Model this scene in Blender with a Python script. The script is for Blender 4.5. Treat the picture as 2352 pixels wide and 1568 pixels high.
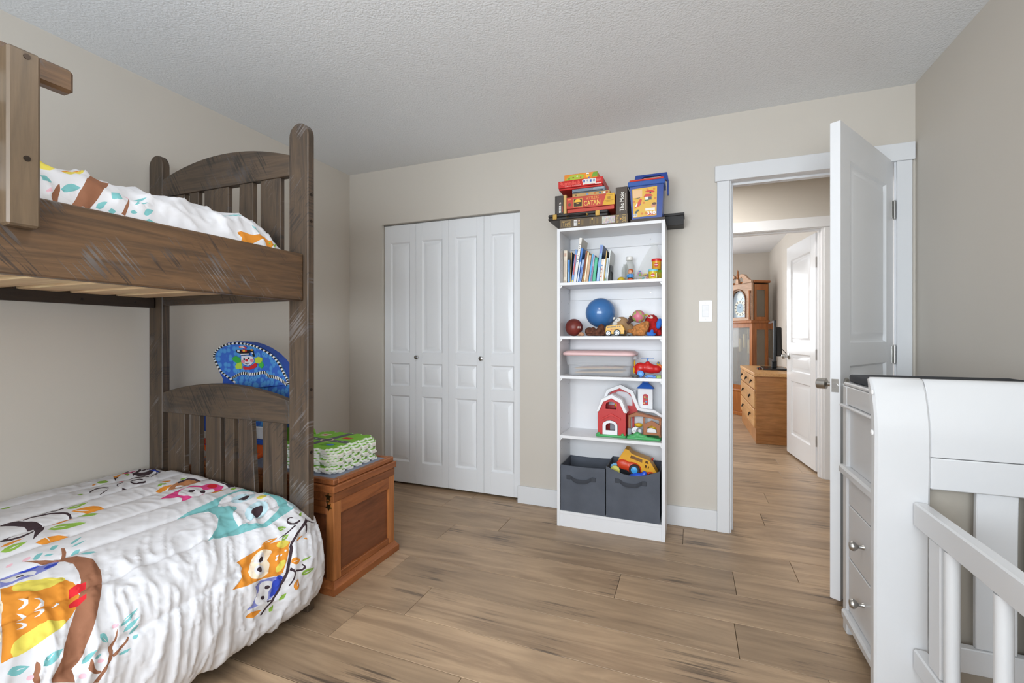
import bpy, bmesh, math, random
import numpy as np
from mathutils import Vector, Matrix, Euler
from mathutils.geometry import delaunay_2d_cdt

for _o in list(bpy.data.objects):
    bpy.data.objects.remove(_o, do_unlink=True)
SC = bpy.context.scene
COL = SC.collection
PI = math.pi
random.seed(4)

# ---------------------------------------------------------------- camera, world, light, exposure
cam_data = bpy.data.cameras.new('camera')
cam_data.sensor_width = 36.0
cam_data.lens = 36.0 * 1038.0 / 2352.0
cam_data.shift_y = -11.0 / 2352.0
cam_data.clip_start = 0.02
camera = bpy.data.objects.new('camera', cam_data)
camera.location = (2.549, -2.915, 1.14)
camera.rotation_euler = (PI / 2, 0, math.radians(21.4))
COL.objects.link(camera)
SC.camera = camera

world = bpy.data.worlds.new('sky'); SC.world = world; world.use_nodes = True
world.node_tree.nodes['Background'].inputs[0].default_value = (0.80, 0.88, 1.0, 1)
world.node_tree.nodes['Background'].inputs[1].default_value = 1.0

def area(name, loc, rot, sx, sy, power, col):
    l = bpy.data.lights.new(name, 'AREA'); l.shape = 'RECTANGLE'; l.size = sx; l.size_y = sy; l.energy = power; l.color = col
    o = bpy.data.objects.new(name, l); o.location = loc; o.rotation_euler = rot; COL.objects.link(o); return o
# daylight in the bedroom windows (behind the camera), in the far bedroom's window, the bedroom ceiling lamp's own light, and added fills for hall and far bedroom
area('window_daylight', (2.02, -4.45, 1.36), (PI / 2, 0, 0), 2.5, 1.34, 150, (0.84, 0.925, 1.0))
area('far_room_daylight', (1.95, 4.96, 1.55), (-PI / 2, 0, 0), 1.3, 1.2, 30, (0.95, 0.975, 1.0))
area('far_room_side_fill', (.97, 3.3, 1.5), (PI / 2, 0, -PI / 2), 1.5, 1.2, 45, (0.95, 0.975, 1.0))  # added fill from the unseen left side, brightens clock, dresser and television
def bulb(name, loc, power, r, col):
    l = bpy.data.lights.new(name, 'POINT'); l.energy = power; l.shadow_soft_size = r; l.color = col
    o = bpy.data.objects.new(name, l); o.location = loc; COL.objects.link(o); return o
def lamp(name, loc, power, size, col):
    l = bpy.data.lights.new(name, 'AREA'); l.shape = 'DISK'; l.size = size; l.energy = power; l.color = col
    o = bpy.data.objects.new(name, l); o.location = loc; COL.objects.link(o); return o
lamp('ceiling_lamp_light', (2.0, -2.15, 2.362), 6.5, .30, (1.0, 0.95, 0.89))
bulb('ceiling_lamp_bulb', (2.0, -2.15, 2.25), 3.5, .13, (1.0, 0.95, 0.89))
lamp('hall_fill_light', (2.6, 0.72, 2.42), 21, .30, (1.0, 0.985, 0.96))  # added fill without a fixture, brightens the hall

SC.view_settings.view_transform = 'Standard'
SC.view_settings.look = 'None'
SC.view_settings.gamma = 1.0
SC.view_settings.use_curve_mapping = False
SC.view_settings.exposure = -0.15
SC.cycles.diffuse_bounces = 5
SC.cycles.glossy_bounces = 3
SC.cycles.transmission_bounces = 4
SC.cycles.transparent_max_bounces = 10
SC.cycles.max_bounces = 7
SC.cycles.use_adaptive_sampling = True
SC.cycles.adaptive_threshold = 0.08
SC.cycles.adaptive_min_samples = 16
SC.cycles.sample_clamp_indirect = 6.0
SC.cycles.caustics_reflective = False
SC.cycles.caustics_refractive = False

# ---------------------------------------------------------------- materials
def lin(c):
    return tuple((v / 255 / 12.92) if v / 255 <= .04045 else ((v / 255 + .055) / 1.055) ** 2.4 for v in c) + (1,)
MATS = {}
def new_mat(name):
    m = bpy.data.materials.new(name); m.use_nodes = True
    nt = m.node_tree; return m, nt, nt.nodes['Principled BSDF']
def mat(c, rough=.5, metal=0, bump=0, bscale=200, var=0, vscale=8, spec=.5, trans=0, alpha=1, emit=0, coat=0, ior=1.45):
    key = (tuple(c), rough, metal, bump, bscale, var, vscale, spec, trans, alpha, emit, coat)
    if key in MATS: return MATS[key]
    m, nt, b = new_mat('m_%02x%02x%02x_%d' % (int(c[0]), int(c[1]), int(c[2]), len(MATS)))
    N, L = nt.nodes, nt.links
    b.inputs['Base Color'].default_value = lin(c); b.inputs['Roughness'].default_value = rough; b.inputs['Metallic'].default_value = metal
    b.inputs['Specular IOR Level'].default_value = spec; b.inputs['Transmission Weight'].default_value = trans; b.inputs['Alpha'].default_value = alpha
    b.inputs['IOR'].default_value = ior; b.inputs['Coat Weight'].default_value = coat
    if emit:
        b.inputs['Emission Color'].default_value = lin(c); b.inputs['Emission Strength'].default_value = emit
    tc = N.new('ShaderNodeTexCoord')
    if bump or var:
        nz = N.new('ShaderNodeTexNoise'); nz.inputs['Scale'].default_value = bscale; nz.inputs['Detail'].default_value = 4
        L.new(tc.outputs['Object'], nz.inputs['Vector'])
    if bump:
        bp = N.new('ShaderNodeBump'); bp.inputs['Strength'].default_value = bump; bp.inputs['Distance'].default_value = .004
        L.new(nz.outputs['Fac'], bp.inputs['Height']); L.new(bp.outputs['Normal'], b.inputs['Normal'])
    if var:
        n2 = N.new('ShaderNodeTexNoise'); n2.inputs['Scale'].default_value = vscale; n2.inputs['Detail'].default_value = 5
        L.new(tc.outputs['Object'], n2.inputs['Vector'])
        r = N.new('ShaderNodeValToRGB'); r.color_ramp.elements[0].position = .3; r.color_ramp.elements[1].position = .7
        r.color_ramp.elements[0].color = lin([max(0, v * (1 - var)) for v in c]); r.color_ramp.elements[1].color = lin([min(255, v * (1 + var)) for v in c])
        L.new(n2.outputs['Fac'], r.inputs['Fac']); L.new(r.outputs['Color'], b.inputs['Base Color'])
    MATS[key] = m
    return m
def wood(name, stops, axis, stretch=14, scale=3.2, rough=.5, fine=.35, saw=0, saw_ax=None, bump=.12, crack=0, rnd=True, coat=0, saw_deg=28, saw_th=.305, saw_cols=((38, 34, 33), (150, 146, 146))):
    """procedural timber: grain runs along axis (0 x, 1 y, 2 z); saw = circular saw marks, crack = dark checks"""
    m, nt, b = new_mat(name); N, L = nt.nodes, nt.links
    def node(t, **kw):
        n = N.new(t)
        for k, v in kw.items(): setattr(n, k, v)
        return n
    tc = node('ShaderNodeTexCoord'); src = tc.outputs['Object']
    if rnd:
        oi = node('ShaderNodeObjectInfo'); mu = node('ShaderNodeVectorMath', operation='MULTIPLY_ADD')
        cb = node('ShaderNodeCombineXYZ')
        L.new(oi.outputs['Random'], cb.inputs[0]); L.new(oi.outputs['Random'], cb.inputs[1]); L.new(oi.outputs['Random'], cb.inputs[2])
        L.new(cb.outputs[0], mu.inputs[0]); mu.inputs[1].default_value = (37, 53, 71); L.new(src, mu.inputs[2]); src = mu.outputs[0]
    sc = [scale * stretch] * 3; sc[axis] = scale
    mp = node('ShaderNodeMapping'); mp.inputs['Scale'].default_value = sc; L.new(src, mp.inputs['Vector'])
    n1 = node('ShaderNodeTexNoise'); n1.inputs['Scale'].default_value = .35; n1.inputs['Detail'].default_value = 6; n1.inputs['Roughness'].default_value = .62; n1.inputs['Distortion'].default_value = 1.4
    L.new(mp.outputs[0], n1.inputs['Vector'])
    r = node('ShaderNodeValToRGB'); el = r.color_ramp.elements
    pos = np.linspace(.28, .72, len(stops))
    while len(el) < len(stops): el.new(.5)
    for e, p, c in zip(el, pos, stops): e.position = p; e.color = lin(c)
    L.new(n1.outputs['Fac'], r.inputs['Fac']); col = r.outputs['Color']
    n2 = node('ShaderNodeTexNoise'); n2.inputs['Scale'].default_value = 2.2; n2.inputs['Detail'].default_value = 4; n2.inputs['Distortion'].default_value = .6
    L.new(mp.outputs[0], n2.inputs['Vector'])
    mx = node('ShaderNodeMix', data_type='RGBA', blend_type='OVERLAY'); mx.inputs[0].default_value = fine
    L.new(col, mx.inputs[6]); L.new(n2.outputs['Fac'], mx.inputs[7]); col = mx.outputs[2]
    hgt = n2.outputs['Fac']
    n5 = node('ShaderNodeTexNoise'); n5.inputs['Scale'].default_value = 2.3; n5.inputs['Detail'].default_value = 2
    L.new(src, n5.inputs['Vector'])
    hs = node('ShaderNodeMix', data_type='RGBA', blend_type='OVERLAY'); hs.inputs[0].default_value = .3
    L.new(col, hs.inputs[6]); L.new(n5.outputs['Fac'], hs.inputs[7]); col = hs.outputs[2]
    if crack:
        s3 = [60] * 3; s3[axis] = 1.5
        m3 = node('ShaderNodeMapping'); m3.inputs['Scale'].default_value = s3; L.new(src, m3.inputs['Vector'])
        n3 = node('ShaderNodeTexNoise'); n3.inputs['Scale'].default_value = 1.0; n3.inputs['Detail'].default_value = 4; n3.inputs['Distortion'].default_value = .8; n3.inputs['Roughness'].default_value = .6
        n7 = node('ShaderNodeTexNoise'); n7.inputs['Scale'].default_value = 3.2; n7.inputs['Detail'].default_value = 1; L.new(src, n7.inputs['Vector'])
        mk = node('ShaderNodeMath', operation='MULTIPLY'); L.new(n3.outputs['Fac'], mk.inputs[0]); L.new(n7.outputs['Fac'], mk.inputs[1])
        vk = node('ShaderNodeTexVoronoi'); mk2 = node('ShaderNodeMapping'); sv = [9] * 3; sv[axis] = 2.3; mk2.inputs['Scale'].default_value = sv; L.new(src, mk2.inputs['Vector']); L.new(mk2.outputs[0], vk.inputs['Vector']); vk.inputs['Scale'].default_value = 1.0
        rk_ = node('ShaderNodeMapRange'); rk_.inputs[1].default_value = .0; rk_.inputs[2].default_value = .13; rk_.inputs[3].default_value = .16; rk_.inputs[4].default_value = 0; L.new(vk.outputs['Distance'], rk_.inputs[0])
        ak = node('ShaderNodeMath', operation='ADD'); L.new(mk.outputs[0], ak.inputs[0]); L.new(rk_.outputs[0], ak.inputs[1])
        L.new(m3.outputs[0], n3.inputs['Vector'])
        r3 = node('ShaderNodeValToRGB'); r3.color_ramp.elements[0].position = .343; r3.color_ramp.elements[0].color = (0, 0, 0, 1)
        r3.color_ramp.elements[1].position = .445; r3.color_ramp.elements[1].color = (crack, crack, crack, 1)
        L.new(ak.outputs[0], r3.inputs['Fac'])
        mc = node('ShaderNodeMix', data_type='RGBA'); L.new(r3.outputs['Color'], mc.inputs[0]); L.new(col, mc.inputs[6]); mc.inputs[7].default_value = lin((62, 52, 46)); col = mc.outputs[2]
    if saw:
        u, v = saw_ax   # across-board direction mix
        ms = node('ShaderNodeMapping'); rot = [0, 0, 0]; rot[3 - u - v] = math.radians(saw_deg)
        ms.inputs['Rotation'].default_value = rot; L.new(src, ms.inputs['Vector'])
        s4 = [5, 5, 5]; s4[u] = 150
        ms2 = node('ShaderNodeMapping'); ms2.inputs['Scale'].default_value = s4; L.new(ms.outputs[0], ms2.inputs['Vector'])
        n4 = node('ShaderNodeTexNoise'); n4.inputs['Scale'].default_value = 1.0; n4.inputs['Detail'].default_value = 2
        L.new(ms2.outputs[0], n4.inputs['Vector'])
        msk = node('ShaderNodeTexNoise'); msk.inputs['Scale'].default_value = 7; msk.inputs['Detail'].default_value = 2; L.new(src, msk.inputs['Vector'])
        ml = node('ShaderNodeMath', operation='MULTIPLY'); L.new(n4.outputs['Fac'], ml.inputs[0]); L.new(msk.outputs['Fac'], ml.inputs[1])
        r4 = node('ShaderNodeValToRGB'); r4.color_ramp.elements[0].position = saw_th; r4.color_ramp.elements[0].color = (0, 0, 0, 1)
        r4.color_ramp.elements[1].position = saw_th + .06; r4.color_ramp.elements[1].color = (saw, saw, saw, 1)
        L.new(ml.outputs[0], r4.inputs['Fac'])
        n6 = node('ShaderNodeTexNoise'); n6.inputs['Scale'].default_value = 5; L.new(src, n6.inputs['Vector'])
        rc = node('ShaderNodeValToRGB'); rc.color_ramp.elements[0].position = .46; rc.color_ramp.elements[0].color = lin(saw_cols[0])
        rc.color_ramp.elements[1].position = .62; rc.color_ramp.elements[1].color = lin(saw_cols[1]); L.new(n6.outputs['Fac'], rc.inputs['Fac'])
        mc = node('ShaderNodeMix', data_type='RGBA'); L.new(r4.outputs['Color'], mc.inputs[0]); L.new(col, mc.inputs[6]); L.new(rc.outputs['Color'], mc.inputs[7]); col = mc.outputs[2]
        hh = node('ShaderNodeMath', operation='SUBTRACT'); L.new(hgt, hh.inputs[0]); L.new(r4.outputs['Color'], hh.inputs[1]); hgt = hh.outputs[0]
    if rnd:
        hv = node('ShaderNodeHueSaturation'); ma = node('ShaderNodeMapRange'); ma.inputs[3].default_value = .88; ma.inputs[4].default_value = 1.1
        L.new(oi.outputs['Random'], ma.inputs[0]); L.new(ma.outputs[0], hv.inputs['Value']); L.new(col, hv.inputs['Color']); col = hv.outputs['Color']
    L.new(col, b.inputs['Base Color'])
    bp = node('ShaderNodeBump'); bp.inputs['Strength'].default_value = bump; bp.inputs['Distance'].default_value = .003
    L.new(hgt, bp.inputs['Height']); L.new(bp.outputs['Normal'], b.inputs['Normal'])
    b.inputs['Roughness'].default_value = rough; b.inputs['Coat Weight'].default_value = coat; b.inputs['Coat Roughness'].default_value = .2
    return m
def print_mat(name, attr='print', rough=.85, bump=.05, bscale=500):
    m, nt, b = new_mat(name); N, L = nt.nodes, nt.links
    a = N.new('ShaderNodeAttribute'); a.attribute_name = attr; L.new(a.outputs['Color'], b.inputs['Base Color'])
    tc = N.new('ShaderNodeTexCoord'); nz = N.new('ShaderNodeTexNoise'); nz.inputs['Scale'].default_value = bscale; L.new(tc.outputs['Object'], nz.inputs['Vector'])
    bp = N.new('ShaderNodeBump'); bp.inputs['Strength'].default_value = bump; bp.inputs['Distance'].default_value = .002
    L.new(nz.outputs['Fac'], bp.inputs['Height']); L.new(bp.outputs['Normal'], b.inputs['Normal'])
    b.inputs['Roughness'].default_value = rough; b.inputs['Specular IOR Level'].default_value = .2
    return m

# ---------------------------------------------------------------- mesh building
class MB:
    def __init__(self): self.v = []; self.f = []; self.m = []
    def raw(self, verts, faces, m=0, M=None):
        o = len(self.v)
        if M is not None: verts = [M @ Vector(p) for p in verts]
        self.v += [tuple(p) for p in verts]
        for q in faces: self.f.append(tuple(i + o for i in q)); self.m.append(m)
        return self
    def bm(self, bm, m=0, M=None):
        bm.verts.index_update()
        r = self.raw([v.co.copy() for v in bm.verts], [[v.index for v in f.verts] for f in bm.faces], m, M); bm.free(); return r
    def box(self, x0, x1, y0, y1, z0, z1, bev=0, m=0, M=None, seg=1):
        V = [(x0, y0, z0), (x1, y0, z0), (x1, y1, z0), (x0, y1, z0), (x0, y0, z1), (x1, y0, z1), (x1, y1, z1), (x0, y1, z1)]
        Fc = [(0, 3, 2, 1), (4, 5, 6, 7), (0, 1, 5, 4), (1, 2, 6, 5), (2, 3, 7, 6), (3, 0, 4, 7)]
        if not bev: return self.raw(V, Fc, m, M)
        b = bmesh.new(); vs = [b.verts.new(p) for p in V]
        for q in Fc: b.faces.new([vs[i] for i in q])
        bmesh.ops.bevel(b, geom=b.edges[:], offset=bev, segments=seg, affect='EDGES', profile=.5)
        return self.bm(b, m, M)
    def prism(self, poly, axis, a, b, m=0, M=None, bev=0):
        """polygon in the plane normal to axis (axis 0: (y,z), 1: (x,z), 2: (x,y)), extruded from a to b"""
        n = len(poly)
        def p3(q, d): return (d, q[0], q[1]) if axis == 0 else (q[0], d, q[1]) if axis == 1 else (q[0], q[1], d)
        V = [p3(q, a) for q in poly] + [p3(q, b) for q in poly]
        Fc = [tuple(range(n)), tuple(range(2 * n - 1, n - 1, -1))] + [(i, i + n, (i + 1) % n + n, (i + 1) % n) for i in range(n)]
        bb = bmesh.new(); vs = [bb.verts.new(p) for p in V]
        for q in Fc: bb.faces.new([vs[i] for i in q])
        bmesh.ops.recalc_face_normals(bb, faces=bb.faces[:])
        if bev:
            ed = [e for e in bb.edges if len(e.link_faces) == 2 and e.calc_face_angle() > .6]
            bmesh.ops.bevel(bb, geom=ed, offset=bev, segments=1, affect='EDGES')
        return self.bm(bb, m, M)
    def lathe(self, prof, n=20, m=0, M=None):
        """profile of (radius, height) turned about z"""
        V = []; Fc = []
        for r, z in prof:
            for k in range(n): V.append((r * math.cos(2 * PI * k / n), r * math.sin(2 * PI * k / n), z))
        for i in range(len(prof) - 1):
            for k in range(n): Fc.append((i * n + k, i * n + (k + 1) % n, (i + 1) * n + (k + 1) % n, (i + 1) * n + k))
        if prof[0][0] > 1e-6: Fc.append(tuple(range(n - 1, -1, -1)))
        if prof[-1][0] > 1e-6: Fc.append(tuple((len(prof) - 1) * n + k for k in range(n)))
        return self.raw(V, Fc, m, M)
    def cyl(self, p0, p1, r0, r1=None, n=16, m=0, bev=0):
        p0 = Vector(p0); p1 = Vector(p1); r1 = r0 if r1 is None else r1; d = p1 - p0; L = d.length
        M = Matrix.Translation(p0) @ d.to_track_quat('Z', 'Y').to_matrix().to_4x4()
        pr = [(r0, 0), (r1, L)] if not bev else [(r0 - bev, 0), (r0, bev), (r1, L - bev), (r1 - bev, L)]
        return self.lathe(pr, n, m, M)
    def tube(self, pts, r, n=8, m=0, closed=False, seg_mats=None):
        P = [Vector(p) for p in pts]; N = len(P); V = []; Fc = []; up = Vector((0, 0, 1)); ms = []
        prev = None
        for i, p in enumerate(P):
            a = P[(i - 1) % N] if closed or i > 0 else p; c = P[(i + 1) % N] if closed or i < N - 1 else p
            t = (c - a).normalized()
            u = (prev - t * prev.dot(t)) if prev is not None else (up - t * up.dot(t))
            if u.length < 1e-4: u = Vector((1, 0, 0)) - t * t.x
            u.normalize(); prev = u; w = t.cross(u); rr = r[i] if hasattr(r, '__len__') else r
            for k in range(n):
                an = 2 * PI * k / n; V.append(p + (u * math.cos(an) + w * math.sin(an)) * rr)
        for i in range(N if closed else N - 1):
            j = (i + 1) % N
            for k in range(n): Fc.append((i * n + k, i * n + (k + 1) % n, j * n + (k + 1) % n, j * n + k)); ms.append(seg_mats[i] if seg_mats else m)
        if not closed:
            Fc.append(tuple(range(n - 1, -1, -1))); Fc.append(tuple((N - 1) * n + k for k in range(n))); ms += [m, m]
        o = len(self.m); self.raw(V, Fc, m); self.m[o:] = ms
        return self
    def ell(self, c, r, rot=(0, 0, 0), n=16, m=0, squash=None, half=0):
        b = bmesh.new(); bmesh.ops.create_uvsphere(b, u_segments=n, v_segments=max(6, n * 2 // 3), radius=1)
        r = (r, r, r) if not hasattr(r, '__len__') else r
        M = Matrix.Translation(c) @ Euler(rot).to_matrix().to_4x4() @ Matrix.Diagonal((*r, 1))
        return self.bm(b, m, M)
    def blob(self, balls, vox=.006, m=0, fuzz=0, seed=1):
        """one continuous skin around a set of ellipsoids (centre, radii, rotation), for soft toys"""
        lo = np.array([1e9] * 3); hi = -lo; inv = []
        for c, r, rot in balls:
            r = (r, r, r) if not hasattr(r, '__len__') else r; R = np.array(Euler(rot).to_matrix())
            e = max(r); lo = np.minimum(lo, np.array(c) - e); hi = np.maximum(hi, np.array(c) + e); inv.append((np.array(c), np.array(r), R))
        b = bmesh.new()
        for c, r, rot in balls:
            r = (r, r, r) if not hasattr(r, '__len__') else r
            bmesh.ops.create_uvsphere(b, u_segments=14, v_segments=10, radius=1, matrix=Matrix.Translation(c) @ Euler(rot).to_matrix().to_4x4() @ Matrix.Diagonal((*r, 1)))
        me = bpy.data.meshes.new('tmp'); b.to_mesh(me); b.free(); o = bpy.data.objects.new('tmp', me); COL.objects.link(o)
        md = o.modifiers.new('r', 'REMESH'); md.mode = 'VOXEL'; md.voxel_size = vox; md.adaptivity = 0
        sm = o.modifiers.new('s', 'SMOOTH'); sm.iterations = 6; sm.factor = .5
        dg = bpy.context.evaluated_depsgraph_get(); ev = o.evaluated_get(dg); mm = bpy.data.meshes.new_from_object(ev)
        V = [v.co.copy() for v in mm.vertices]
        if fuzz:
            rd = random.Random(seed); nn = [v.normal.copy() for v in mm.vertices]
            V = [p + q * fuzz * (math.sin(p.x * 260 + seed) * math.sin(p.z * 230 + p.y * 170) + .5 * rd.uniform(-1, 1)) for p, q in zip(V, nn)]
        self.raw(V, [tuple(p.vertices) for p in mm.polygons], m)
        bpy.data.objects.remove(o); bpy.data.meshes.remove(me); bpy.data.meshes.remove(mm)
        return self
    def grid(self, P, m=0, closed_u=False):
        """P: array (n,k,3) of points"""
        n, k = P.shape[:2]; V = [tuple(p) for p in P.reshape(-1, 3)]; Fc = []
        for i in range(n if closed_u else n - 1):
            for j in range(k - 1): Fc.append((i * k + j, ((i + 1) % n) * k + j, ((i + 1) % n) * k + j + 1, i * k + j + 1))
        return self.raw(V, Fc, m)
    def build(self, name, mats, parent=None, smooth=35, local=False, mod=None):
        if not isinstance(mats, (list, tuple)): mats = [mats]
        me = bpy.data.meshes.new(name)
        off = Vector((0, 0, 0))
        if parent is not None and not local: off = ORG.get(parent.name, Vector((0, 0, 0)))
        V = np.array(self.v, dtype=float) - np.array(off)
        loc = None
        if parent is None:
            lo = V.min(0); hi = V.max(0); loc = np.array([(lo[0] + hi[0]) / 2, (lo[1] + hi[1]) / 2, lo[2]]); V = V - loc
        me.from_pydata(V.tolist(), [], self.f)
        for m in mats: me.materials.append(m)
        if len(mats) > 1: me.polygons.foreach_set('material_index', self.m)
        me.validate()
        if smooth:
            me.polygons.foreach_set('use_smooth', [True] * len(me.polygons)); me.set_sharp_from_angle(angle=math.radians(smooth))
        me.update()
        o = bpy.data.objects.new(name, me); COL.objects.link(o)
        if parent is not None: o.parent = parent; ORG[o.name] = off
        else: o.location = loc; ORG[o.name] = Vector(loc)
        return o
ORG = {}
def thing(name, label, cat, loc=(0, 0, 0), rz=0, group=None):
    o = bpy.data.objects.new(name, None); COL.objects.link(o); o.location = loc; o.rotation_euler = (0, 0, rz); o.empty_display_size = .05
    ORG[o.name] = Vector(loc); tag(o, label, cat, group); return o
def tag(o, label, cat=None, group=None):
    o['label'] = label
    if cat: o['category'] = cat
    if group: o['group'] = group
    return o
def struct(o, label=None):
    o['kind'] = 'structure'
    if label: o['label'] = label
    return o
def B(x0, x1, y0, y1, z0, z1, bev=0): return MB().box(x0, x1, y0, y1, z0, z1, bev)
def child_copy(src, parent, loc=None, name=None):
    c = src.copy(); COL.objects.link(c); c.parent = parent
    if loc is not None: c.location = loc
    if name: c.name = name
    return c
def text(parent, body, box, y, m, name='lettering', rot=0, bold=.0, normal=(0, -1, 0), local=False, depth=.0004, keep=False):
    """flat lettering on a face that looks to -y: box = (x0, x1, z0, z1); rot in quarter turns (1 = reads upward)"""
    cu = bpy.data.curves.new('t', 'FONT'); cu.body = body; cu.size = 1; cu.offset = bold; cu.extrude = .01; cu.resolution_u = 3
    o = bpy.data.objects.new('t', cu); COL.objects.link(o)
    dg = bpy.context.evaluated_depsgraph_get(); mm = bpy.data.meshes.new_from_object(o.evaluated_get(dg))
    V = np.array([v.co[:] for v in mm.vertices]); F_ = [tuple(p.vertices) for p in mm.polygons]
    bpy.data.objects.remove(o); bpy.data.curves.remove(cu); bpy.data.meshes.remove(mm)
    if rot == 1: V = np.stack([-V[:, 1], V[:, 0], V[:, 2]], 1)
    if rot == 3: V = np.stack([V[:, 1], -V[:, 0], V[:, 2]], 1)
    lo = V.min(0); hi = V.max(0); x0, x1, z0, z1 = box
    sx = (x1 - x0) / (hi[0] - lo[0]); sz = (z1 - z0) / (hi[1] - lo[1])
    if keep: sx = sz = min(sx, sz)
    W = np.stack([x0 + (V[:, 0] - lo[0]) * sx, np.where(V[:, 2] > 0, y - depth, y + depth * .5), z0 + (V[:, 1] - lo[1]) * sz], 1)
    return MB().raw([tuple(p) for p in W], F_).build(name, m, parent, smooth=0, local=local)
def decal(parent, name, poly, y, m, d=.0005, local=False):
    """a thin printed patch on a face that looks to -y"""
    return MB().prism(poly, 1, y - d, y + d * .3).build(name, m, parent, smooth=0, local=local)
def rect(x0, x1, z0, z1): return [(x0, z0), (x1, z0), (x1, z1), (x0, z1)]
def circ(cx, cz, rx, rz=None, n=16, a0=0, a1=2 * PI):
    rz = rx if rz is None else rz
    return [(cx + rx * math.cos(a0 + (a1 - a0) * k / n), cz + rz * math.sin(a0 + (a1 - a0) * k / n)) for k in range(n)]
def rrect(x0, x1, z0, z1, r, n=4):
    P = []
    for cx, cz, a in ((x1 - r, z0 + r, -PI / 2), (x1 - r, z1 - r, 0), (x0 + r, z1 - r, PI / 2), (x0 + r, z0 + r, PI)):
        for k in range(n + 1): P.append((cx + r * math.cos(a + PI / 2 * k / n), cz + r * math.sin(a + PI / 2 * k / n)))
    return P
# ---------------------------------------------------------------- bedding surfaces (metres on the cloth -> room)
def vnoise(x, y, seed=0):
    xi = np.floor(x); yi = np.floor(y); fx = x - xi; fy = y - yi
    def h(a, b):
        v = np.sin(a * 127.1 + b * 311.7 + seed * 74.7) * 43758.5453
        return v - np.floor(v)
    fx = fx * fx * (3 - 2 * fx); fy = fy * fy * (3 - 2 * fy)
    a = h(xi, yi); b = h(xi + 1, yi); c = h(xi, yi + 1); d = h(xi + 1, yi + 1)
    return (a * (1 - fx) + b * fx) * (1 - fy) + (c * (1 - fx) + d * fx) * fy - 0.5
def sstep(a, b, v):
    q = np.clip((v - a) / (b - a), 0, 1); return q * q * (3 - 2 * q)
def spline(ctrl, n=12):
    P = [np.array(p, float) for p in ctrl]; P = [2 * P[0] - P[1]] + P + [2 * P[-1] - P[-2]]; out = []
    for i in range(1, len(P) - 2):
        for k in range(n):
            q = k / n
            out.append(0.5 * (2 * P[i] + (P[i + 1] - P[i - 1]) * q + (2 * P[i - 1] - 5 * P[i] + 4 * P[i + 1] - P[i + 2]) * q * q
                              + (3 * P[i] - P[i - 1] - 3 * P[i + 1] + P[i + 2]) * q ** 3))
    out.append(P[-2]); return np.array(out)
def arc(pts):
    return np.concatenate([[0], np.cumsum(np.linalg.norm(np.diff(pts, axis=0), axis=1))])
LOW = spline([(.022, .40), (.03, .46), (.06, .492), (.3, .512), (.55, .503), (.8, .478), (.95, .455), (1.04, .425), (1.10, .37),
              (1.14, .29), (1.152, .2), (1.145, .12), (1.12, .078), (1.09, .085), (1.085, .15)])
LOWA = arc(LOW)
STITCH = []   # (s0, slope) of each quilting line, s = s0 + slope * t
def low_bed(s, t, full=True):
    """the lower comforter: s runs from the wall over the top and down the room side, t from the headboard to the foot"""
    x = np.interp(s, LOWA, LOW[:, 0]); z = np.interp(s, LOWA, LOW[:, 1])
    s_edge = 1.08
    w = sstep(s_edge + .03, s_edge + .11, s)
    tt = np.maximum(t, 0)
    y = -1.502 - t + w * .078 * (1 - sstep(0, .3, tt))
    hem = sstep(1.3, 1.5, s)
    e = np.clip(1 - tt / .13, 0, 1)
    bulge = w * np.exp(-((tt - .11) / .1) ** 2) * .022
    x = x + bulge - w * .05 * e ** 2.2
    z = z - (1 - w) * .012 * np.clip(1 - tt / .04, 0, 1) ** 2 + .026 * np.exp(-((s - 1.05) / .13) ** 2) * np.exp(-(tt / .15) ** 2)
    z = z + hem * w * .05 * e ** 2
    fl = np.clip(-t, 0, 1)                               # the end edge turned down
    z = z - fl * 1.6; y = y + fl * .75 * (1 - w) ; x = x - w * fl * .8
    if full:
        # quilting channels, folds and creases
        lim = sstep(0.02, 0.10, s) * (1 - sstep(1.58, 1.64, s)) * sstep(-.02, .03, t)
        side = sstep(.85, 1.1, s)
        puff = np.zeros_like(s); 
        if STITCH:
            d = np.min([np.abs(s - (a + b * t)) for a, b in STITCH], axis=0)
            puff = .006 * (1 - np.exp(-(d / .03) ** 2)) - .007 * np.exp(-(d / .008) ** 2)
        wq = vnoise(s * 6, t * 5, 31); q = s * 8 + t * 3.5 + wq * 1.6; r = t * 23 - s * 9 + vnoise(s * 4, t * 4, 37) * 3.2
        f1 = 1 - np.abs(vnoise(q * .5, r * .62, 3)) * 2
        f2 = 1 - np.abs(vnoise(q * 1.0, r * 1.35, 7)) * 2
        f4 = 1 - np.abs(vnoise(q * 2.1, r * 2.6, 23)) * 2
        f3 = vnoise(s * 45 + t * 20, t * 55, 11)
        big = vnoise(s * 4, t * 5, 5)
        near = .35 + .65 * np.exp(-((tt - .12) / .25) ** 2)
        h = puff + side * (f1 ** 3 * .011 + f2 ** 4 * .008 + f4 ** 5 * .004 - .009) + big * .008 + f3 * .0016
        h = h + (1 - side) * (f2 ** 5 * .0035 * near) + (1 - side) * vnoise(s * 30, t * 7, 9) * .003
        h = h * lim
        ds = 2e-3
        x2 = np.interp(s + ds, LOWA, LOW[:, 0]); z2 = np.interp(s + ds, LOWA, LOW[:, 1])
        x1 = np.interp(s - ds, LOWA, LOW[:, 0]); z1 = np.interp(s - ds, LOWA, LOW[:, 1])
        tx = x2 - x1; tz = z2 - z1; L = np.hypot(tx, tz) + 1e-9
        x = x - tz / L * h; z = z + tx / L * h
    return np.stack([x, y, z], -1)
UPP = spline([(.07, 1.50), (.075, 1.59), (.12, 1.635), (.35, 1.65), (.62, 1.65), (.80, 1.638), (.90, 1.614), (.965, 1.572), (1.0, 1.52), (1.008, 1.46), (1.005, 1.40)])
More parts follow.
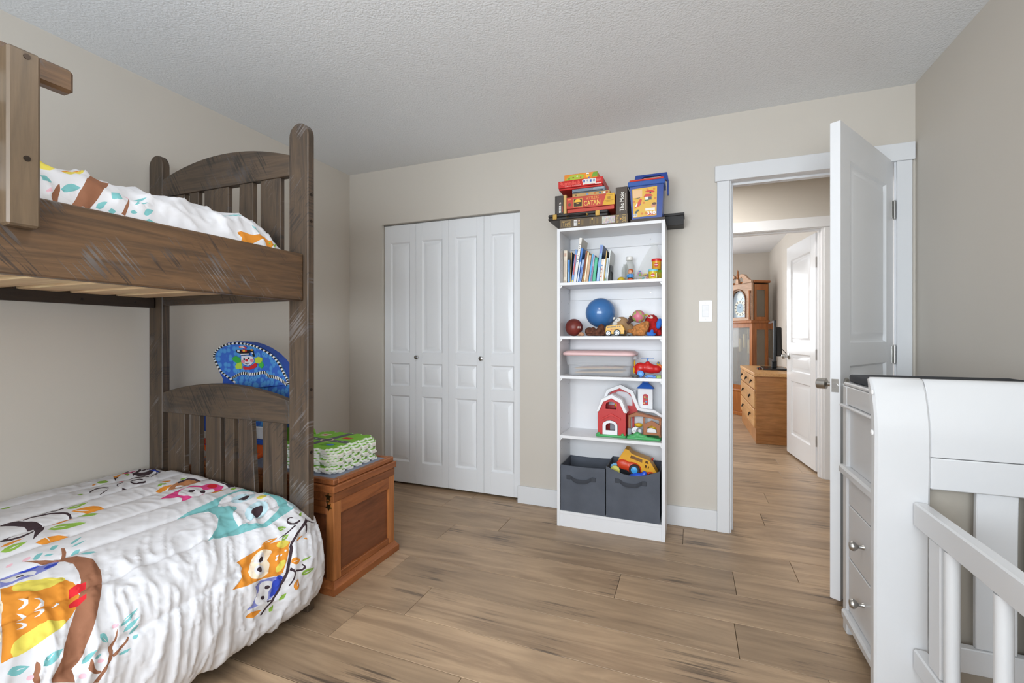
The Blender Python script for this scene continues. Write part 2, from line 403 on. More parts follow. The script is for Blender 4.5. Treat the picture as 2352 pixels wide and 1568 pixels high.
UPPA = arc(UPP)
def up_bed(s, t, full=True):
    x = np.interp(s, UPPA, UPP[:, 0]); z = np.interp(s, UPPA, UPP[:, 1])
    tt = np.maximum(t, 0)
    y = -1.515 - t
    e = np.clip(1 - tt / .16, 0, 1)
    z = z - (z - 1.44) * .75 * e ** 2.0
    z = z - np.clip(-t, 0, 1) * 1.5
    if full:
        lim = sstep(.03, .1, s) * (1 - sstep(UPPA[-1] - .12, UPPA[-1] - .05, s))
        side = sstep(.75, .95, s)
        f1 = 1 - np.abs(vnoise(s * 7 + t * 2, t * 13 - s * 4, 13)) * 2
        f2 = 1 - np.abs(vnoise(s * 15 + t * 5, t * 30 - s * 8, 17)) * 2
        h = lim * (side * (f1 ** 3 * .024 + f2 ** 4 * .012 - .014) + vnoise(s * 4, t * 4, 19) * .014)
        z = z + h * .8; x = x + h * .3 * side
    return np.stack([x, y, z], -1)
# printed motifs, outlines in millimetres on the cloth (across, along)
PRINT_LOW = """
te 865,326 847,247 842,185 829,136 817,70 816,0 916,24 1012,16 1060,8 1100,8 1115,29 1120,93 1125,165 1109,225 1091,271 1073,323 1070,354 1054,324 1024,285 986,255 946,238 911,241 886,262 870,288
wh 893,189 880,180 865,165 852,150 844,136 840,122 837,107 834,92 833,76 834,61 841,48 850,36 857,23 872,16 916,32 932,32 948,32 964,40 941,19 954,30 960,38 966,42 977,43 989,42 1003,42 1018,44 1034,47 1047,50 1056,53 1064,56 1072,60 1079,67 1086,76 1091,86 1096,99 1099,113 1102,127 1104,140 1106,152 1106,165 1103,176 1097,187 1091,196 1084,203 1075,208 1068,212 1063,216 1060,220 1054,222 1043,221 1029,218 1015,214 1004,208 993,202 983,194 974,182 967,169 959,159 950,158 941,161 933,165 927,170 922,176 916,182 910,187 902,190
pb 922,48 938,64 947,82 950,101 945,118 936,132 922,140 906,142 890,136 876,123 865,105 860,84 861,64 869,48 883,39 902,39
pb 1040,87 1056,99 1067,114 1073,133 1074,151 1070,168 1060,179 1047,183 1030,179 1012,167 997,149 987,128 984,108 990,92 1003,83 1021,82
dk 909,117 902,112 894,103 888,95 885,87 884,79 886,73 890,68 897,65 904,65 911,68 917,73 923,79 928,86 931,94 933,101 932,107 929,113 925,116 920,119 915,119
dk 1037,159 1030,154 1023,145 1018,136 1015,129 1013,121 1014,115 1017,110 1023,107 1029,105 1036,107 1042,111 1048,116 1051,122 1054,129 1056,136 1057,142 1057,147 1055,152 1050,156 1043,160
ye 982,45 990,54 990,67 985,77 975,82 964,80 956,70 955,57 960,46 970,41
pb 1085,33 1078,27 1070,17 1058,0 1068,8 1068,0 1076,0 1084,0 1092,0 1100,0 1087,-9 1107,6 1110,16 1110,25 1106,31 1100,34 1092,35
or 1190,316 1187,286 1184,252 1177,221 1184,184 1204,152 1233,167 1262,182 1291,199 1293,213 1280,251 1275,290 1273,318 1264,358 1254,335 1242,319 1223,307 1216,301 1202,307
cr 1222,275 1216,271 1207,267 1200,261 1196,254 1192,247 1190,239 1190,231 1192,223 1194,216 1198,211 1202,207 1207,205 1211,205 1215,207 1219,210 1222,214 1226,220 1229,224 1234,224 1239,222 1245,222 1251,224 1258,228 1264,232 1269,237 1273,243 1275,250 1275,258 1273,266 1270,275 1266,282 1261,288 1255,292 1250,293 1244,292 1239,291 1234,288 1230,283 1227,280 1224,277
wh 1206,226 1212,226 1218,227 1224,231 1228,237 1230,243 1229,249 1225,254 1220,258 1214,259 1208,257 1202,253 1198,247 1197,240 1197,234 1201,229
wh 1241,242 1247,241 1253,243 1259,246 1262,251 1264,258 1263,264 1259,270 1254,274 1248,275 1242,274 1236,270 1233,264 1231,258 1232,251 1236,246
dk 1213,230 1219,230 1224,233 1226,239 1226,244 1222,248 1216,248 1211,244 1209,238 1210,233
dk 1242,248 1247,248 1252,252 1255,257 1254,263 1250,267 1244,267 1240,264 1237,258 1238,252
ye 1204,157 1209,159 1212,163 1213,168 1213,175 1210,181 1207,186 1202,189 1197,190 1192,188 1189,184 1188,179 1188,172 1190,166 1194,161 1199,158
ye 1255,184 1259,184 1265,186 1271,190 1276,195 1280,202 1282,208 1282,212 1279,216 1275,216 1269,214 1264,210 1258,204 1254,198 1252,192 1253,187
wh 1228,195 1230,195 1233,197 1235,200 1232,202 1229,200 1228,197
wh 1231,184 1233,184 1236,186 1238,189 1235,191 1232,189 1230,186
wh 1223,169 1225,169 1228,171 1230,174 1227,176 1224,174 1222,171
wh 1238,200 1243,202 1245,205 1242,207 1239,205 1237,202
or 1176,230 1180,221 1181,213 1181,204 1179,196 1176,186 1172,177 1170,185 1168,193 1167,202 1168,211 1170,220
pw 1290,285 1282,264 1288,236 1293,219 1303,209 1325,213 1351,223 1360,236 1355,260 1356,288 1352,317 1344,298 1320,285 1306,280
wh 1311,271 1305,269 1298,268 1294,266 1291,261 1290,255 1291,249 1294,242 1298,235 1303,229 1308,226 1313,225 1318,225 1321,227 1324,231 1326,234 1328,237 1330,239 1333,241 1338,241 1344,241 1350,242 1354,244 1357,249 1359,254 1359,261 1358,270 1355,277 1351,282 1345,286 1339,288 1332,288 1326,287 1321,284 1317,280 1315,275
dk 1317,236 1320,237 1322,240 1321,244 1318,249 1314,251 1310,250 1308,247 1309,242 1312,238
dk 1342,254 1345,254 1347,258 1346,262 1343,267 1338,270 1335,269 1333,266 1334,261 1337,256
db 1305,224 1303,216 1306,209 1310,203 1316,203 1324,205 1332,208 1339,210 1346,213 1351,218 1354,224 1354,232 1353,237 1349,238 1344,236 1337,233 1326,231 1313,228
db 1309,199 1313,201 1313,206 1310,212 1303,217 1297,218 1293,216 1293,211 1297,205 1303,200
dk 1163,57 1172,95 1185,130 1205,150 1234,166 1266,180 1295,193 1325,208 1349,220 1371,242 1396,270 1399,264 1373,233 1353,215 1321,197 1291,181 1256,166 1217,149 1193,130 1182,102 1174,66
dk 1157,82 1157,90 1157,98 1156,104 1154,108 1150,110 1147,111 1145,109 1143,106 1141,103 1140,98 1139,92 1139,88 1142,87 1142,80 1137,80 1136,82 1135,88 1136,95 1138,102 1141,109 1145,115 1150,118 1154,118 1158,115 1161,110 1162,104 1162,96 1162,88
dk 1162,110 1164,124 1168,137 1170,148 1173,159 1175,170 1178,179 1177,170 1176,160 1174,149 1171,138 1168,126 1166,113
dk 1171,85 1179,92 1187,96 1194,98 1199,98 1202,98 1205,98 1203,95 1200,94 1196,92 1189,90 1182,85 1175,77
dk 1176,68 1207,23 1173,63
dk 1293,181 1298,177 1302,173 1306,171 1311,171 1317,172 1323,175 1330,178 1337,183 1345,188 1347,186 1341,180 1334,175 1328,171 1322,168 1315,166 1307,165 1299,168 1292,172 1286,175
dk 1307,165 1311,158 1314,151 1316,144 1316,138 1313,134 1309,132 1303,134 1298,137 1294,140 1297,142 1301,140 1305,137 1307,138 1309,141 1310,145 1308,151 1304,158 1301,165
dk 1364,249 1368,226 1357,250
gr 1148,158 1154,158 1158,156 1159,151 1158,146 1157,139 1156,132 1152,133 1148,134 1145,137 1144,142 1145,148
gr 1187,174 1190,169 1190,164 1189,160 1186,156 1182,152 1178,148 1177,152 1176,156 1176,161 1177,165 1181,170
gr 1284,141 1287,135 1288,130 1288,124 1288,118 1287,113 1287,107 1284,113 1283,120 1282,126 1281,131 1282,136
gr 1329,150 1336,141 1339,132 1340,124 1338,116 1336,109 1333,101 1327,112 1322,122 1319,130 1319,138 1322,145
gr 1378,215 1381,209 1381,204 1380,201 1376,198 1372,195 1367,193 1366,198 1366,203 1366,207 1368,211 1371,214
gr 1404,240 1406,235 1405,231 1402,229 1398,228 1392,228 1387,228 1387,232 1388,236 1389,239 1392,241 1397,241
gr 784,59 791,59 795,56 795,51 794,45 791,37 785,28 782,31 778,35 776,39 776,44 778,50
gr 517,94 525,94 530,92 531,87 529,82 526,75 522,68 517,70 512,72 508,74 507,79 510,85
gr 1150,62 1151,58 1151,53 1150,47 1148,41 1145,34 1141,26 1141,32 1141,38 1142,44 1143,49 1146,55
gr 512,182 522,181 527,178 528,172 527,166 524,158 521,150 514,152 508,155 504,159 503,165 505,172
or 1272,171 1281,166 1285,161 1286,156 1284,152 1280,148 1275,144 1269,150 1264,154 1261,159 1260,164 1264,168
or 1369,171 1370,164 1367,159 1362,157 1355,157 1346,157 1337,158 1338,164 1341,169 1344,173 1350,175 1357,175
or 1211,133 1212,129 1212,125 1210,121 1208,118 1206,114 1203,111 1203,115 1203,120 1204,124 1205,127 1208,130
or 1216,106 1220,106 1222,105 1225,101 1226,98 1226,95 1224,96 1221,97 1218,98 1216,103
or 1376,319 1383,307 1387,296 1388,286 1387,278 1384,271 1381,264 1376,274 1372,284 1369,294 1368,304 1370,312
or 484,151 494,151 501,148 506,144 508,139 509,133 510,127 502,129 495,131 488,134 484,138 482,144
or 569,222 576,214 577,204 575,191 569,177 561,161 552,145 549,155 547,166 546,178 549,191 556,205
or 757,127 766,121 771,112 772,102 770,89 767,76 762,61 756,69 751,78 747,87 746,98 749,111
wh 1152,154 1154,151 1155,147 1156,143 1156,138 1154,141 1153,144 1152,148
wh 1330,143 1332,135 1333,128 1333,120 1333,112 1331,121 1329,129 1329,136
wh 1273,167 1274,164 1275,161 1275,158 1274,155 1273,158 1272,161 1272,164
wh 1359,167 1356,164 1353,163 1348,162 1344,162 1347,164 1350,165 1354,166
wh 1172,216 1173,210 1174,204 1173,198 1172,192 1171,197 1171,203 1171,209
wh 1185,170 1185,166 1184,162 1182,159 1180,155 1180,159 1181,162 1182,166
hp 678,274 659,229 646,188 638,147 634,115 663,97 663,62 690,50 727,45 744,75 752,115 755,151 751,184 744,207 749,237 723,216 708,222 697,245
wh 679,204 671,198 663,191 656,182 649,170 644,157 642,145 644,136 650,128 656,122 664,117 672,114 680,112 690,115 701,119 709,119 714,112 716,101 719,92 723,89 727,88 732,90 736,94 740,100 743,109 745,120 746,133 746,145 748,154 748,162 747,169 742,175 735,180 728,185 722,190 716,196 710,201 704,204 698,207 693,209 688,209 684,207
dk 694,147 700,154 702,162 699,169 692,173 684,171 678,165 676,156 679,149 686,145
dk 722,122 729,128 732,136 731,143 726,146 719,144 712,138 709,130 710,123 715,120
rd 707,60 715,70 716,82 708,91 695,94 682,90 674,80 673,68 681,58 694,55
mb 581,182 569,171 557,152 548,134 542,120 539,107 539,96 543,86 550,77 558,70 569,63 582,57 593,56 603,60 612,69 616,78 613,86 607,96 603,107 606,123 613,140 617,154 620,161 621,165 618,169 608,176 594,183
wh 594,111 600,116 605,125 606,135 605,144 602,153 596,158 589,160 582,158 576,153 571,145 569,135 570,125 574,116 580,111 587,109
dk 553,124 550,109 547,93 548,80 554,71 565,65 576,60 585,56 595,53 605,48 612,40 617,30 621,19 634,15 656,17 676,17 690,15 702,10 708,3 719,1 732,2 780,32 772,24 764,24 748,24 740,32 732,32 716,32 700,32 676,32 660,32 636,32 596,16 599,32 593,40 584,44 573,47 563,51 552,56 541,62 534,71 533,85 536,101 538,117
dk 447,626 476,593 529,571 565,571 597,576 626,590 658,618 683,640 622,611 593,603 577,609 546,607 516,617 477,637
dk 484,585 484,574 483,563 484,553 488,542 494,531 501,521 511,513 523,506 534,501 544,498 552,498 560,498 569,500 580,503 592,506 584,497 572,494 559,490 545,488 534,488 526,490 517,493 506,499 495,506 486,515 479,525 475,537 472,549 472,560 474,571 476,582
dk 470,532 474,521 478,510 481,500 482,491 482,484 482,476 465,469 467,478 469,487 470,496 469,507 467,519 466,530
dk 254,200 220,176 183,149 151,126 129,107 115,93 94,74 102,70 188,104 188,96 156,80 148,88 140,88 140,96 140,104 148,120 148,128 180,152 151,147 189,174
dk 250,129 240,118 230,107 219,95 205,82 191,70 180,58 169,45 156,30 164,25 244,56 210,26 205,5 260,40 236,40 212,40 204,48 204,56 204,64 130,33 147,48 162,62 174,74 184,85 193,96 202,107
dk 240,117 251,115 263,114 271,110 276,102 278,93 277,82 272,70 264,58 256,46 249,31 261,29 300,40 292,32 276,40 276,48 206,18 228,40 235,52 238,62 236,71 232,79 225,85 214,87 199,86 182,85
dk 281,190 295,182 308,174 320,166 327,156 333,147 339,139 348,135 357,133 366,131 349,121 340,123 330,125 321,130 315,138 310,148 303,157 292,166 279,174 265,182
dk 376,160 365,167 353,174 346,181 350,190 361,200 382,211 395,212 406,210 415,204 418,195 418,183 417,172 402,164 402,176 403,188 400,196 392,202 381,204 372,203 366,197 362,189 368,182 379,175 390,168
dk 378,251 369,249 362,248 355,240 349,229 343,217 332,212 337,223 342,234 349,243 367,253 381,257 391,260
dk 427,264 437,246 431,243 412,257
dk 377,349 364,337 351,325 342,315 340,307 344,300 349,294 356,290 366,287 374,284 358,276 349,279 340,282 332,286 327,292 323,299 325,308 336,320 351,333 365,345
dk 382,291 417,336 422,337 393,296
dk 376,127 356,102 334,75 316,49 291,18 348,32 372,32 340,32 340,48 298,40 316,66 338,93 359,119
dk 613,687 599,672 600,658 607,640 605,666 617,671 624,645 615,620 609,606 622,614 639,647 636,671 628,686 620,690
gr 635,585 659,579 674,568 682,555 686,540 685,523 683,505 665,514 648,525 634,536 626,550 626,566
gr 692,716 702,708 705,699 704,689 699,677 691,665 683,652 677,661 673,670 671,680 673,691 680,702
gr 494,473 506,467 510,458 509,447 504,434 497,421 488,406 481,414 476,423 473,433 474,445 481,458
gr 640,450 620,451 607,455 598,462 593,470 590,479 588,488 604,485 619,482 631,477 639,470 643,461
gr 453,535 458,531 459,526 458,521 455,515 451,508 447,501 444,505 442,510 442,515 443,521 446,527
gr 262,559 275,558 281,555 283,550 281,544 277,537 272,530 263,532 255,535 250,539 248,544 252,550
gr 206,244 229,248 242,246 246,242 246,234 242,224 236,214 220,214 205,214 193,216 188,221 191,230
gr 360,382 368,382 372,380 372,376 371,372 368,368 364,363 360,364 355,366 352,368 352,371 354,376
gr 178,122 201,131 214,134 220,134 220,130 217,126 213,120 197,115 182,110 170,107 164,107 165,112
gr 525,192 530,188 531,182 529,175 524,167 518,158 511,148 509,153 507,159 507,165 509,172 515,181
or 706,643 721,634 729,624 733,611 734,597 732,582 729,566 718,577 708,588 700,599 697,612 698,626
or 661,704 664,697 665,688 663,679 659,669 654,658 648,647 647,656 646,665 646,674 648,684 653,694
or 598,562 606,555 611,547 612,538 611,527 609,516 606,505 600,513 596,522 592,530 591,540 593,550
or 583,401 557,406 541,416 532,429 528,444 528,460 530,477 549,469 566,460 580,450 588,437 590,422
or 448,616 458,608 462,599 464,588 462,576 460,564 456,551 449,561 444,570 440,580 439,591 441,603
or 232,273 237,272 239,270 238,266 236,262 232,258 228,252 225,254 222,256 221,259 222,262 225,267
or 119,143 188,168 188,160 188,152 172,136 97,84 156,112 156,120 140,120 140,128 156,144 156,152
or 479,150 490,149 497,147 502,143 504,137 505,131 506,124 498,126 490,129 483,132 479,136 477,142
wh 634,574 644,568 650,562 655,554 658,546 650,552 642,558 636,565
wh 682,616 695,617 705,617 713,616 721,614 709,613 698,613 689,614
wh 533,468 545,462 554,456 561,448 566,440 555,446 545,452 538,459
wh 692,696 693,690 691,684 688,678 685,672 685,677 686,683 688,689
wh 488,454 493,450 495,446 495,440 495,435 491,439 488,443 487,448
hp 172,120 172,56 172,72 132,104
db 204,40 244,48 308,40 276,32
rd 303,218 314,219 320,218 323,215 322,210 320,205 318,199 310,199 303,200 297,202 295,205 296,211
te 802,603 803,597 801,590 796,583 790,575 783,567 776,559 777,566 779,572 782,580 787,587 793,594
te 820,607 821,601 821,594 819,587 816,579 812,572 808,564 808,570 808,577 810,584 812,592 815,599
te 862,631 866,627 866,622 863,616 858,609 851,602 843,595 842,600 841,605 842,610 845,616 851,623
te 903,582 893,585 886,590 881,596 878,603 876,610 875,617 883,613 890,608 897,603 901,597 904,590
te 790,645 796,643 798,640 797,636 794,632 788,626 782,621 779,624 776,626 775,630 776,634 781,639
te 815,669 820,666 822,663 824,660 824,656 823,651 822,647 819,650 816,653 813,656 812,660 812,664
te 814,693 818,690 819,685 816,680 811,675 804,669 797,663 795,667 794,671 795,676 798,681 804,686
or 911,795 917,771 935,742 952,716 977,692 1005,685 1042,690 1072,700 1102,719 1124,741 1140,766 1147,795 1154,827 1156,857 1158,878
ye 931,781 925,778 920,774 916,769 915,763 916,757 918,750 922,744 926,736 932,730 938,722 944,715 951,708 960,701 970,693 977,690 982,694 986,702 988,710 989,718 989,725 988,733 988,740 988,747 986,754 983,760 979,767 974,772 968,776 960,778 953,780 945,782 938,782
ye 1141,857 1136,855 1131,852 1126,848 1122,843 1118,836 1114,830 1112,823 1111,816 1110,809 1109,802 1108,795 1109,789 1110,782 1111,776 1114,770 1119,762 1124,755 1129,751 1133,753 1136,759 1140,766 1142,774 1145,782 1147,791 1150,802 1152,813 1154,823 1156,832 1157,840 1157,846 1158,851 1157,854 1156,857 1151,858 1148,858 1144,858
wh 991,793 997,784 1011,780 1022,784 1027,795 1024,804 1018,794 1013,788 1005,787
wh 1014,770 1020,761 1034,757 1044,761 1048,772 1045,781 1041,771 1036,765 1028,764
wh 1045,749 1050,742 1060,738 1068,741 1071,750 1068,758 1065,750 1062,745 1056,744
wh 1032,810 1038,802 1050,797 1060,801 1064,811 1061,820 1057,810 1053,805 1045,804
wh 1052,786 1058,777 1070,772 1079,776 1082,786 1079,795 1076,786 1072,780 1065,779
wh 1068,823 1073,815 1084,810 1092,812 1095,822 1092,831 1089,822 1086,817 1079,817
cr 996,821 1005,824 1012,828 1016,830 1013,833 1007,832 998,830 989,827 979,823 972,819 968,816 971,814 978,816 987,818
cr 1097,858 1103,860 1108,862 1111,864 1106,865 1100,864 1094,862 1087,860 1082,857 1078,855 1084,855 1090,856
br 803,712 836,674 844,660 864,652 838,637 806,625 813,620 834,625 862,640 883,625 913,613 951,610 1000,620 1042,636 1081,656 1139,690 1180,715 1214,738 1237,753 1245,765 1276,770 1251,806 1243,805 1217,787 1184,771 1148,750 1110,725 1064,697 1014,672 970,657 925,649 889,653 871,665 856,678
pi 853,676 866,654 873,659 860,678
pw 839,769 839,735 842,693 862,671 877,661 896,675 903,706 906,741 906,773 905,793
db 839,735 844,689 857,704 845,728
db 888,700 876,688 878,662 893,674 898,695
wh 851,773 848,767 847,759 847,751 850,745 855,739 860,734 864,728 870,722 875,718 880,716 884,715 889,715 894,718 899,722 901,726 899,731 894,736 891,742 891,747 892,752 893,758 893,764 892,770 889,775 884,777 878,778 871,778 864,777 856,776
dk 856,754 859,756 861,761 859,766 856,770 852,770 848,768 847,763 848,758 852,754
dk 884,738 887,740 888,745 885,749 880,752 875,752 871,749 871,745 873,740 878,738
rd 1026,703 1022,683 1029,667 1046,675 1052,692 1049,712
rd 1083,728 1073,710 1079,690 1093,696 1100,714 1096,732
te 1185,874 1193,868 1197,861 1198,854 1197,848 1194,842 1191,835 1185,842 1180,849 1177,855 1176,862 1178,868
te 1206,817 1210,809 1211,801 1208,794 1204,788 1197,782 1190,777 1188,785 1187,793 1188,800 1190,807 1196,813
te 1206,659 1206,650 1204,642 1200,634 1194,627 1188,619 1182,612 1184,621 1186,630 1189,638 1193,646 1198,653
te 1222,655 1223,647 1222,640 1219,633 1215,627 1210,621 1205,615 1206,623 1207,630 1208,638 1211,644 1216,650
te 1235,641 1236,636 1235,632 1232,628 1230,624 1226,621 1222,618 1223,623 1223,627 1225,632 1227,636 1230,639
te 1199,704 1207,707 1213,706 1218,704 1222,700 1225,696 1228,690 1221,690 1214,690 1209,691 1204,693 1200,697
te 1245,748 1247,742 1246,736 1244,732 1240,728 1235,724 1230,720 1230,726 1230,732 1231,737 1234,742 1238,746
te 1249,724 1251,720 1252,717 1251,714 1250,711 1248,708 1246,705 1245,708 1245,712 1244,715 1245,718 1246,721
te 1270,676 1273,670 1274,665 1274,660 1274,656 1272,651 1271,646 1269,652 1268,657 1267,662 1267,667 1268,672
te 1251,638 1253,635 1254,632 1253,629 1251,627 1248,625 1246,624 1245,627 1244,630 1244,633 1245,635 1247,637
wh 1186,858 1188,854 1188,850 1189,846 1189,841 1188,846 1186,850 1186,854
wh 1200,807 1198,803 1196,800 1192,796 1189,793 1191,797 1194,800 1197,804
wh 1210,700 1214,699 1218,697 1222,695 1225,692 1221,694 1217,696 1213,698
wh 1200,654 1198,647 1196,640 1192,634 1188,627 1191,634 1193,641 1196,648
br 1188,823 1193,820 1198,819 1201,819 1206,820 1210,821 1212,822 1215,824 1219,826 1226,826 1233,825 1238,826 1238,828 1235,832 1232,835 1228,836 1223,837 1219,837 1215,836 1212,834 1208,831 1201,828 1193,826
br 1300,736 1291,720 1274,704 1256,694 1241,691 1240,682 1252,684 1269,691 1288,708 1308,724
br 1248,684 1243,680 1238,676 1231,672 1223,670 1214,668 1205,666 1213,670 1221,673 1228,676 1232,680 1236,685 1240,690
br 1268,687 1266,680 1262,673 1259,666 1256,660 1252,654 1249,649 1246,646 1244,644 1241,642 1238,645 1240,647 1242,649 1244,652 1247,656 1250,662 1253,669 1256,675 1259,683 1262,690
br 1245,730 1248,729 1254,730 1260,729 1266,728 1271,727 1275,725 1279,722 1282,718 1284,716 1288,717 1288,720 1286,724 1282,730 1278,734 1274,737 1269,740 1265,741 1261,741 1258,739 1255,737 1251,735 1247,732
pf 1197,663 1201,664 1203,668 1202,672 1200,675 1197,677 1194,676 1192,672 1192,668 1194,665
pf 1261,706 1265,706 1266,709 1266,713 1264,717 1260,719 1257,718 1255,715 1256,711 1258,708
pf 1273,746 1277,747 1279,750 1278,754 1275,758 1271,761 1267,760 1265,757 1266,752 1269,748
pf 1216,833 1219,834 1221,837 1221,841 1219,844 1215,846 1212,845 1210,842 1211,838 1213,834
pf 797,728 802,731 806,736 807,741 806,744 803,745 798,743 794,738 793,732 794,729
pf 796,690 802,693 806,699 808,706 807,710 803,711 797,708 792,702 790,695 792,690
"""
PRINT_UP = """
ye 956,728 940,712 948,704 921,680 932,672 945,664 951,655 949,644 944,631 947,628 961,636 975,649 986,663 993,678 999,696 1003,711 1008,725 1010,738 1007,745 990,742 952,729
or 932,720 940,712 932,696 932,680 932,664 932,648 940,640 956,640 914,614 939,624 948,634 952,645 951,655 948,665 940,675 924,681 917,692 956,720 956,728 924,720 940,728
br 952,614 956,568 1023,606 1080,642 1117,665 1117,707 1076,684 1019,650
te 1043,755 1052,754 1057,752 1057,747 1055,742 1052,736 1047,730 1041,732 1035,734 1031,737 1030,741 1034,747
te 1060,715 1069,711 1072,705 1070,698 1066,689 1058,680 1050,671 1044,676 1039,681 1037,687 1040,695 1047,704
te 1045,600 1061,604 1069,604 1073,600 1074,594 1073,587 1071,580 1061,579 1050,578 1042,579 1037,582 1037,588
te 1038,545 1041,539 1041,532 1037,524 1032,515 1024,505 1015,494 1015,501 1015,508 1017,516 1022,525 1028,534
te 1067,546 1069,540 1069,534 1066,526 1062,518 1056,510 1050,501 1049,508 1049,515 1050,522 1053,529 1059,537
te 1096,528 1098,522 1097,516 1094,511 1088,506 1081,501 1072,496 1072,502 1073,508 1075,514 1079,519 1086,524
te 1109,649 1110,641 1107,636 1102,630 1096,626 1088,622 1079,617 1080,624 1083,630 1087,636 1092,642 1099,646
te 1107,619 1111,616 1112,613 1111,610 1110,606 1107,603 1104,599 1102,602 1100,605 1100,608 1100,612 1103,615
te 1094,563 1097,561 1098,558 1098,555 1097,552 1096,548 1093,544 1092,547 1090,550 1089,552 1089,555 1091,559
te 1114,524 1117,520 1118,515 1118,510 1116,505 1113,500 1110,495 1108,500 1107,504 1107,509 1107,514 1110,519
br 1046,715 1049,715 1057,716 1066,718 1077,722 1089,726 1099,728 1105,729 1109,730 1111,733 1109,736 1106,739 1102,740 1097,741 1091,740 1083,737 1074,733 1066,729 1057,724 1049,719
br 1044,555 1054,560 1064,564 1074,569 1084,575 1096,581 1106,587 1109,577 1098,573 1087,568 1075,563 1064,559 1054,556 1043,553
pf 1079,736 1082,738 1085,742 1085,746 1083,749 1080,749 1076,747 1074,743 1073,739 1075,736
pf 1027,546 1034,551 1038,557 1039,563 1036,566 1030,565 1024,560 1018,554 1017,548 1021,545
or 1067,210 1063,198 1062,180 1063,160 1063,141 1061,118 1052,95 1057,85 1060,80 1060,72 1060,64 1068,64 1068,56 1061,52 1086,70 1095,80 1098,86 1098,92 1090,96 1076,98 1070,103 1077,117 1087,133 1096,147 1104,159 1113,170 1119,179 1120,190 1117,201 1114,207 1107,207 1099,203 1091,201 1082,205 1073,211
gr 1060,80 1068,80 1068,72 1076,72 1076,80 1068,80 1060,80
gr 1067,57 1055,44 1084,56 1076,48 1084,56 1076,56 1068,56 1060,56 1076,64
te 956,240 964,232 972,216 942,180 972,176 972,160 980,144 964,152 948,160 940,176 940,192 932,208
te 980,144 996,136 1012,128 1028,120 1044,112 1052,104 1060,96 1052,104 1044,120 1028,128 1012,128 996,136
"""
STITCH += [(0.287, -0.114), (0.424, 0.03), (0.58, 0.0), (0.742, -0.027), (0.882, -0.049), (1.06, -0.016), (1.208, 0.046)]
# ---------------------------------------------------------------- the room
WALLC = (202, 195, 185)
def wall_mat():
    m, nt, b = new_mat('wall_paint'); N, L = nt.nodes, nt.links
    b.inputs['Base Color'].default_value = lin(WALLC); b.inputs['Roughness'].default_value = .55; b.inputs['Specular IOR Level'].default_value = .35
    tc = N.new('ShaderNodeTexCoord'); nz = N.new('ShaderNodeTexNoise'); nz.inputs['Scale'].default_value = 260; nz.inputs['Detail'].default_value = 2
    L.new(tc.outputs['Object'], nz.inputs['Vector']); bp = N.new('ShaderNodeBump'); bp.inputs['Strength'].default_value = .06; bp.inputs['Distance'].default_value = .002
    L.new(nz.outputs['Fac'], bp.inputs['Height']); L.new(bp.outputs['Normal'], b.inputs['Normal']); return m
def ceil_mat():
    m, nt, b = new_mat('ceiling_texture'); N, L = nt.nodes, nt.links
    b.inputs['Base Color'].default_value = lin((229, 231, 233)); b.inputs['Roughness'].default_value = .9; b.inputs['Specular IOR Level'].default_value = .15
    tc = N.new('ShaderNodeTexCoord'); nz = N.new('ShaderNodeTexNoise'); nz.inputs['Scale'].default_value = 90; nz.inputs['Detail'].default_value = 3; nz.inputs['Roughness'].default_value = .6
    vo = N.new('ShaderNodeTexVoronoi'); vo.inputs['Scale'].default_value = 110
    L.new(tc.outputs['Object'], nz.inputs['Vector']); L.new(tc.outputs['Object'], vo.inputs['Vector'])
    ad = N.new('ShaderNodeMath'); ad.operation = 'SUBTRACT'; L.new(nz.outputs['Fac'], ad.inputs[0])
    mu = N.new('ShaderNodeMath'); mu.operation = 'MULTIPLY'; mu.inputs[1].default_value = .5; L.new(vo.outputs['Distance'], mu.inputs[0]); L.new(mu.outputs[0], ad.inputs[1])
    bp = N.new('ShaderNodeBump'); bp.inputs['Strength'].default_value = .32; bp.inputs['Distance'].default_value = .008
    L.new(ad.outputs[0], bp.inputs['Height']); L.new(bp.outputs['Normal'], b.inputs['Normal']); return m
WALL = wall_mat(); CEIL = ceil_mat()
TRIM = mat((220, 221, 223), .38, spec=.5)
TRIM2 = mat((232, 232, 233), .5, spec=.5)
STEEL = mat((176, 174, 170), .3, 1.0)
CHROME = mat((190, 189, 187), .22, 1.0)
BLACK = mat((18, 18, 20), .5)

FLOORWOOD = wood('floor_oak', [(122, 101, 81), (157, 132, 106), (175, 148, 119), (149, 124, 99), (180, 153, 124)], 0, stretch=8, scale=1.6, rough=.42, fine=.26, bump=.06, crack=.75)
fl = struct(B(-.12, 4.6, -4.52, 5.12, -.06, -.0125).build('floor', mat((70, 58, 46), .8)), 'brown wood plank floor')
ROWW = .2175
JOINTS = {0: 1.46, 1: 2.716, 2: 2.244, 3: 1.225, 4: 1.504, 5: 2.517, 9: 3.056, 12: 3.255, 14: 3.295}
PL = 1.52; plank_full = None; rd = random.Random(11)
def plank(x0, x1, y0, parent=fl):
    global plank_full
    L = x1 - x0; full = abs(L - PL) < 1e-6
    if full and plank_full is not None:
        o = plank_full.copy(); COL.objects.link(o)
    else:
        o = MB().box(.0009, L - .0009, .0009, ROWW - .0009, -.0122, 0, .0011).build('plank', FLOORWOOD, parent, local=True, smooth=0)
        if full: plank_full = o
    o.parent = parent; o.location = (x0 - ORG['floor'].x, y0 - ORG['floor'].y, -ORG['floor'].z)
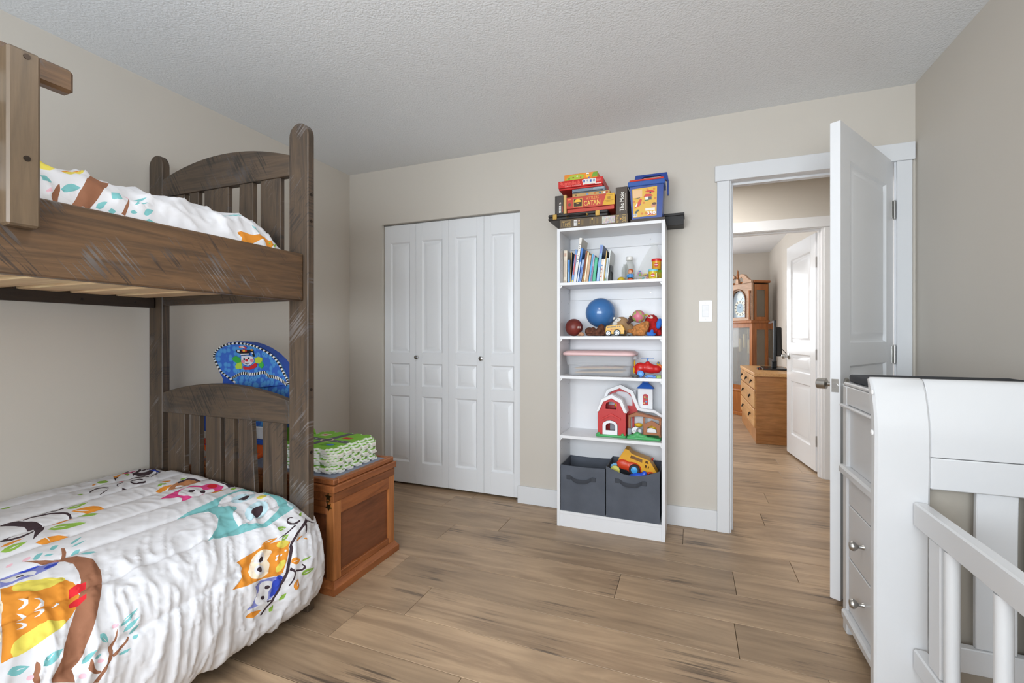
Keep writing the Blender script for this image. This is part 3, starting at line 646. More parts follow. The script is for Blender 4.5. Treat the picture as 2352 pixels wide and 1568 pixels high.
for k in range(-14, 30):
    y0 = -1.35 + k * ROWW
    xa, xb = (0.0, 3.63) if y0 < -.06 else (0.0, 4.6) if y0 < .1 else (1.2, 4.6) if y0 < 1.3 else (.9, 3.70)
    j = JOINTS.get(k, None)
    if j is None: j = xa + rd.uniform(.2, PL)
    while j > xa + .001: j -= PL
    x = max(xa, j); nxt = j + PL
    while x < xb - .02:
        e = min(nxt, xb); plank(x, e, y0); x = e; nxt = e + PL

struct(B(-.12, 4.6, -4.52, 5.12, 2.44, 2.52).build('ceiling', CEIL, smooth=0), 'white textured ceiling')
struct(B(-.12, 0, -4.52, .12, 0, 2.44).build('wall_left', WALL, smooth=0), 'plain beige wall behind the bunk bed')
struct(B(3.63, 3.75, -4.52, 0, 0, 2.44).build('wall_right', WALL, smooth=0), 'plain beige wall behind the white crib')
m = MB()
m.box(-.12, .315, 0, .12, 0, 2.44); m.box(.315, 1.465, 0, .12, 2.012, 2.44); m.box(1.465, 2.758, 0, .12, 0, 2.44)
m.box(2.758, 3.561, 0, .12, 2.065, 2.44); m.box(3.561, 4.6, 0, .12, 0, 2.44)
struct(m.build('wall_far', WALL, smooth=0), 'beige wall with closet opening and doorway')
m = MB()
m.box(0, .75, -4.52, -4.40, 0, 2.44); m.box(3.29, 3.63, -4.52, -4.40, 0, 2.44); m.box(.75, 3.29, -4.52, -4.40, 0, .67); m.box(.75, 3.29, -4.52, -4.40, 2.05, 2.44)
struct(m.build('wall_behind', WALL, smooth=0), 'beige wall with the bedroom window')
m = MB()
for x in (.75, 2.0, 3.25): m.box(x, x + .04, -4.52, -4.47, .67, 2.05)
m.box(.75, 3.29, -4.52, -4.47, .67, .71); m.box(.75, 3.29, -4.52, -4.47, 2.01, 2.05)
wn = struct(m.build('window_1', TRIM), 'white framed bedroom window')
for a, b_ in ((.79, 2.0), (2.04, 3.25)): B(a, b_, -4.502, -4.496, .71, 2.01).build('pane', mat((255, 255, 255), .02, trans=1), wn)
# closet behind the bifold doors
m = MB(); m.box(.12, 1.66, .68, .72, 0, 2.44); m.box(.12, .16, .12, .68, 0, 2.44); m.box(1.62, 1.66, .12, .68, 0, 2.44)
struct(m.build('wall_closet', WALL, smooth=0))
# hall and the bedroom across it
m = MB()
m.box(1.2, 2.79, 1.375, 1.495, 0, 2.44); m.box(2.79, 3.556, 1.375, 1.495, 2.03, 2.44); m.box(3.556, 4.6, 1.375, 1.495, 0, 2.44)
struct(m.build('wall_hall', mat((208, 201, 191), .55), smooth=0), 'cream hall wall across from the bedroom door')
m = MB(); m.box(1.68, 1.74, .12, 1.375, 0, 2.44); m.box(4.54, 4.6, .12, 1.375, 0, 2.44)
struct(m.build('wall_hall_ends', WALL, smooth=0))
struct(B(3.70, 3.82, 1.495, 5.12, 0, 2.44).build('wall_far_bedroom_right', WALL, smooth=0), 'beige side wall of the far bedroom')
m = MB(); m.box(.8, 1.26, 5.0, 5.12, 0, 2.44); m.box(2.64, 3.82, 5.0, 5.12, 0, 2.44); m.box(1.26, 2.64, 5.0, 5.12, 0, .92); m.box(1.26, 2.64, 5.0, 5.12, 2.18, 2.44)
struct(m.build('wall_far_bedroom_back', WALL, smooth=0), 'beige end wall of the far bedroom')
m = MB(); m.box(.8, .9, 1.495, 2.5, 0, 2.44); m.box(.8, .9, 4.1, 5.0, 0, 2.44); m.box(.8, .9, 2.5, 4.1, 0, .86); m.box(.8, .9, 2.5, 4.1, 2.14, 2.44)
struct(m.build('wall_far_bedroom_left', WALL, smooth=0))
m = MB(); m.box(1.26, 1.3, 5.03, 5.08, .92, 2.18); m.box(2.6, 2.64, 5.03, 5.08, .92, 2.18); m.box(1.93, 1.97, 5.03, 5.08, .92, 2.18); m.box(1.26, 2.64, 5.03, 5.08, .92, .96); m.box(1.26, 2.64, 5.03, 5.08, 2.14, 2.18)
struct(m.build('window_2', TRIM))
m = MB(); m.box(.81, .86, 2.5, 2.54, .86, 2.14); m.box(.81, .86, 4.06, 4.1, .86, 2.14); m.box(.81, .86, 3.28, 3.32, .86, 2.14); m.box(.81, .86, 2.5, 4.1, .86, .9); m.box(.81, .86, 2.5, 4.1, 2.1, 2.14)
struct(m.build('window_added', TRIM))  # unseen side window, added to go with the far bedroom's fill light

# baseboards, casings, jambs
def base(name, x0, x1, y0, y1, h=.118):
    return struct(B(x0, x1, y0, y1, 0, h, .003).build(name, TRIM), 'white baseboard')
base('baseboard_far_middle', 1.452, 2.702, -.015, 0)
base('baseboard_far_corner', 3.61, 3.63, -.015, 0)
base('baseboard_behind', .0, 3.63, -4.40, -4.385)
base('baseboard_right', 3.615, 3.63, -4.38, -.02)
base('baseboard_far_bedroom', 3.685, 3.70, 1.6, 4.98)
struct(B(2.702, 2.768, -.02, 0, 0, 2.045, .002).build('trim_1', TRIM), 'white casing left of the doorway')
struct(B(3.548, 3.612, -.02, 0, 0, 2.045, .002).build('trim_2', TRIM), 'white casing right of the doorway')
struct(B(2.69, 3.622, -.026, 0, 2.0455, 2.135, .002).build('trim_3', TRIM), 'wide white head casing over the doorway')
m = MB(); m.box(2.758, 2.778, -.004, .124, 0, 2.045); m.box(3.541, 3.561, -.004, .124, 0, 2.045); m.box(2.758, 3.561, -.004, .124, 2.045, 2.065)
m.box(2.778, 2.79, .045, .085, 0, 2.045); m.box(3.529, 3.541, .045, .085, 0, 2.045); m.box(2.79, 3.529, .045, .085, 2.033, 2.045)
struct(m.build('trim_4', TRIM), 'white door jamb with stops')
struct(B(2.7775, 2.7788, .005, .035, .90, .985, .0003).build('trim_9', STEEL), 'steel strike plate')
struct(B(2.712, 2.79, 1.355, 1.375, 0, 2.018, .002).build('trim_5', TRIM2), 'white casing of the far doorway')
struct(B(3.556, 3.63, 1.355, 1.375, 0, 2.018, .002).build('trim_6', TRIM2), 'white casing right of the far doorway')
struct(B(2.70, 3.645, 1.35, 1.375, 2.0185, 2.104, .002).build('trim_7', TRIM2), 'white head casing of the far doorway')
m = MB(); m.box(2.79, 2.806, 1.371, 1.499, 0, 2.014); m.box(3.54, 3.556, 1.371, 1.499, 0, 2.014); m.box(2.79, 3.556, 1.371, 1.499, 2.014, 2.03)
m.box(2.806, 2.816, 1.41, 1.45, 0, 2.014); m.box(3.528, 3.54, 1.41, 1.45, 0, 2.014); m.box(2.816, 3.528, 1.41, 1.45, 2.003, 2.014)
struct(m.build('trim_10', TRIM2), 'white jamb of the far doorway')

# ---------------------------------------------------------------- moulded doors
def panel_mb(x0, x1, z0, z1, t, both=True, k=1.0):
    m = MB()
    def side(y, s):
        loops = [(0, 0), (.004, .004), (.010, .012), (.014, .0125), (.046 * k, .0025), (.050 * k, .002)]
        V = []; Fc = []
        for ins, d in loops:
            V += [(x0 + ins, y + s * d, z0 + ins), (x1 - ins, y + s * d, z0 + ins), (x1 - ins, y + s * d, z1 - ins), (x0 + ins, y + s * d, z1 - ins)]
        for i in range(len(loops) - 1):
            for j in range(4):
                q = (i * 4 + j, i * 4 + (j + 1) % 4, (i + 1) * 4 + (j + 1) % 4, (i + 1) * 4 + j)
                Fc.append(q if s > 0 else q[::-1])
        n = (len(loops) - 1) * 4; Fc.append((n, n + 1, n + 2, n + 3) if s > 0 else (n + 3, n + 2, n + 1, n))
        m.raw(V, Fc)
    side(0, 1)
    if both: side(t, -1)
    return m
def leaf(parent, w, h, t, panels, mt, local=True, ox=0, k=1.0):
    """slab of stiles and rails with raised panels; front looks to -y; columns share one x range"""
    m = MB(); x0, x1 = panels[0][0], panels[0][1]
    m.box(ox, ox + x0, 0, t, 0, h, .0012); m.box(ox + x1, ox + w, 0, t, 0, h, .0012)
    zs = [0] + [v for p in sorted(panels, key=lambda p: p[2]) for v in (p[2], p[3])] + [h]
    for i in range(0, len(zs), 2): m.box(ox + x0, ox + x1, 0, t, zs[i], zs[i + 1])
    o = m.build('leaf', mt, parent, local=local, smooth=0)
    for p in panels: panel_mb(ox + p[0], ox + p[1], p[2], p[3], t, k=k).build('panel', mt, o, local=True, smooth=25)
    return o
DOORP = mat((228, 229, 231), .30, spec=.5, bump=.02, bscale=90)
cl = [(.065, .225, .16, .668), (.065, .225, .742, .917), (.065, .225, 1.0, 1.852)]
for n, (xo, kx, lab) in enumerate(((.320, .300, 'left'), (.893, .268, 'right'))):
    d = bpy.data.objects.new('door_%d' % (n + 2), None); COL.objects.link(d); d.location = (xo, .03, .018); d['kind'] = 'structure'
    d['label'] = '%s bifold closet door, white with raised panels' % lab
    for i in range(2):
        w = .2845; leaf(d, w, 1.986, .032, [(.055, .23, a[2], a[3]) for a in cl], DOORP, ox=i * .286, k=.95)
    kb = MB().lathe([(.004, 0), (.0045, .012), (.0135, .014), (.0155, .019), (.0145, .024), (.008, .0265), (0, .0268)], 18, M=Matrix.Translation((kx, 0, .966)) @ Euler((PI / 2, 0, 0)).to_matrix().to_4x4()).build('knob', CHROME, d, local=True)
struct(B(1.43, 1.462, .02, .05, .001, .012).build('trim_11', STEEL), 'small steel floor pivot of the closet door')
struct(B(.315, 1.465, .028, .07, 2.0045, 2.0118).build('trim_12', mat((150, 148, 145), .4, .6)), 'closet door track')

# bedroom door, standing open
d = bpy.data.objects.new('door_1', None); COL.objects.link(d); d['kind'] = 'structure'; d['label'] = 'white panelled bedroom door standing open into the room'
W1, H1, T1 = .752, 2.022, .038
d.location = (3.536, -.004, .028); d.rotation_euler = (0, 0, math.radians(58.3))
# local: x runs from the hinge (0) to the free edge (-W1); the room face looks to -y
dp = [(.115, .637, .19, .70), (.115, .637, .80, .985), (.115, .637, 1.085, 1.88)]
lf = leaf(d, W1, H1, T1, dp, DOORP, ox=-W1)
for z in (.26, 1.02, 1.77):
    hb = MB(); hb.cyl((.004, -.006, z - .045), (.004, -.006, z + .045), .0065, n=10); hb.box(-.022, .002, -.0016, 0, z - .044, z + .044); hb.cyl((.004, -.006, z - .05), (.004, -.006, z + .05), .0045, n=8)
    hb.build('hinge', STEEL, d, local=True)
kz = .905
for s in (-1, 1):
    y0 = 0 if s < 0 else T1
    M = Matrix.Translation((-W1 + .062, y0, kz)) @ Euler((PI / 2 if s < 0 else -PI / 2, 0, 0)).to_matrix().to_4x4()
    kn = MB().lathe([(.032, 0), (.032, .004), (.028, .008), (.010, .010), (.010, .028), (.0235, .034), (.0235, .066), (.021, .069), (0, .069)], 24, M=M).build('knob', STEEL, d, local=True)
MB().box(-W1 - .0012, -W1, .006, .032, kz - .028, kz + .028).build('latch_plate', STEEL, d, local=True)
MB().lathe([(.011, 0), (.011, .003), (0, .003)], 16, M=Matrix.Translation((-W1 - .001, T1 / 2, kz)) @ Euler((0, -PI / 2, 0)).to_matrix().to_4x4()).build('latch', CHROME, d, local=True)
# far bedroom door
d = bpy.data.objects.new('door_4', None); COL.objects.link(d); d['kind'] = 'structure'; d['label'] = 'white panelled door of the far bedroom, open'
d.location = (3.527, 1.502, .02); d.rotation_euler = (0, 0, math.radians(-83))
W4 = .70
leaf(d, W4, 1.985, .035, [(.11, W4 - .11, .19, .70), (.11, W4 - .11, .79, .96), (.11, W4 - .11, 1.06, 1.85)], mat((226, 227, 229), .17, spec=.6), ox=-W4)
for z in (.25, .97, 1.74):
    hb = MB(); hb.box(-.0005, .0, .0, .03, z - .042, z + .042); hb.box(.0, .0012, .002, .033, z - .045, z + .045); hb.cyl((.005, .038, z - .046), (.005, .038, z + .046), .006, n=10); hb.build('hinge', STEEL, d, local=True)
M = Matrix.Translation((-W4 + .06, 0, .93)) @ Euler((PI / 2, 0, 0)).to_matrix().to_4x4()
MB().lathe([(.030, 0), (.030, .005), (.011, .010), (.011, .030), (.022, .036), (.024, .052), (.018, .062), (0, .064)], 20, M=M).build('knob', STEEL, d, local=True)

# light switch
sw = thing('light_switch', 'white rocker light switch on the beige wall beside the doorway', 'light switch', (2.64, 0, 1.229))
MB().prism(rrect(2.604, 2.676, 1.229, 1.355, .006), 1, -.006, 0, bev=.0015).build('cover_plate', mat((235, 235, 236), .3), sw)
MB().prism(rrect(2.621, 2.659, 1.256, 1.328, .002), 1, -.0085, -.006).build('bezel', mat((205, 205, 206), .3), sw)
MB().raw([(2.6235, -.0085, 1.259), (2.6565, -.0085, 1.259), (2.6565, -.0125, 1.292), (2.6235, -.0125, 1.292), (2.6235, -.009, 1.325), (2.6565, -.009, 1.325), (2.6235, -.007, 1.259), (2.6565, -.007, 1.259), (2.6235, -.007, 1.325), (2.6565, -.007, 1.325)],
         [(0, 1, 2, 3), (3, 2, 5, 4), (6, 7, 1, 0), (4, 5, 9, 8), (0, 3, 4, 8, 6), (1, 7, 9, 5, 2)]).build('rocker', mat((240, 240, 241), .25), sw, smooth=0)
for z in (1.2445, 1.3395): MB().cyl((2.64, -.0068, z), (2.64, -.0055, z), .003, n=10).build('screw', mat((215, 215, 215), .3), sw)

# ceiling lamp of the bedroom (above the frame)
lp = thing('ceiling_lamp', 'round flush ceiling lamp in the middle of the bedroom ceiling', 'lamp', (2.0, -2.15, 2.36))
MB().lathe([(.17, 2.425), (.17, 2.44), (0, 2.44)], 32, M=Matrix.Translation((2.0, -2.15, 0))).build('base', TRIM, lp)
MB().lathe([(.05, 2.368), (.10, 2.374), (.15, 2.395), (.165, 2.425)], 32, M=Matrix.Translation((2.0, -2.15, 0))).build('shade', mat((255, 244, 225), .3, emit=1.0), lp)
# ---------------------------------------------------------------- bunk bed
BW = [(45, 37, 31), (66, 54, 43), (82, 66, 51), (60, 50, 42), (88, 70, 54)]
BWX = wood('bunk_timber_across', BW, 0, rough=.5, saw=.75, saw_ax=(0, 2), bump=.2, saw_deg=32, saw_th=.285, saw_cols=((34, 30, 28), (86, 80, 78)))
BWY = wood('bunk_timber_along', [(62, 47, 35), (86, 65, 46), (103, 77, 53), (78, 60, 44), (110, 83, 57)], 1, rough=.45, saw=.8, saw_ax=(1, 2), bump=.2, saw_deg=-40, saw_cols=((54, 45, 40), (122, 119, 119)))
BWZ = wood('bunk_timber_upright', BW, 2, rough=.5, saw=.6, saw_ax=(2, 0), bump=.2, saw_deg=45, saw_cols=((40, 36, 35), (120, 114, 112)))
BWZ2 = wood('bunk_timber_rail_upright', [(72, 60, 48), (88, 73, 56), (98, 81, 62), (82, 68, 53)], 2, rough=.45, bump=.12, stretch=10)
BWD = wood('bunk_timber_dark', [(34, 27, 23), (48, 38, 31), (40, 32, 27)], 1, rough=.5)
PINE = wood('slat_pine', [(205, 172, 130), (222, 190, 148), (196, 162, 120)], 0, rough=.6, bump=.05)
BOLT = mat((60, 52, 46), .35, .8)
YB = -1.488
bed = thing('bunk_bed', 'dark rustic wooden twin bunk bed along the left wall', 'bunk bed', (.57, -2.5, 0))
def post(x0, x1, y0, y1, h=2.03):
    r = (x1 - x0) / 2; cx = (x0 + x1) / 2
    poly = [(x0, .0), (x1, .0)] + [(x1, h - .055)] + [(cx + r * math.cos(a), h - .055 + .055 * math.sin(a)) for a in np.linspace(.2, PI - .2, 9)] + [(x0, h - .055)]
    return MB().prism(poly, 1, y0, y1, bev=.004).build('post', BWZ, bed)
post(.981, 1.086, YB, YB + .036); post(.059, .161, YB, YB + .036)
post(.981, 1.086, -3.536, -3.50); post(.059, .161, -3.536, -3.50)
def arch(z_end, z_mid, z_bot, y0, y1):
    x0, x1 = .161, .981
    top = [(x0 + (x1 - x0) * k / 16, z_end + (z_mid - z_end) * (1 - (2 * k / 16 - 1) ** 2)) for k in range(17)]
    return MB().prism([(x1, z_bot), (x0, z_bot)][::-1] and [(x0, z_bot), (x1, z_bot)] + top[::-1], 1, y0, y1, bev=.002).build('arched_rail', BWX, bed)
arch(.868, .925, .773, YB + .001, YB + .034); arch(1.905, 1.968, 1.818, YB + .001, YB + .034)
low = [(.194, .314, .314), (.361, .421, .421), (.461, .559, .559), (.588, .647, .647), (.674, .757, .792), (.822, .943, .943)]
def slat(xa, xt, xb, z0, z1, xa0=None):
    xa0 = xa if xa0 is None else xa0
    return MB().prism([(xa0, z0), (xb, z0), (xt, z1), (xa, z1)], 1, YB + .006, YB + .028, bev=.0015).build('slat', BWZ, bed)
for xa, xt, xb in low: slat(xa, xt, xb, .20, .773)
up = [(.19, .315, .315, None), (.349, .410, .410, None), (.452, .610, .610, None), (.682, .765, .765, .672), (.81, .927, .927, None)]
for xa, xt, xb, x0 in up: slat(xa, xt, xb, 1.475, 1.818, x0)
B(.161, .981, YB + .003, YB + .033, .14, .20, .002).build('rail', BWX, bed)
B(.161, .981, YB + .003, YB + .033, 1.292, 1.475, .002).build('rail', BWX, bed)
for zb in (1.46, .87):     # foot end, out of the picture
    B(.161, .981, -3.534, -3.502, zb - .18, zb, .002).build('rail', BWX, bed)
B(1.026, 1.0625, -3.50, YB - .0005, 1.288, 1.482, .004).build('side_rail', BWY, bed)
B(.062, .097, -3.50, YB - .0005, 1.282, 1.462, .004).build('side_rail', BWY, bed)
B(1.006, 1.026, -3.50, YB - .01, 1.296, 1.326).build('ledger', BWD, bed)
B(.097, .117, -3.50, YB - .01, 1.280, 1.326).build('ledger', BWD, bed)
B(.985, 1.02, -3.50, YB - .0005, .14, .27, .004).build('side_rail', BWY, bed)
B(.062, .097, -3.50, YB - .0005, .14, .27, .004).build('side_rail', BWY, bed)
y = -1.50
first = None
for i in range(12):
    w_ = .118; y1 = -1.53 - i * .165
    if first is None: first = B(.099, 1.024, y1 - w_, y1, 1.3265, 1.344, .002).build('bed_slat', PINE, bed)
    else:
        c = child_copy(first, bed, (0, -i * .165, 0))
for i in range(8): B(.099, .983, -1.62 - i * .24, -1.53 - i * .24, .215, .233).build('bed_slat', PINE, bed) if i == 0 else None
# guard rail of the upper bunk
gp = MB().box(1.0635, 1.102, -2.376, -2.318, 1.398, 1.812, .005).build('guard_post', BWZ2, bed)
gp2 = MB().box(1.0635, 1.102, -3.30, -3.24, 1.398, 1.812, .005).build('guard_post', BWZ2, bed)
B(1.024, 1.0618, -3.42, -2.236, 1.768, 1.83, .008).build('guard_rail', BWY, bed)
B(1.024, 1.0618, -3.42, -2.372, 1.60, 1.69, .008).build('guard_rail', BWY, bed)
for z in (1.797, 1.558):
    MB().cyl((1.1015, -2.343, z), (1.1035, -2.343, z), .0065, n=12).build('bolt', BOLT, gp)
for yy, zz in ((-1.47, 1.73), (-1.47, 1.62), (-1.47, .92), (-1.47, .66)):
    MB().cyl((1.0855, yy, zz), (1.0868, yy, zz), .007, n=12).build('bolt', BOLT, bed)
for yy in (-1.58, -1.78): MB().cyl((.117, yy, 1.302), (.1185, yy, 1.302), .005, n=8).build('bolt', BLACK, bed)

MATT = mat((226, 226, 228), .85, bump=.05)
def mattress(name, lab, x0, x1, y0, y1, z0, z1):
    o = MB().box(x0, x1, y0, y1, z0, z1, .03, seg=4).build(name, MATT); tag(o, lab, 'mattress'); return o
mattress('mattress', 'white mattress on the slats of the upper bunk', .13, .985, -3.45, -1.54, 1.3445, 1.50)
mattress('mattress', 'mattress of the lower bunk under the owl comforter', .10, .975, -3.45, -1.56, .2335, .43)

# ---------------------------------------------------------------- printed comforters
PAL = {'te': (122, 184, 186), 'wh': (220, 220, 224), 'pb': (188, 215, 224), 'dk': (66, 52, 58), 'ye': (222, 206, 92), 'or': (217, 140, 52), 'cr': (238, 222, 198),
       'pw': (128, 134, 196), 'db': (52, 72, 176), 'pi': (208, 140, 128), 'gr': (142, 182, 78), 'br': (146, 100, 76), 'rd': (208, 44, 52), 'pf': (228, 184, 196), 'mb': (176, 120, 82), 'hp': (214, 72, 132)}
CLOTH = (218, 218, 222)
def in_poly(P, X, Y):
    r = np.zeros(len(X), bool); n = len(P); j = n - 1
    for i in range(n):
        xi, yi = P[i]; xj, yj = P[j]
        c = ((yi > Y) != (yj > Y)) & (X < (xj - xi) * (Y - yi) / (yj - yi + 1e-12) + xi); r ^= c; j = i
    return r
def comforter(name, fn, smax, t0, t1, data, fine, label):
    shapes = []
    for ln in data.strip().split('\n'):
        a = ln.split(); P = [tuple(float(v) / 1000 for v in q.split(',')) for q in a[1:]]
        P = [(min(max(s, .012), smax - .012), max(t, t0 + .006)) for s, t in P]
        Q = []
        for p in P:
            if not Q or abs(p[0] - Q[-1][0]) + abs(p[1] - Q[-1][1]) > .0015: Q.append(p)
        if len(Q) > 2 and abs(Q[0][0] - Q[-1][0]) + abs(Q[0][1] - Q[-1][1]) < .0015: Q.pop()
        if len(Q) > 2: shapes.append((a[0], Q))
    S = np.linspace(0, smax, int(smax / fine) + 1)
    T = np.concatenate([np.arange(t0, .98, fine), np.arange(.98, t1, .04), [t1]])
    SS, TT = np.meshgrid(S, T, indexing='ij')
    rg = np.random.RandomState(3)
    js = np.where((SS > 0) & (SS < smax), 1, 0) * (rg.rand(*SS.shape) - .5) * fine * .3; jt = np.where((TT > t0) & (TT < .97), 1, 0) * (rg.rand(*SS.shape) - .5) * fine * .3
    pts = [Vector((a, b)) for a, b in zip((SS + js).ravel(), (TT + jt).ravel())]
    edges = []
    for col, P in shapes:
        n0 = len(pts); D = []
        for i in range(len(P)):
            a = np.array(P[i]); b = np.array(P[(i + 1) % len(P)]); k = max(1, int(np.linalg.norm(b - a) / .012))
            for q in range(k): D.append(a + (b - a) * q / k)
        pts += [Vector((p[0], p[1])) for p in D]; edges += [(n0 + i, n0 + (i + 1) % len(D)) for i in range(len(D))]
    V, E_, Fc, _, _, _ = delaunay_2d_cdt(pts, edges, [], 0, 1e-5)
    UV = np.array([v[:] for v in V]); F_ = [f for f in Fc if len(f) >= 3]
    W = fn(UV[:, 0], UV[:, 1])
    cen = np.array([UV[list(f)].mean(0) for f in F_])
    colr = np.tile(np.array(lin(CLOTH)), (len(F_), 1))
    for col, P in shapes:
        Pa = np.array(P); lo = Pa.min(0); hi = Pa.max(0)
        idx = np.where((cen[:, 0] > lo[0]) & (cen[:, 0] < hi[0]) & (cen[:, 1] > lo[1]) & (cen[:, 1] < hi[1]))[0]
        if len(idx):
            h = in_poly(P, cen[idx, 0], cen[idx, 1]); colr[idx[h]] = lin(PAL[col])
    mb = MB(); mb.v = [tuple(p) for p in W]; mb.f = [tuple(f)[::-1] for f in F_]; mb.m = [0] * len(F_)
    o = mb.build(name, PRINT, smooth=180)
    at = o.data.attributes.new('print', 'FLOAT_COLOR', 'FACE'); at.data.foreach_set('color', colr.ravel())
    tag(o, label, 'comforter')
    return o
PRINT = print_mat('printed_cotton')
comforter('comforter', low_bed, LOWA[-1], -.03, 1.88, PRINT_LOW, .0066, 'white comforter printed with colourful owls spread over the lower bunk')
comforter('comforter', up_bed, UPPA[-1], -.02, 1.9, PRINT_UP, .012, 'white owl print comforter on the upper bunk behind the side rail')

# ---------------------------------------------------------------- blanket chest
CW = [(104, 58, 30), (134, 78, 42), (150, 90, 50), (122, 70, 38)]
CWX = wood('chest_timber_x', CW, 0, rough=.4, bump=.06); CWY = wood('chest_timber_y', CW, 1, rough=.4, bump=.06)
CWZ = wood('chest_timber_z', [(140, 84, 44), (164, 104, 58), (176, 114, 66)], 2, rough=.4, bump=.06)
CWP = wood('chest_panel', [(96, 54, 32), (116, 68, 42), (124, 74, 46)], 1, stretch=6, scale=5, rough=.45, bump=.05)
X0, X1, Y0, Y1 = .14, 1.085, -1.34, -.90
ch = thing('blanket_chest', 'brown wooden blanket chest at the foot of the closet, behind the bunk bed', 'chest', ((X0 + X1) / 2, (Y0 + Y1) / 2, 0))
ch['label'] = 'brown wooden blanket chest with framed panels behind the bunk headboard'
B(X0 + .012, X1 - .012, Y0 + .012, Y1 - .012, .02, .40).build('body', CWP, ch)
m = MB()
for a, b_, c_, d_ in ((X0, X0 + .045, Y0, Y0 + .045), (X1 - .045, X1, Y0, Y0 + .045), (X0, X0 + .045, Y1 - .045, Y1), (X1 - .045, X1, Y1 - .045, Y1)):
    B(a, b_, c_, d_, .055, .405, .002).build('stile', CWZ, ch)
B(X1 - .02, X1, Y0 + .045, Y1 - .045, .345, .405, .002).build('rail', CWY, ch); B(X0, X0 + .02, Y0 + .045, Y1 - .045, .345, .405, .002).build('rail', CWY, ch)
B(X1 - .02, X1, Y0 + .045, Y1 - .045, .055, .085, .002).build('rail', CWY, ch)
B(X0 + .045, X1 - .045, Y0, Y0 + .02, .345, .405, .002).build('rail', CWX, ch); B(X0 + .045, X1 - .045, Y1 - .02, Y1, .345, .405, .002).build('rail', CWX, ch)
def ring(x0, x1, y0, y1, z0, z1, ins, name, mt):
    """a moulding frame whose top is stepped in by ins"""
    m = MB(); L = [(0, z0), (0, z0 + (z1 - z0) * .55), (ins * .5, z0 + (z1 - z0) * .7), (ins, z1)]
    V = []; Fc = []
    for i, z in L: V += [(x0 + i, y0 + i, z), (x1 - i, y0 + i, z), (x1 - i, y1 - i, z), (x0 + i, y1 - i, z)]
    for k in range(len(L) - 1):
        for j in range(4): Fc.append((k * 4 + j, k * 4 + (j + 1) % 4, (k + 1) * 4 + (j + 1) % 4, (k + 1) * 4 + j))
    Fc.append((12, 13, 14, 15)); Fc.append((3, 2, 1, 0))
    return m.raw(V, Fc).build(name, mt, ch, smooth=20)
ring(X0 - .018, X1 + .018, Y0 - .018, Y1 + .018, .001, .056, .016, 'base_moulding', CWY)
ld = B(X0 - .002, X1 + .002, Y0 - .002, Y1 + .002, .406, .445, .002).build('lid', CWY, ch)
B(X0 - .008, X1 + .008, Y0 - .008, Y1 + .008, .4455, .478, .003).build('lid_moulding', CWY, ld)
m = MB()
for a in ((X0 + .002, X1 - .002, Y0 + .002, Y0 + .03), (X0 + .002, X1 - .002, Y1 - .03, Y1 - .002), (X0 + .002, X0 + .03, Y0 + .03, Y1 - .03), (X1 - .03, X1 - .002, Y0 + .03, Y1 - .03)):
    B(*a, .4785, .503, .004).build('lid_frame', CWY, ld)
B(X0 + .031, X1 - .031, Y0 + .031, Y1 - .031, .4785, .500, .004).build('lid_pad', mat((128, 134, 150), .9, bump=.15), ch)
BRASS = mat((176, 152, 96), .3, 1.0)
def star(cx, cz, s, up):
    P = []
    for k in range(10):
        a = PI / 2 + k * PI / 5; r = s * (1 if k % 2 == 0 else .5); P.append((cx + r * math.cos(a), cz + r * math.sin(a) * (1 if up else -1)))
    return P
lt = MB(); lt.prism(star(1.058, .428, .019, True), 1, Y0 - .0065, Y0 - .0021); lt.prism(star(1.058, .384, .019, False), 1, Y0 - .0045, Y0 - .0001); lt.cyl((1.050, Y0 - .006, .406), (1.066, Y0 - .006, .406), .0045, n=8)
lt.build('latch', BRASS, ch, smooth=0)

# ---------------------------------------------------------------- stack of foam play mats
GREEN = mat((122, 182, 52), .7); FOAM = mat((238, 238, 232), .7)
def mat_outline(w, h, n, ph):
    P = []; k = .007; dep = .015
    def side(x0, y0, dx, dy, L, nx, ny):
        st = L / n; out = []
        for i in range(n):
            a = i * st + st * (.22 if ph else .28); b_ = a + st * .46
            for q, o_ in ((a, 0), (a - k * .6, dep), (b_ + k * .6, dep), (b_, 0)):
                out.append((x0 + dx * q + nx * o_, y0 + dy * q + ny * o_))
        return out
    P += [(0, 0)] + side(0, 0, 1, 0, w, 0, -1) + [(w, 0)] + side(w, 0, 0, 1, h, 1, 0) + [(w, h)] + side(w, h, -1, 0, w, 0, 1) + [(0, h)] + side(0, h, 0, -1, h, -1, 0)
    return P
mw, mh = .30, .30
mat_meshes = []
GRP = 'foam play mats stacked on the chest'
order = ['lowest', 'second', 'third', 'fourth', 'fifth', 'sixth', 'seventh', 'eighth', 'ninth']
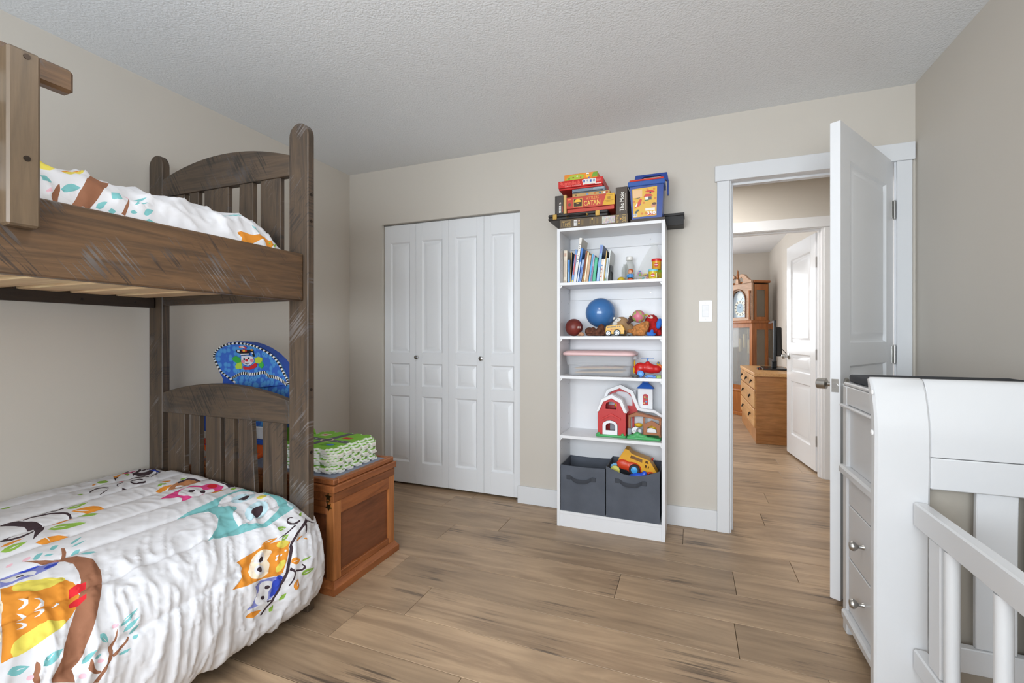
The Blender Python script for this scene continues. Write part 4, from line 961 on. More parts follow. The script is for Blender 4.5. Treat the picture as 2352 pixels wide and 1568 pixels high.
for i in range(10):
    t_ = .0115; z0 = .5005 + i * (t_ + .0003); ph = i % 3
    base_x, base_y = .708 + .006 * math.sin(i * 2.1), -1.27 + .007 * math.cos(i * 1.7) + (.012 if ph == 0 else 0)
    if i == 9: base_x, base_y = .69, -1.268
    P = [(x + base_x, y_ + base_y) for x, y_ in mat_outline(mw, mh, 5, ph > 0)]
    lab = 'top foam play mat of the stack, printed with green fields and grey roads' if i == 9 else 'white foam puzzle mat, %s from the bottom of the stack on the chest' % order[i]
    t = thing('foam_mat', lab, 'play mat', (base_x + mw / 2, base_y + mh / 2, z0), 0, GRP)
    MB().prism(P, 2, z0, z0 + t_ - .0012).build('foam', FOAM, t, smooth=0)
    MB().prism(P, 2, z0 + t_ - .0012, z0 + t_).build('printed_face', GREEN, t, smooth=0)
    if i == 9:
        zt = z0 + t_
        def flat(name, poly, c, dz): MB().prism([(x + base_x, y_ + base_y) for x, y_ in poly], 2, zt, zt + dz).build(name, mat(c, .7), t, smooth=0)
        flat('road', [(.0, .13), (.30, .11), (.30, .15), (.0, .17)], (92, 90, 98), .0004); flat('road', [(.12, .0), (.16, .0), (.19, .30), (.15, .30)], (92, 90, 98), .0005)
        flat('roundabout', circ(.155, .14, .034), (196, 176, 156), .0007); flat('roundabout', circ(.155, .14, .024), (86, 82, 90), .0009)
        for x_ in (.03, .07, .21, .25): flat('road_mark', rect(x_, x_ + .016, .139 - (x_ - .15) * .066, .142 - (x_ - .15) * .066), (235, 235, 235), .0007)
        flat('house', [(.20, .19), (.25, .185), (.255, .215), (.205, .22)], (190, 50, 44), .0008); flat('house', [(.03, .21), (.08, .205), (.085, .25), (.035, .25)], (205, 190, 170), .0006); flat('house', [(.045, .22), (.068, .22), (.07, .238), (.047, .238)], (176, 40, 38), .0009)
        flat('field', [(.03, .03), (.09, .03), (.10, .085), (.03, .085)], (222, 170, 52), .0006); flat('field', [(.20, .04), (.27, .04), (.27, .085), (.20, .085)], (90, 150, 40), .0006); flat('pond', circ(.245, .065, .022, .014), (70, 120, 190), .0008)
mb = MB().prism([(.86, .5035), (.985, .5035), (.975, .70), (.965, .712), (.87, .712)], 1, -.985, -.973)
st = MB().prism([(.30, .5035), (.612, .5035), (.600, .56), (.585, .60), (.57, .625), (.30, .625)], 1, -.952, -.941, bev=.001).build('foam_mat', GREEN)
tag(st, 'green foam play mat standing upright behind the stack on the chest', 'play mat')

# ---------------------------------------------------------------- baby rocker standing on the chest
SHELLO = [(0.21, 0.80), (0.21, 0.887), (0.208, 0.913), (0.191, 0.933), (0.174, 0.96), (0.154, 0.988), (0.144, 1.025), (0.157, 1.065), (0.191, 1.091), (0.245, 1.109), (0.311, 1.115), (0.373, 1.112), (0.421, 1.102), (0.483, 1.082), (0.545, 1.054), (0.599, 1.02), (0.65, 0.976), (0.693, 0.934), (0.731, 0.91), (0.80, 0.886), (.80, .84), (.78, .76), (.70, .69), (.45, .68), (.30, .70)]
PADO = [(.33, .86), (0.305, 0.896), (0.245, 0.928), (0.205, 0.954), (0.174, 0.998), (0.16, 1.035), (0.178, 1.065), (0.218, 1.089), (0.272, 1.102), (0.341, 1.104), (0.399, 1.098), (0.452, 1.086), (0.514, 1.065), (0.575, 1.037), (0.62, 1.003), (0.658, 0.963), (0.693, 0.932), (0.711, 0.905)]
rk = thing('baby_rocker', 'blue leaf print baby rocker seat with zebra applique standing on the chest', 'baby rocker', (.45, -1.16, .504))
YR = -1.28
def bowl(x, z):   # the seat dips away from the viewer in its middle and leans back with height
    u = (x - .42) / .30; w_ = (z - .95) / .2
    return YR + .07 * math.exp(-(u * u + w_ * w_) * .9) + (z - .8) * .10
def patch(outline, thick, off, name, mt, parent=rk, sub=.018):
    P = np.array(outline); lo = P.min(0); hi = P.max(0)
    gx = np.arange(lo[0], hi[0], sub); gz = np.arange(lo[1], hi[1], sub); pts = [Vector(p) for p in outline]; n = len(pts)
    GX, GZ = np.meshgrid(gx, gz); ins = in_poly(outline, GX.ravel(), GZ.ravel()); pts += [Vector((a, b_)) for a, b_, k in zip(GX.ravel(), GZ.ravel(), ins) if k]
    V, E_, Fc, _, _, _ = delaunay_2d_cdt(pts, [(i, (i + 1) % n) for i in range(n)], [], 1, 1e-5)
    m = MB(); fr = [(v[0], bowl(v[0], v[1]) + off, v[1]) for v in V]; bk = [(v[0], bowl(v[0], v[1]) + off + thick, v[1]) for v in V]; k = len(V)
    m.raw(fr + bk, [tuple(f) for f in Fc] + [tuple(i + k for i in f)[::-1] for f in Fc])
    cnt = {}
    for f in Fc:
        for a, b_ in zip(f, f[1:] + f[:1]): cnt[(a, b_)] = 1
    o0 = 0
    for (a, b_) in list(cnt):
        if (b_, a) not in cnt: m.f.append((b_, a, a + k, b_ + k)); m.m.append(0)
    return m.build(name, mt, parent, smooth=50)
def leafprint():
    m, nt, b = new_mat('blue_leaf_fabric'); N, L = nt.nodes, nt.links
    tc = N.new('ShaderNodeTexCoord'); vo = N.new('ShaderNodeTexVoronoi'); vo.inputs['Scale'].default_value = 34; vo.inputs['Randomness'].default_value = .7
    L.new(tc.outputs['Object'], vo.inputs['Vector']); r = N.new('ShaderNodeValToRGB'); e = r.color_ramp.elements
    e[0].position = .08; e[0].color = lin((58, 112, 190)); e[1].position = .16; e[1].color = lin((86, 156, 216)); a = e.new(.46); a.color = lin((74, 144, 210)); a = e.new(.56); a.color = lin((56, 104, 198))
    L.new(vo.outputs['Distance'], r.inputs['Fac']); L.new(r.outputs['Color'], b.inputs['Base Color']); b.inputs['Roughness'].default_value = .8; return m
LEAFM = leafprint(); ROYAL = mat((44, 84, 178), .6)
patch(SHELLO, .05, .012, 'seat_shell', ROYAL)
pd = patch(PADO, .012, -.001, 'seat_pad', LEAFM)
patch([(.32, .66), (.305, .896), (.33, .905), (.46, .905), (.69, .905), (.73, .90), (.79, .885), (.82, .84), (.78, .75), (.69, .70)], .012, .004, 'seat_pad', LEAFM)
pts = [(x, bowl(x, z) - .003, z) for x, z in spline(PADO[1:], 5)]
MB().tube(pts, .0055, 6, seg_mats=[(i // 1) % 2 for i in range(len(pts))]).build('piping', [mat((232, 232, 230), .7), mat((24, 24, 26), .7)], pd)
BAND = [(0.275, 0.927), (0.311, 0.944), (0.344, 0.954), (0.389, 0.951), (0.437, 0.954), (0.496, 0.963), (0.53, 0.948), (0.575, 0.943), (0.62, 0.938), (0.664, 0.924), (0.699, 0.911)]
bs = spline(BAND, 6); bt = MB()
for i in range(len(bs) - 1):
    a, b_ = bs[i], bs[i + 1]
    q = [(a[0], a[1] - .016), (b_[0], b_[1] - .016), (b_[0], b_[1]), (a[0], a[1])]
    bt.raw([(x, bowl(x, z) - .003, z) for x, z in q], [(0, 1, 2, 3)], m=i % 2)
bt.build('zebra_band', [mat((236, 236, 234), .8), mat((22, 22, 24), .8)], pd, smooth=0)
ap = dict(c=pd)
def app(name, poly, c, off): patch(poly, .003, off, name, mat(c, .8), parent=pd, sub=.02)
app('applique_leaf', [(0.272, 1.027), (0.298, 1.037), (0.324, 1.028), (0.331, 1.001), (0.311, 0.996), (0.282, 1.009)], (60, 168, 70), -.004)
app('applique_leaf', [(0.331, 1.005), (0.337, 0.97), (0.298, 0.968), (0.292, 0.982), (0.305, 1.0)], (186, 210, 66), -.004)
app('applique_leaf', [(0.424, 1.026), (0.452, 1.035), (0.483, 1.031), (0.48, 1.013), (0.46, .998), (0.43, 1.003)], (186, 210, 66), -.004)
app('applique_leaf', [(.455, 1.0), (.482, 1.01), (0.493, 0.991), (0.477, 0.975), (0.452, 0.985)], (70, 180, 76), -.004)
app('applique_collar', [(0.341, 0.983), (0.383, 0.98), (0.43, 1.003), (0.443, 0.992), (0.433, 0.979), (0.392, 0.966), (0.35, 0.965)], (208, 42, 44), -.005)
app('applique_face', [(0.337, 1.038), (0.389, 1.041), (0.414, 1.034), (0.421, 1.012), (0.402, 0.994), (0.379, 0.986), (0.354, 0.993), (0.334, 1.006)], (224, 222, 228), -.006)
app('applique_mane', [(0.305, 1.071), (0.408, 1.072), (0.408, 1.059), (0.395, 1.057), (0.395, 1.045), (0.337, 1.040), (0.331, 1.051), (0.311, 1.055)], (26, 26, 28), -.006)
app('applique_mane', [(.335, 1.05), (.392, 1.052), (.392, 1.046), (.337, 1.043)], (224, 222, 228), -.008); app('applique_mane', [(.317, 1.069), (.332, 1.069), (.332, 1.058), (.317, 1.058)], (224, 222, 228), -.008)
app('applique_flower', circ(.365, 1.066, .018, .008, 10), (214, 60, 40), -.009); app('applique_flower', circ(.365, 1.066, .008, .005, 8), (232, 196, 60), -.011)
app('applique_mane', [(.409, 1.072), (.424, 1.072), (.428, 1.036), (.418, 1.034)], (26, 26, 28), -.006); app('applique_mane', [(.409, 1.075), (.424, 1.075), (.424, 1.066), (.410, 1.066)], (222, 150, 40), -.008); app('applique_mane', [(.413, 1.058), (.424, 1.058), (.425, 1.049), (.415, 1.049)], (224, 222, 228), -.008)
app('applique_nose', circ(.373, 1.015, .009, .007, 10), (208, 40, 44), -.0095)
for x, z in ((.347, 1.008), (.408, 1.015)): app('applique_cheek', circ(x, z, .011, .009, 10), (226, 138, 158), -.0085)
for x, z in ((.357, 1.021), (.389, 1.026)): app('applique_eye', circ(x, z, .004, .006, 8), (24, 24, 30), -.0095)
app('applique_mouth', [(.358, .999), (.375, .994), (.392, 1.001), (.39, 1.003), (.375, .997), (.36, 1.002)], (90, 60, 70), -.0095)
app('fabric_tag', [(0.328, 1.09), (0.357, 1.092), (0.379, 1.083), (0.376, 1.076), (0.35, 1.081), (0.329, 1.081)], (210, 52, 52), -.005)
app('fabric_tag', [(0.335, 1.087), (0.357, 1.089), (0.372, 1.081), (.37, 1.079), (0.353, 1.0835), (0.335, 1.0845)], (236, 226, 226), -.008)
TUBE = mat((40, 70, 190), .4); ORG_ = mat((222, 96, 40), .45); LIME = mat((150, 230, 90), .4)
MB().tube([(.20, -1.30, .56), (.24, -1.30, .64), (.40, -1.29, .70), (.55, -1.28, .67), (.66, -1.27, .60)], .011, 8).build('front_rail', TUBE, rk)
MB().tube([(.20, -1.01, .56), (.24, -1.02, .64), (.40, -1.04, .72), (.55, -1.05, .68), (.66, -1.04, .60)], .011, 8).build('back_rail', TUBE, rk)
for yy in (-1.31, -1.01):
    P = [(.16 + .50 * k / 12, yy, .516 + .075 * (2 * k / 12 - 1) ** 2) for k in range(13)]
    MB().tube(P, .012, 8).build('runner', ORG_, rk)
B(.20, .33, -1.315, -1.30, .65, .735, .004).build('side_cover', ROYAL, rk); B(.34, .50, -1.312, -1.298, .618, .705, .004).build('toy_tray', mat((225, 225, 228), .5), rk)
B(.50, .665, -1.314, -1.30, .64, .70, .004).build('toy_tray', mat((220, 220, 224), .5), rk); B(.52, .668, -1.318, -1.30, .615, .638, .003).build('trim_bar', ROYAL, rk); B(.5, .668, -1.316, -1.30, .57, .612, .003).build('side_bar', ORG_, rk)
B(.16, .42, -1.318, -1.30, .585, .612, .003).build('side_bar', mat((186, 60, 36), .5), rk)
for x, z in ((.165, .628), (.262, .575), (.40, .545)): MB().ell((x, -1.318, z), (.02, .008, .022), n=12).build('button', LIME, rk)
MB().ell((.47, -1.318, .548), (.016, .008, .016), n=12).build('button', mat((70, 130, 230), .4), rk)
# ---------------------------------------------------------------- bookcase
CASEW = mat((226, 226, 228), .32, spec=.5)
bc = thing('bookcase', 'tall narrow white bookcase against the beige wall, full of toys', 'bookcase', (2.115, -.147, 0))
BX0, BX1, BYF, BYB = 1.806, 2.425, -.275, -.018
B(BX0, BX0 + .018, BYF, BYB, 0, 1.79, .0008).build('side_panel', CASEW, bc); B(BX1 - .018, BX1, BYF, BYB, 0, 1.79, .0008).build('side_panel', CASEW, bc)
IX0, IX1 = BX0 + .0182, BX1 - .0182
SHELF = [1.465, 1.143, .906, .548]
B(IX0, IX1, BYF, BYB, 1.772, 1.79, .0008).build('top_board', CASEW, bc)
for z in SHELF: B(IX0, IX1, BYF + .002, BYB - .006, z - .0175, z, .0008).build('shelf', CASEW, bc)
B(IX0, IX1, BYF + .002, BYB - .006, .0775, .094, .0008).build('shelf', CASEW, bc)
B(IX0, IX1, BYF + .004, BYF + .02, 0, .077, .0008).build('kick_board', CASEW, bc)
B(IX0, IX1, BYB - .005, BYB - .001, .08, 1.772).build('back_panel', CASEW, bc)
for a, b_ in ((1.70, 1.7715), (1.374, 1.447), (1.057, 1.125)): B(IX0 + .006, IX1, BYB - .018, BYB - .0062, a, b_, .0006).build('back_strip', CASEW, bc)
for x, z in ((2.33, 1.735), (2.33, 1.41)): MB().cyl((x, BYB - .019, z), (x, BYB - .0178, z), .004, n=10).build('screw', mat((150, 150, 152), .3, .8), bc)
for z in SHELF:
    for x, s in ((IX0, 1), (IX1, -1)):
        MB().prism([(x, z - .018), (x + s * .012, z - .018), (x, z - .034)], 1, BYF + .012, BYF + .022).build('shelf_support', mat((240, 240, 240), .4), bc, smooth=0)
for y_ in (-.235, -.07):
    for z in np.arange(.20, 1.7, .064):
        if min(abs(z - s) for s in SHELF) > .03 and z > .40: MB().cyl((IX0 - .0002, y_, z), (IX0 + .0003, y_, z), .0025, n=6).build('pin_hole', mat((150, 150, 152), .6), bc)

# ---------------------------------------------------------------- things on top of the bookcase
def carton(name, label, x0, x1, y0, y1, z0, z1, c, side=None, seam=None, bev=.0015):
    t = thing(name, label, 'box', ((x0 + x1) / 2, (y0 + y1) / 2, z0))
    mm = mat(c, .45, var=.04)
    if seam:
        B(x0 + .003, x1 - .003, y0 + .003, y1 - .003, z0, z0 + seam, bev).build('tray', mm, t); B(x0, x1, y0, y1, z0 + seam + .002, z1, bev).build('lid', mm, t)
        B(x0 + .006, x1 - .006, y0 + .006, y1 - .006, z0 + seam, z0 + seam + .002).build('gap', mat((40, 18, 14), .8), t)
    else: B(x0, x1, y0, y1, z0, z1, bev).build('carton', mm, t)
    return t
TOP = 1.7905
GOLD = mat((192, 160, 92), .45); WHT = mat((238, 236, 232), .6)
pz = carton('puzzle_box', 'brown jigsaw puzzle box lying flat on the bookcase, under the black case', 1.819, 2.222, -.262, -.03, TOP, TOP + .056, (92, 76, 56))
yf = -.262
for a in (rect(1.831, 1.889, 1.801, 1.8025), rect(1.831, 1.889, 1.8355, 1.837), rect(1.831, 1.8325, 1.801, 1.837), rect(1.8875, 1.889, 1.801, 1.837)): decal(pz, 'printed_frame', a, yf, GOLD)
text(pz, 'Trefl', (1.837, 1.883, 1.806, 1.832), yf, GOLD)
decal(pz, 'barcode', rect(1.907, 1.928, 1.802, 1.837), yf, WHT)
for k in range(4): decal(pz, 'barcode_line', rect(1.909, 1.926, 1.806 + k * .0075, 1.809 + k * .0075), yf - .0005, mat((120, 110, 105), .6))
decal(pz, 'emblem', circ(1.938, 1.831, .005), yf, mat((214, 170, 150), .6)); decal(pz, 'emblem', circ(1.938, 1.816, .005), yf, GOLD)
for x in (1.952, 1.957, 1.962, 2.003, 2.008, 2.024, 2.029, 2.04, 2.045, 2.051, 2.062): decal(pz, 'small_print', rect(x, x + .0017, 1.805, 1.837), yf, mat((150, 124, 74), .6))
decal(pz, 'emblem', rect(2.013, 2.021, 1.83, 1.84), yf, mat((204, 172, 92), .6))
def speckle():
    m, nt, b = new_mat('puzzle_picture'); N, L = nt.nodes, nt.links; tc = N.new('ShaderNodeTexCoord'); v = N.new('ShaderNodeTexVoronoi'); v.inputs['Scale'].default_value = 170
    L.new(tc.outputs['Object'], v.inputs['Vector']); mx = N.new('ShaderNodeMix'); mx.data_type = 'RGBA'; mx.inputs[0].default_value = .25; mx.inputs[6].default_value = lin((188, 178, 172)); L.new(v.outputs['Color'], mx.inputs[7]); L.new(mx.outputs[2], b.inputs['Base Color']); return m
decal(pz, 'picture', rect(2.075, 2.149, 1.801, 1.842), yf, speckle())
text(pz, 'Puzzle', (2.158, 2.172, 1.798, 1.842), yf, GOLD, rot=3); text(pz, '1000', (2.192, 2.212, 1.798, 1.842), yf, GOLD, rot=3); decal(pz, 'emblem', circ(2.182, 1.82, .005, n=8), yf, mat((206, 150, 60), .5))
zc = TOP + .0565
cs = thing('briefcase', 'black hard case with brass clasps and a handle, lying on the puzzle box', 'case', (1.93, -.14, zc))
BLK = mat((38, 34, 31), .45, bump=.12, bscale=320)
B(1.745, 2.108, -.257, -.02, zc, zc + .019, .004).build('lower_shell', BLK, cs); B(1.745, 2.108, -.257, -.02, zc + .0197, zc + .0375, .004).build('upper_shell', BLK, cs)
for x in (1.776, 2.035):
    cp = MB(); cp.prism(rrect(x, x + .026, zc + .004, zc + .035, .004), 1, -.264, -.2565, bev=.0015); cp.box(x + .008, x + .018, -.2665, -.264, zc + .008, zc + .017); cp.build('clasp', mat((176, 142, 78), .5, .9), cs)
hd = [(1.868, -.258, zc + .017), (1.87, -.274, zc + .017), (1.885, -.282, zc + .016), (1.93, -.284, zc + .015), (1.965, -.282, zc + .016), (1.98, -.274, zc + .017), (1.982, -.258, zc + .017)]
MB().tube([tuple(p) for p in spline(hd, 4)], .0052, 8).build('handle', mat((24, 22, 22), .4), cs)
for x in (1.862, 1.978): B(x, x + .012, -.265, -.2572, zc + .011, zc + .025, .002).build('handle_mount', mat((176, 142, 78), .5, .9), cs)
zb = zc + .038
dk = carton('box', 'grey-black game box standing upright at the left end of the black case', 1.786, 1.838, -.25, -.05, zb, zb + .112, (70, 64, 60))
dk['category'] = 'box'
decal(dk, 'edge_line', rect(1.797, 1.7985, zb, zb + .11), -.25, mat((46, 42, 40), .6)); decal(dk, 'barcode', rect(1.812, 1.824, zb + .008, zb + .05), -.25, WHT)
for k in range(5): decal(dk, 'barcode_line', rect(1.813, 1.823, zb + .012 + k * .007, zb + .0145 + k * .007), -.2506, mat((60, 56, 54), .6))
decal(dk, 'mark', rect(1.830, 1.835, zb + .01, zb + .048), -.25, mat((176, 70, 60), .6)); decal(dk, 'mark', [(1.812, zb + .06), (1.824, zb + .06), (1.824, zb + .07), (1.818, zb + .072)], -.25, mat((200, 190, 180), .6))
gb = carton('book', 'slim gold-edged book between the grey-black box and the red sunset-picture box', 1.8395, 1.858, -.25, -.06, zb, zb + .114, (206, 168, 104)); gb['category'] = 'book'
ca = carton('game_box', 'red and yellow board game box with a sunset picture, on the black case', 1.8595, 2.146, -.252, -.03, zb, zb + .093, (190, 66, 50), seam=.022)
z0 = zb + .024; yf = -.252
decal(ca, 'printed_corner', [(2.075, z0 + .002), (2.1455, z0 + .002), (2.1455, z0 + .068), (2.098, z0 + .068)], yf, mat((218, 168, 46), .5))
decal(ca, 'picture_frame', rect(1.901, 1.956, z0 + .008, z0 + .058), yf, mat((214, 170, 80), .5)); decal(ca, 'picture', rect(1.904, 1.953, z0 + .011, z0 + .055), yf - .0005, mat((70, 52, 40), .6))
decal(ca, 'picture_sun', [(1.906, z0 + .036)] + circ(1.928, z0 + .036, .021, .018, 10, PI, 0) + [(1.950, z0 + .036)], yf - .001, mat((240, 186, 60), .5)); decal(ca, 'picture_glint', rect(1.921, 1.937, z0 + .026, z0 + .030), yf - .001, mat((226, 170, 70), .5))
text(ca, 'SETTLERS', (1.978, 2.053, z0 + .046, z0 + .062), yf, mat((222, 170, 80), .5)); text(ca, 'CATAN', (1.965, 2.062, z0 + .010, z0 + .039), yf, mat((236, 200, 96), .45), bold=.015)
decal(ca, 'emblem', circ(1.878, z0 + .054, .010, .006, 10, 0, PI) + [(1.868, z0 + .053)], yf, mat((226, 150, 60), .5)); decal(ca, 'emblem', circ(1.878, z0 + .026, .009, .010, 10), yf, mat((110, 82, 56), .5))
decal(ca, 'emblem', rect(2.105, 2.122, z0 + .034, z0 + .051), yf - .0003, mat((170, 122, 40), .5))
for k, (a, b_) in enumerate(((2.089, 2.140), (2.097, 2.135), (2.096, 2.134))): decal(ca, 'small_print', rect(a, b_, z0 + (.027, .020, .059)[k], z0 + (.0285, .0215, .0605)[k]), yf - .0003, mat((150, 96, 34), .6))
z1 = zb + .0935
tn = carton('game_box', 'thin tan box on top of the red sunset-picture game box', 1.893, 2.117, -.245, -.03, z1, z1 + .021, (190, 150, 92))
for x, c in ((1.915, (120, 90, 60)), (1.985, (120, 150, 190)), (2.03, (196, 110, 50)), (2.06, (70, 110, 150)), (2.085, (226, 226, 224)), (2.10, (180, 50, 44))): decal(tn, 'printed_figure', circ(x, z1 + .011, .007, .006, 8), -.245, mat(c, .6))
bl = carton('game_box', 'thin grey-blue box under the red rummy game box', 1.893, 2.088, -.248, -.03, z1 + .0215, z1 + .0475, (120, 134, 146))
decal(bl, 'printed_band', rect(1.90, 2.08, z1 + .024, z1 + .030), -.248, mat((52, 56, 62), .6)); decal(bl, 'printed_band', rect(2.02, 2.083, z1 + .036, z1 + .044), -.248, mat((160, 172, 180), .6))
z2 = z1 + .048
rm = carton('game_box', 'long red tile rummy game box near the top of the pile', 1.809, 2.078, -.255, -.05, z2, z2 + .054, (196, 34, 30), seam=.010)
text(rm, 'Rummikub', (1.818, 1.942, z2 + .026, z2 + .050), -.255, mat((226, 90, 78), .5), bold=.02); text(rm, 'CLASSIC  CLASSIQUE', (1.85, 1.946, z2 + .016, z2 + .0225), -.255, mat((238, 200, 190), .5))
for k in range(4):
    cx = 1.968 + k * .0195; a = (.18, .05, .1, -.03)[k]
    P = [(cx + dx * math.cos(a) - dz * math.sin(a), z2 + .034 + dx * math.sin(a) + dz * math.cos(a)) for dx, dz in rect(-.0105, .0105, -.0155, .0155)]
    decal(rm, 'printed_tile', P, -.2552 - k * .0002, mat((226, 222, 214), .5)); text(rm, '1518'[k], (cx - .005, cx + .005, z2 + .030, z2 + .044), -.2562 - k * .0002, mat((70, 100, 176), .5))
for k in range(5): decal(rm, 'logo_mark', rect(2.034 + k * .0075, 2.0395 + k * .0075, z2 + .0145 + (k % 2) * .001, z2 + .0205), -.255, mat((244, 236, 230), .5))
for k in range(3): decal(rm, 'small_print', rect(2.04, 2.066, z2 + .032 + k * .006, z2 + .0335 + k * .006), -.255, mat((236, 170, 160), .6))
z3 = z2 + .0545
og = carton('game_box', 'small orange and green box topping the game pile', 1.845, 2.046, -.25, -.08, z3, z3 + .036, (224, 136, 40))
decal(og, 'printed_hill', [(1.85, z3 + .002), (1.96, z3 + .002), (1.966, z3 + .026), (1.93, z3 + .032), (1.885, z3 + .028), (1.865, z3 + .016)], -.25, mat((168, 186, 56), .5))
decal(og, 'printed_hill', [(2.01, z3 + .004), (2.0455, z3 + .008), (2.0455, z3 + .035), (2.02, z3 + .032)], -.25, mat((112, 160, 54), .5))
decal(og, 'printed_duck', circ(1.988, z3 + .016, .011, .010, 12), -.2503, mat((244, 190, 52), .5)); decal(og, 'printed_duck', circ(1.988, z3 + .028, .008, .006, 10), -.2503, mat((244, 236, 220), .5)); decal(og, 'printed_feet', circ(1.995, z3 + .005, .006, .003, 8), -.2503, mat((70, 110, 190), .5))
for x, z, c in ((1.90, .014, (150, 60, 40)), (1.925, .020, (236, 230, 220)), (1.945, .012, (196, 90, 50)), (1.875, .010, (90, 130, 50))): decal(og, 'printed_detail', circ(x, z3 + z, .006, .004, 8), -.2503, mat(c, .5))
zm = TOP + .0565
mo = carton('puzzle_box', 'dark brown box standing upright on the puzzle box, white lettering up its side', 2.153, 2.219, -.255, -.04, zm, zm + .158, (74, 62, 52))
text(mo, 'The Mole', (2.176, 2.199, zm + .018, zm + .128), -.255, mat((232, 228, 220), .5), rot=1, bold=.012); decal(mo, 'small_print', rect(2.206, 2.2085, zm + .022, zm + .120), -.255, mat((170, 160, 148), .6))
# flat dark box under the bucket, dark box at the back right
bx = carton('game_board', 'flat dark brown board case under the blue bucket', 2.236, 2.424, -.262, -.118, TOP, TOP + .0185, (58, 46, 38)); bx['category'] = 'board game'
db = thing('box', 'black-brown lidded box sticking out past the right end of the bookcase top', 'box', (2.40, -.07, TOP))
DKB = mat((22, 18, 16), .5, bump=.1, bscale=150)
B(2.26, 2.520, -.112, -.006, TOP, TOP + .055, .001).build('tray', DKB, db); B(2.256, 2.524, -.116, -.004, TOP + .0555, TOP + .070, .001).build('lid', mat((28, 23, 20), .5, bump=.1, bscale=150), db)
# brick bucket
zk = TOP + .019
bk = thing('toy_bucket', 'blue toy brick bucket with red lid, handle and yellow picture label', 'bucket', (2.325, -.19, zk))
BLUE = mat((22, 60, 140), .3); BLUE2 = mat((42, 84, 160), .3)
def frus(x0, x1, y0, y1, z0, X0_, X1_, Y0_, Y1_, z1):
    return [(x0, y0, z0), (x1, y0, z0), (x1, y1, z0), (x0, y1, z0), (X0_, Y0_, z1), (X1_, Y0_, z1), (X1_, Y1_, z1), (X0_, Y1_, z1)], [(0, 3, 2, 1), (4, 5, 6, 7), (0, 1, 5, 4), (1, 2, 6, 5), (2, 3, 7, 6), (3, 0, 4, 7)]
v, f = frus(2.244, 2.408, -.250, -.128, zk, 2.232, 2.416, -.259, -.122, zk + .192); MB().raw(v, f).build('body', BLUE, bk, smooth=0)
B(2.223, 2.424, -.267, -.1185, zk + .186, zk + .213, .003).build('rim', BLUE2, bk); B(2.230, 2.418, -.262, -.1195, zk + .213, zk + .224, .003).build('lid', mat((206, 54, 32), .35), bk)
def on_front(x, z): return -.250 - .009 * (z - zk) / .192 - .0006
def bdec(name, poly, c, d=0):
    V = [(x, on_front(x, z) - d, z) for x, z in poly]; n = len(V); W = [(x, y_ + .0006, z) for x, y_, z in V]
    MB().raw(V + W, [tuple(range(n))] + [(i, i + n, (i + 1) % n + n, (i + 1) % n) for i in range(n)]).build(name, mat(c, .35), bk, smooth=0)
lx0, lx1, lz0, lz1 = 2.246, 2.382, zk + .012, zk + .176
bdec('label', [(lx0 + .006, lz0), (lx1 - .004, lz0 + .002), (lx1, lz1), (lx0, lz1 - .004)], (218, 172, 54), .0)
bdec('label_panel', rect(lx0 + .006, lx0 + .055, zk + .122, zk + .166), (226, 184, 134), .0006)
bdec('label_car', [(2.312, zk + .150), (2.33, zk + .158), (2.356, zk + .156), (2.37, zk + .148), (2.362, zk + .142), (2.33, zk + .146)], (200, 50, 34), .0006); bdec('label_wheel', circ(2.346, zk + .144, .005), (50, 50, 60), .0009)
bdec('label_house', rect(2.318, 2.352, zk + .106, zk + .122), (226, 226, 222), .0006); bdec('label_house', rect(2.334, 2.352, zk + .104, zk + .122), (72, 74, 84), .0008); bdec('label_roof', [(2.308, zk + .122), (2.32, zk + .138), (2.348, zk + .136), (2.36, zk + .124)], (200, 50, 40), .0009); bdec('label_grass', rect(2.314, 2.336, zk + .100, zk + .1055), (60, 110, 60), .0008)
bdec('label_parrot', [(2.256, zk + .062), (2.27, zk + .084), (2.284, zk + .108), (2.292, zk + .116), (2.300, zk + .110), (2.296, zk + .094), (2.284, zk + .074)], (202, 60, 36), .0006); bdec('label_wing', [(2.262, zk + .072), (2.272, zk + .094), (2.276, zk + .088), (2.268, zk + .07)], (232, 228, 220), .0009); bdec('label_wing', [(2.284, zk + .072), (2.296, zk + .096), (2.292, zk + .08)], (70, 90, 150), .0009)
bdec('label_blade', [(2.258, zk + .117), (2.288, zk + .122), (2.29, zk + .119), (2.26, zk + .114)], (60, 60, 70), .0006)
bdec('label_child', circ(2.362, zk + .072, .013, .011), (206, 140, 108), .0006); bdec('label_hair', circ(2.366, zk + .080, .012, .007), (84, 50, 36), .0009); bdec('label_shirt', rect(2.318, 2.37, zk + .044, zk + .058), (228, 224, 214), .0008)
for x, z in ((2.27, .044), (2.278, .05), (2.266, .038)): bdec('label_brick', circ(x, zk + z, .007, .005, 8), (70, 84, 80), .0006)
for x, z, c in ((2.366, .162, (214, 130, 40)), (2.33, .162, (214, 130, 40)), (2.31, .09, (206, 120, 40)), (2.30, .03, (206, 120, 40)), (2.32, .03, (206, 120, 40)), (2.372, .11, (206, 120, 40)), (2.256, .10, (210, 128, 44))): bdec('label_spot', circ(x, zk + z, .007, .006, 7), c, .0005)
bdec('barcode', rect(2.250, 2.274, zk + .016, zk + .032), (230, 230, 230), .0008)
for k in range(5): bdec('barcode_line', rect(2.252 + k * .0042, 2.254 + k * .0042, zk + .018, zk + .030), (70, 76, 90), .0012)
bdec('label_shadow', rect(2.326, 2.374, zk + .018, zk + .030), (196, 40, 34), .0008)
text(bk, '350', (2.326, 2.374, zk + .020, zk + .040), -.2535, mat((240, 238, 234), .5), bold=.03)
hb_ = MB(); hx0, hx1 = 2.243, 2.440; yb_ = -.165
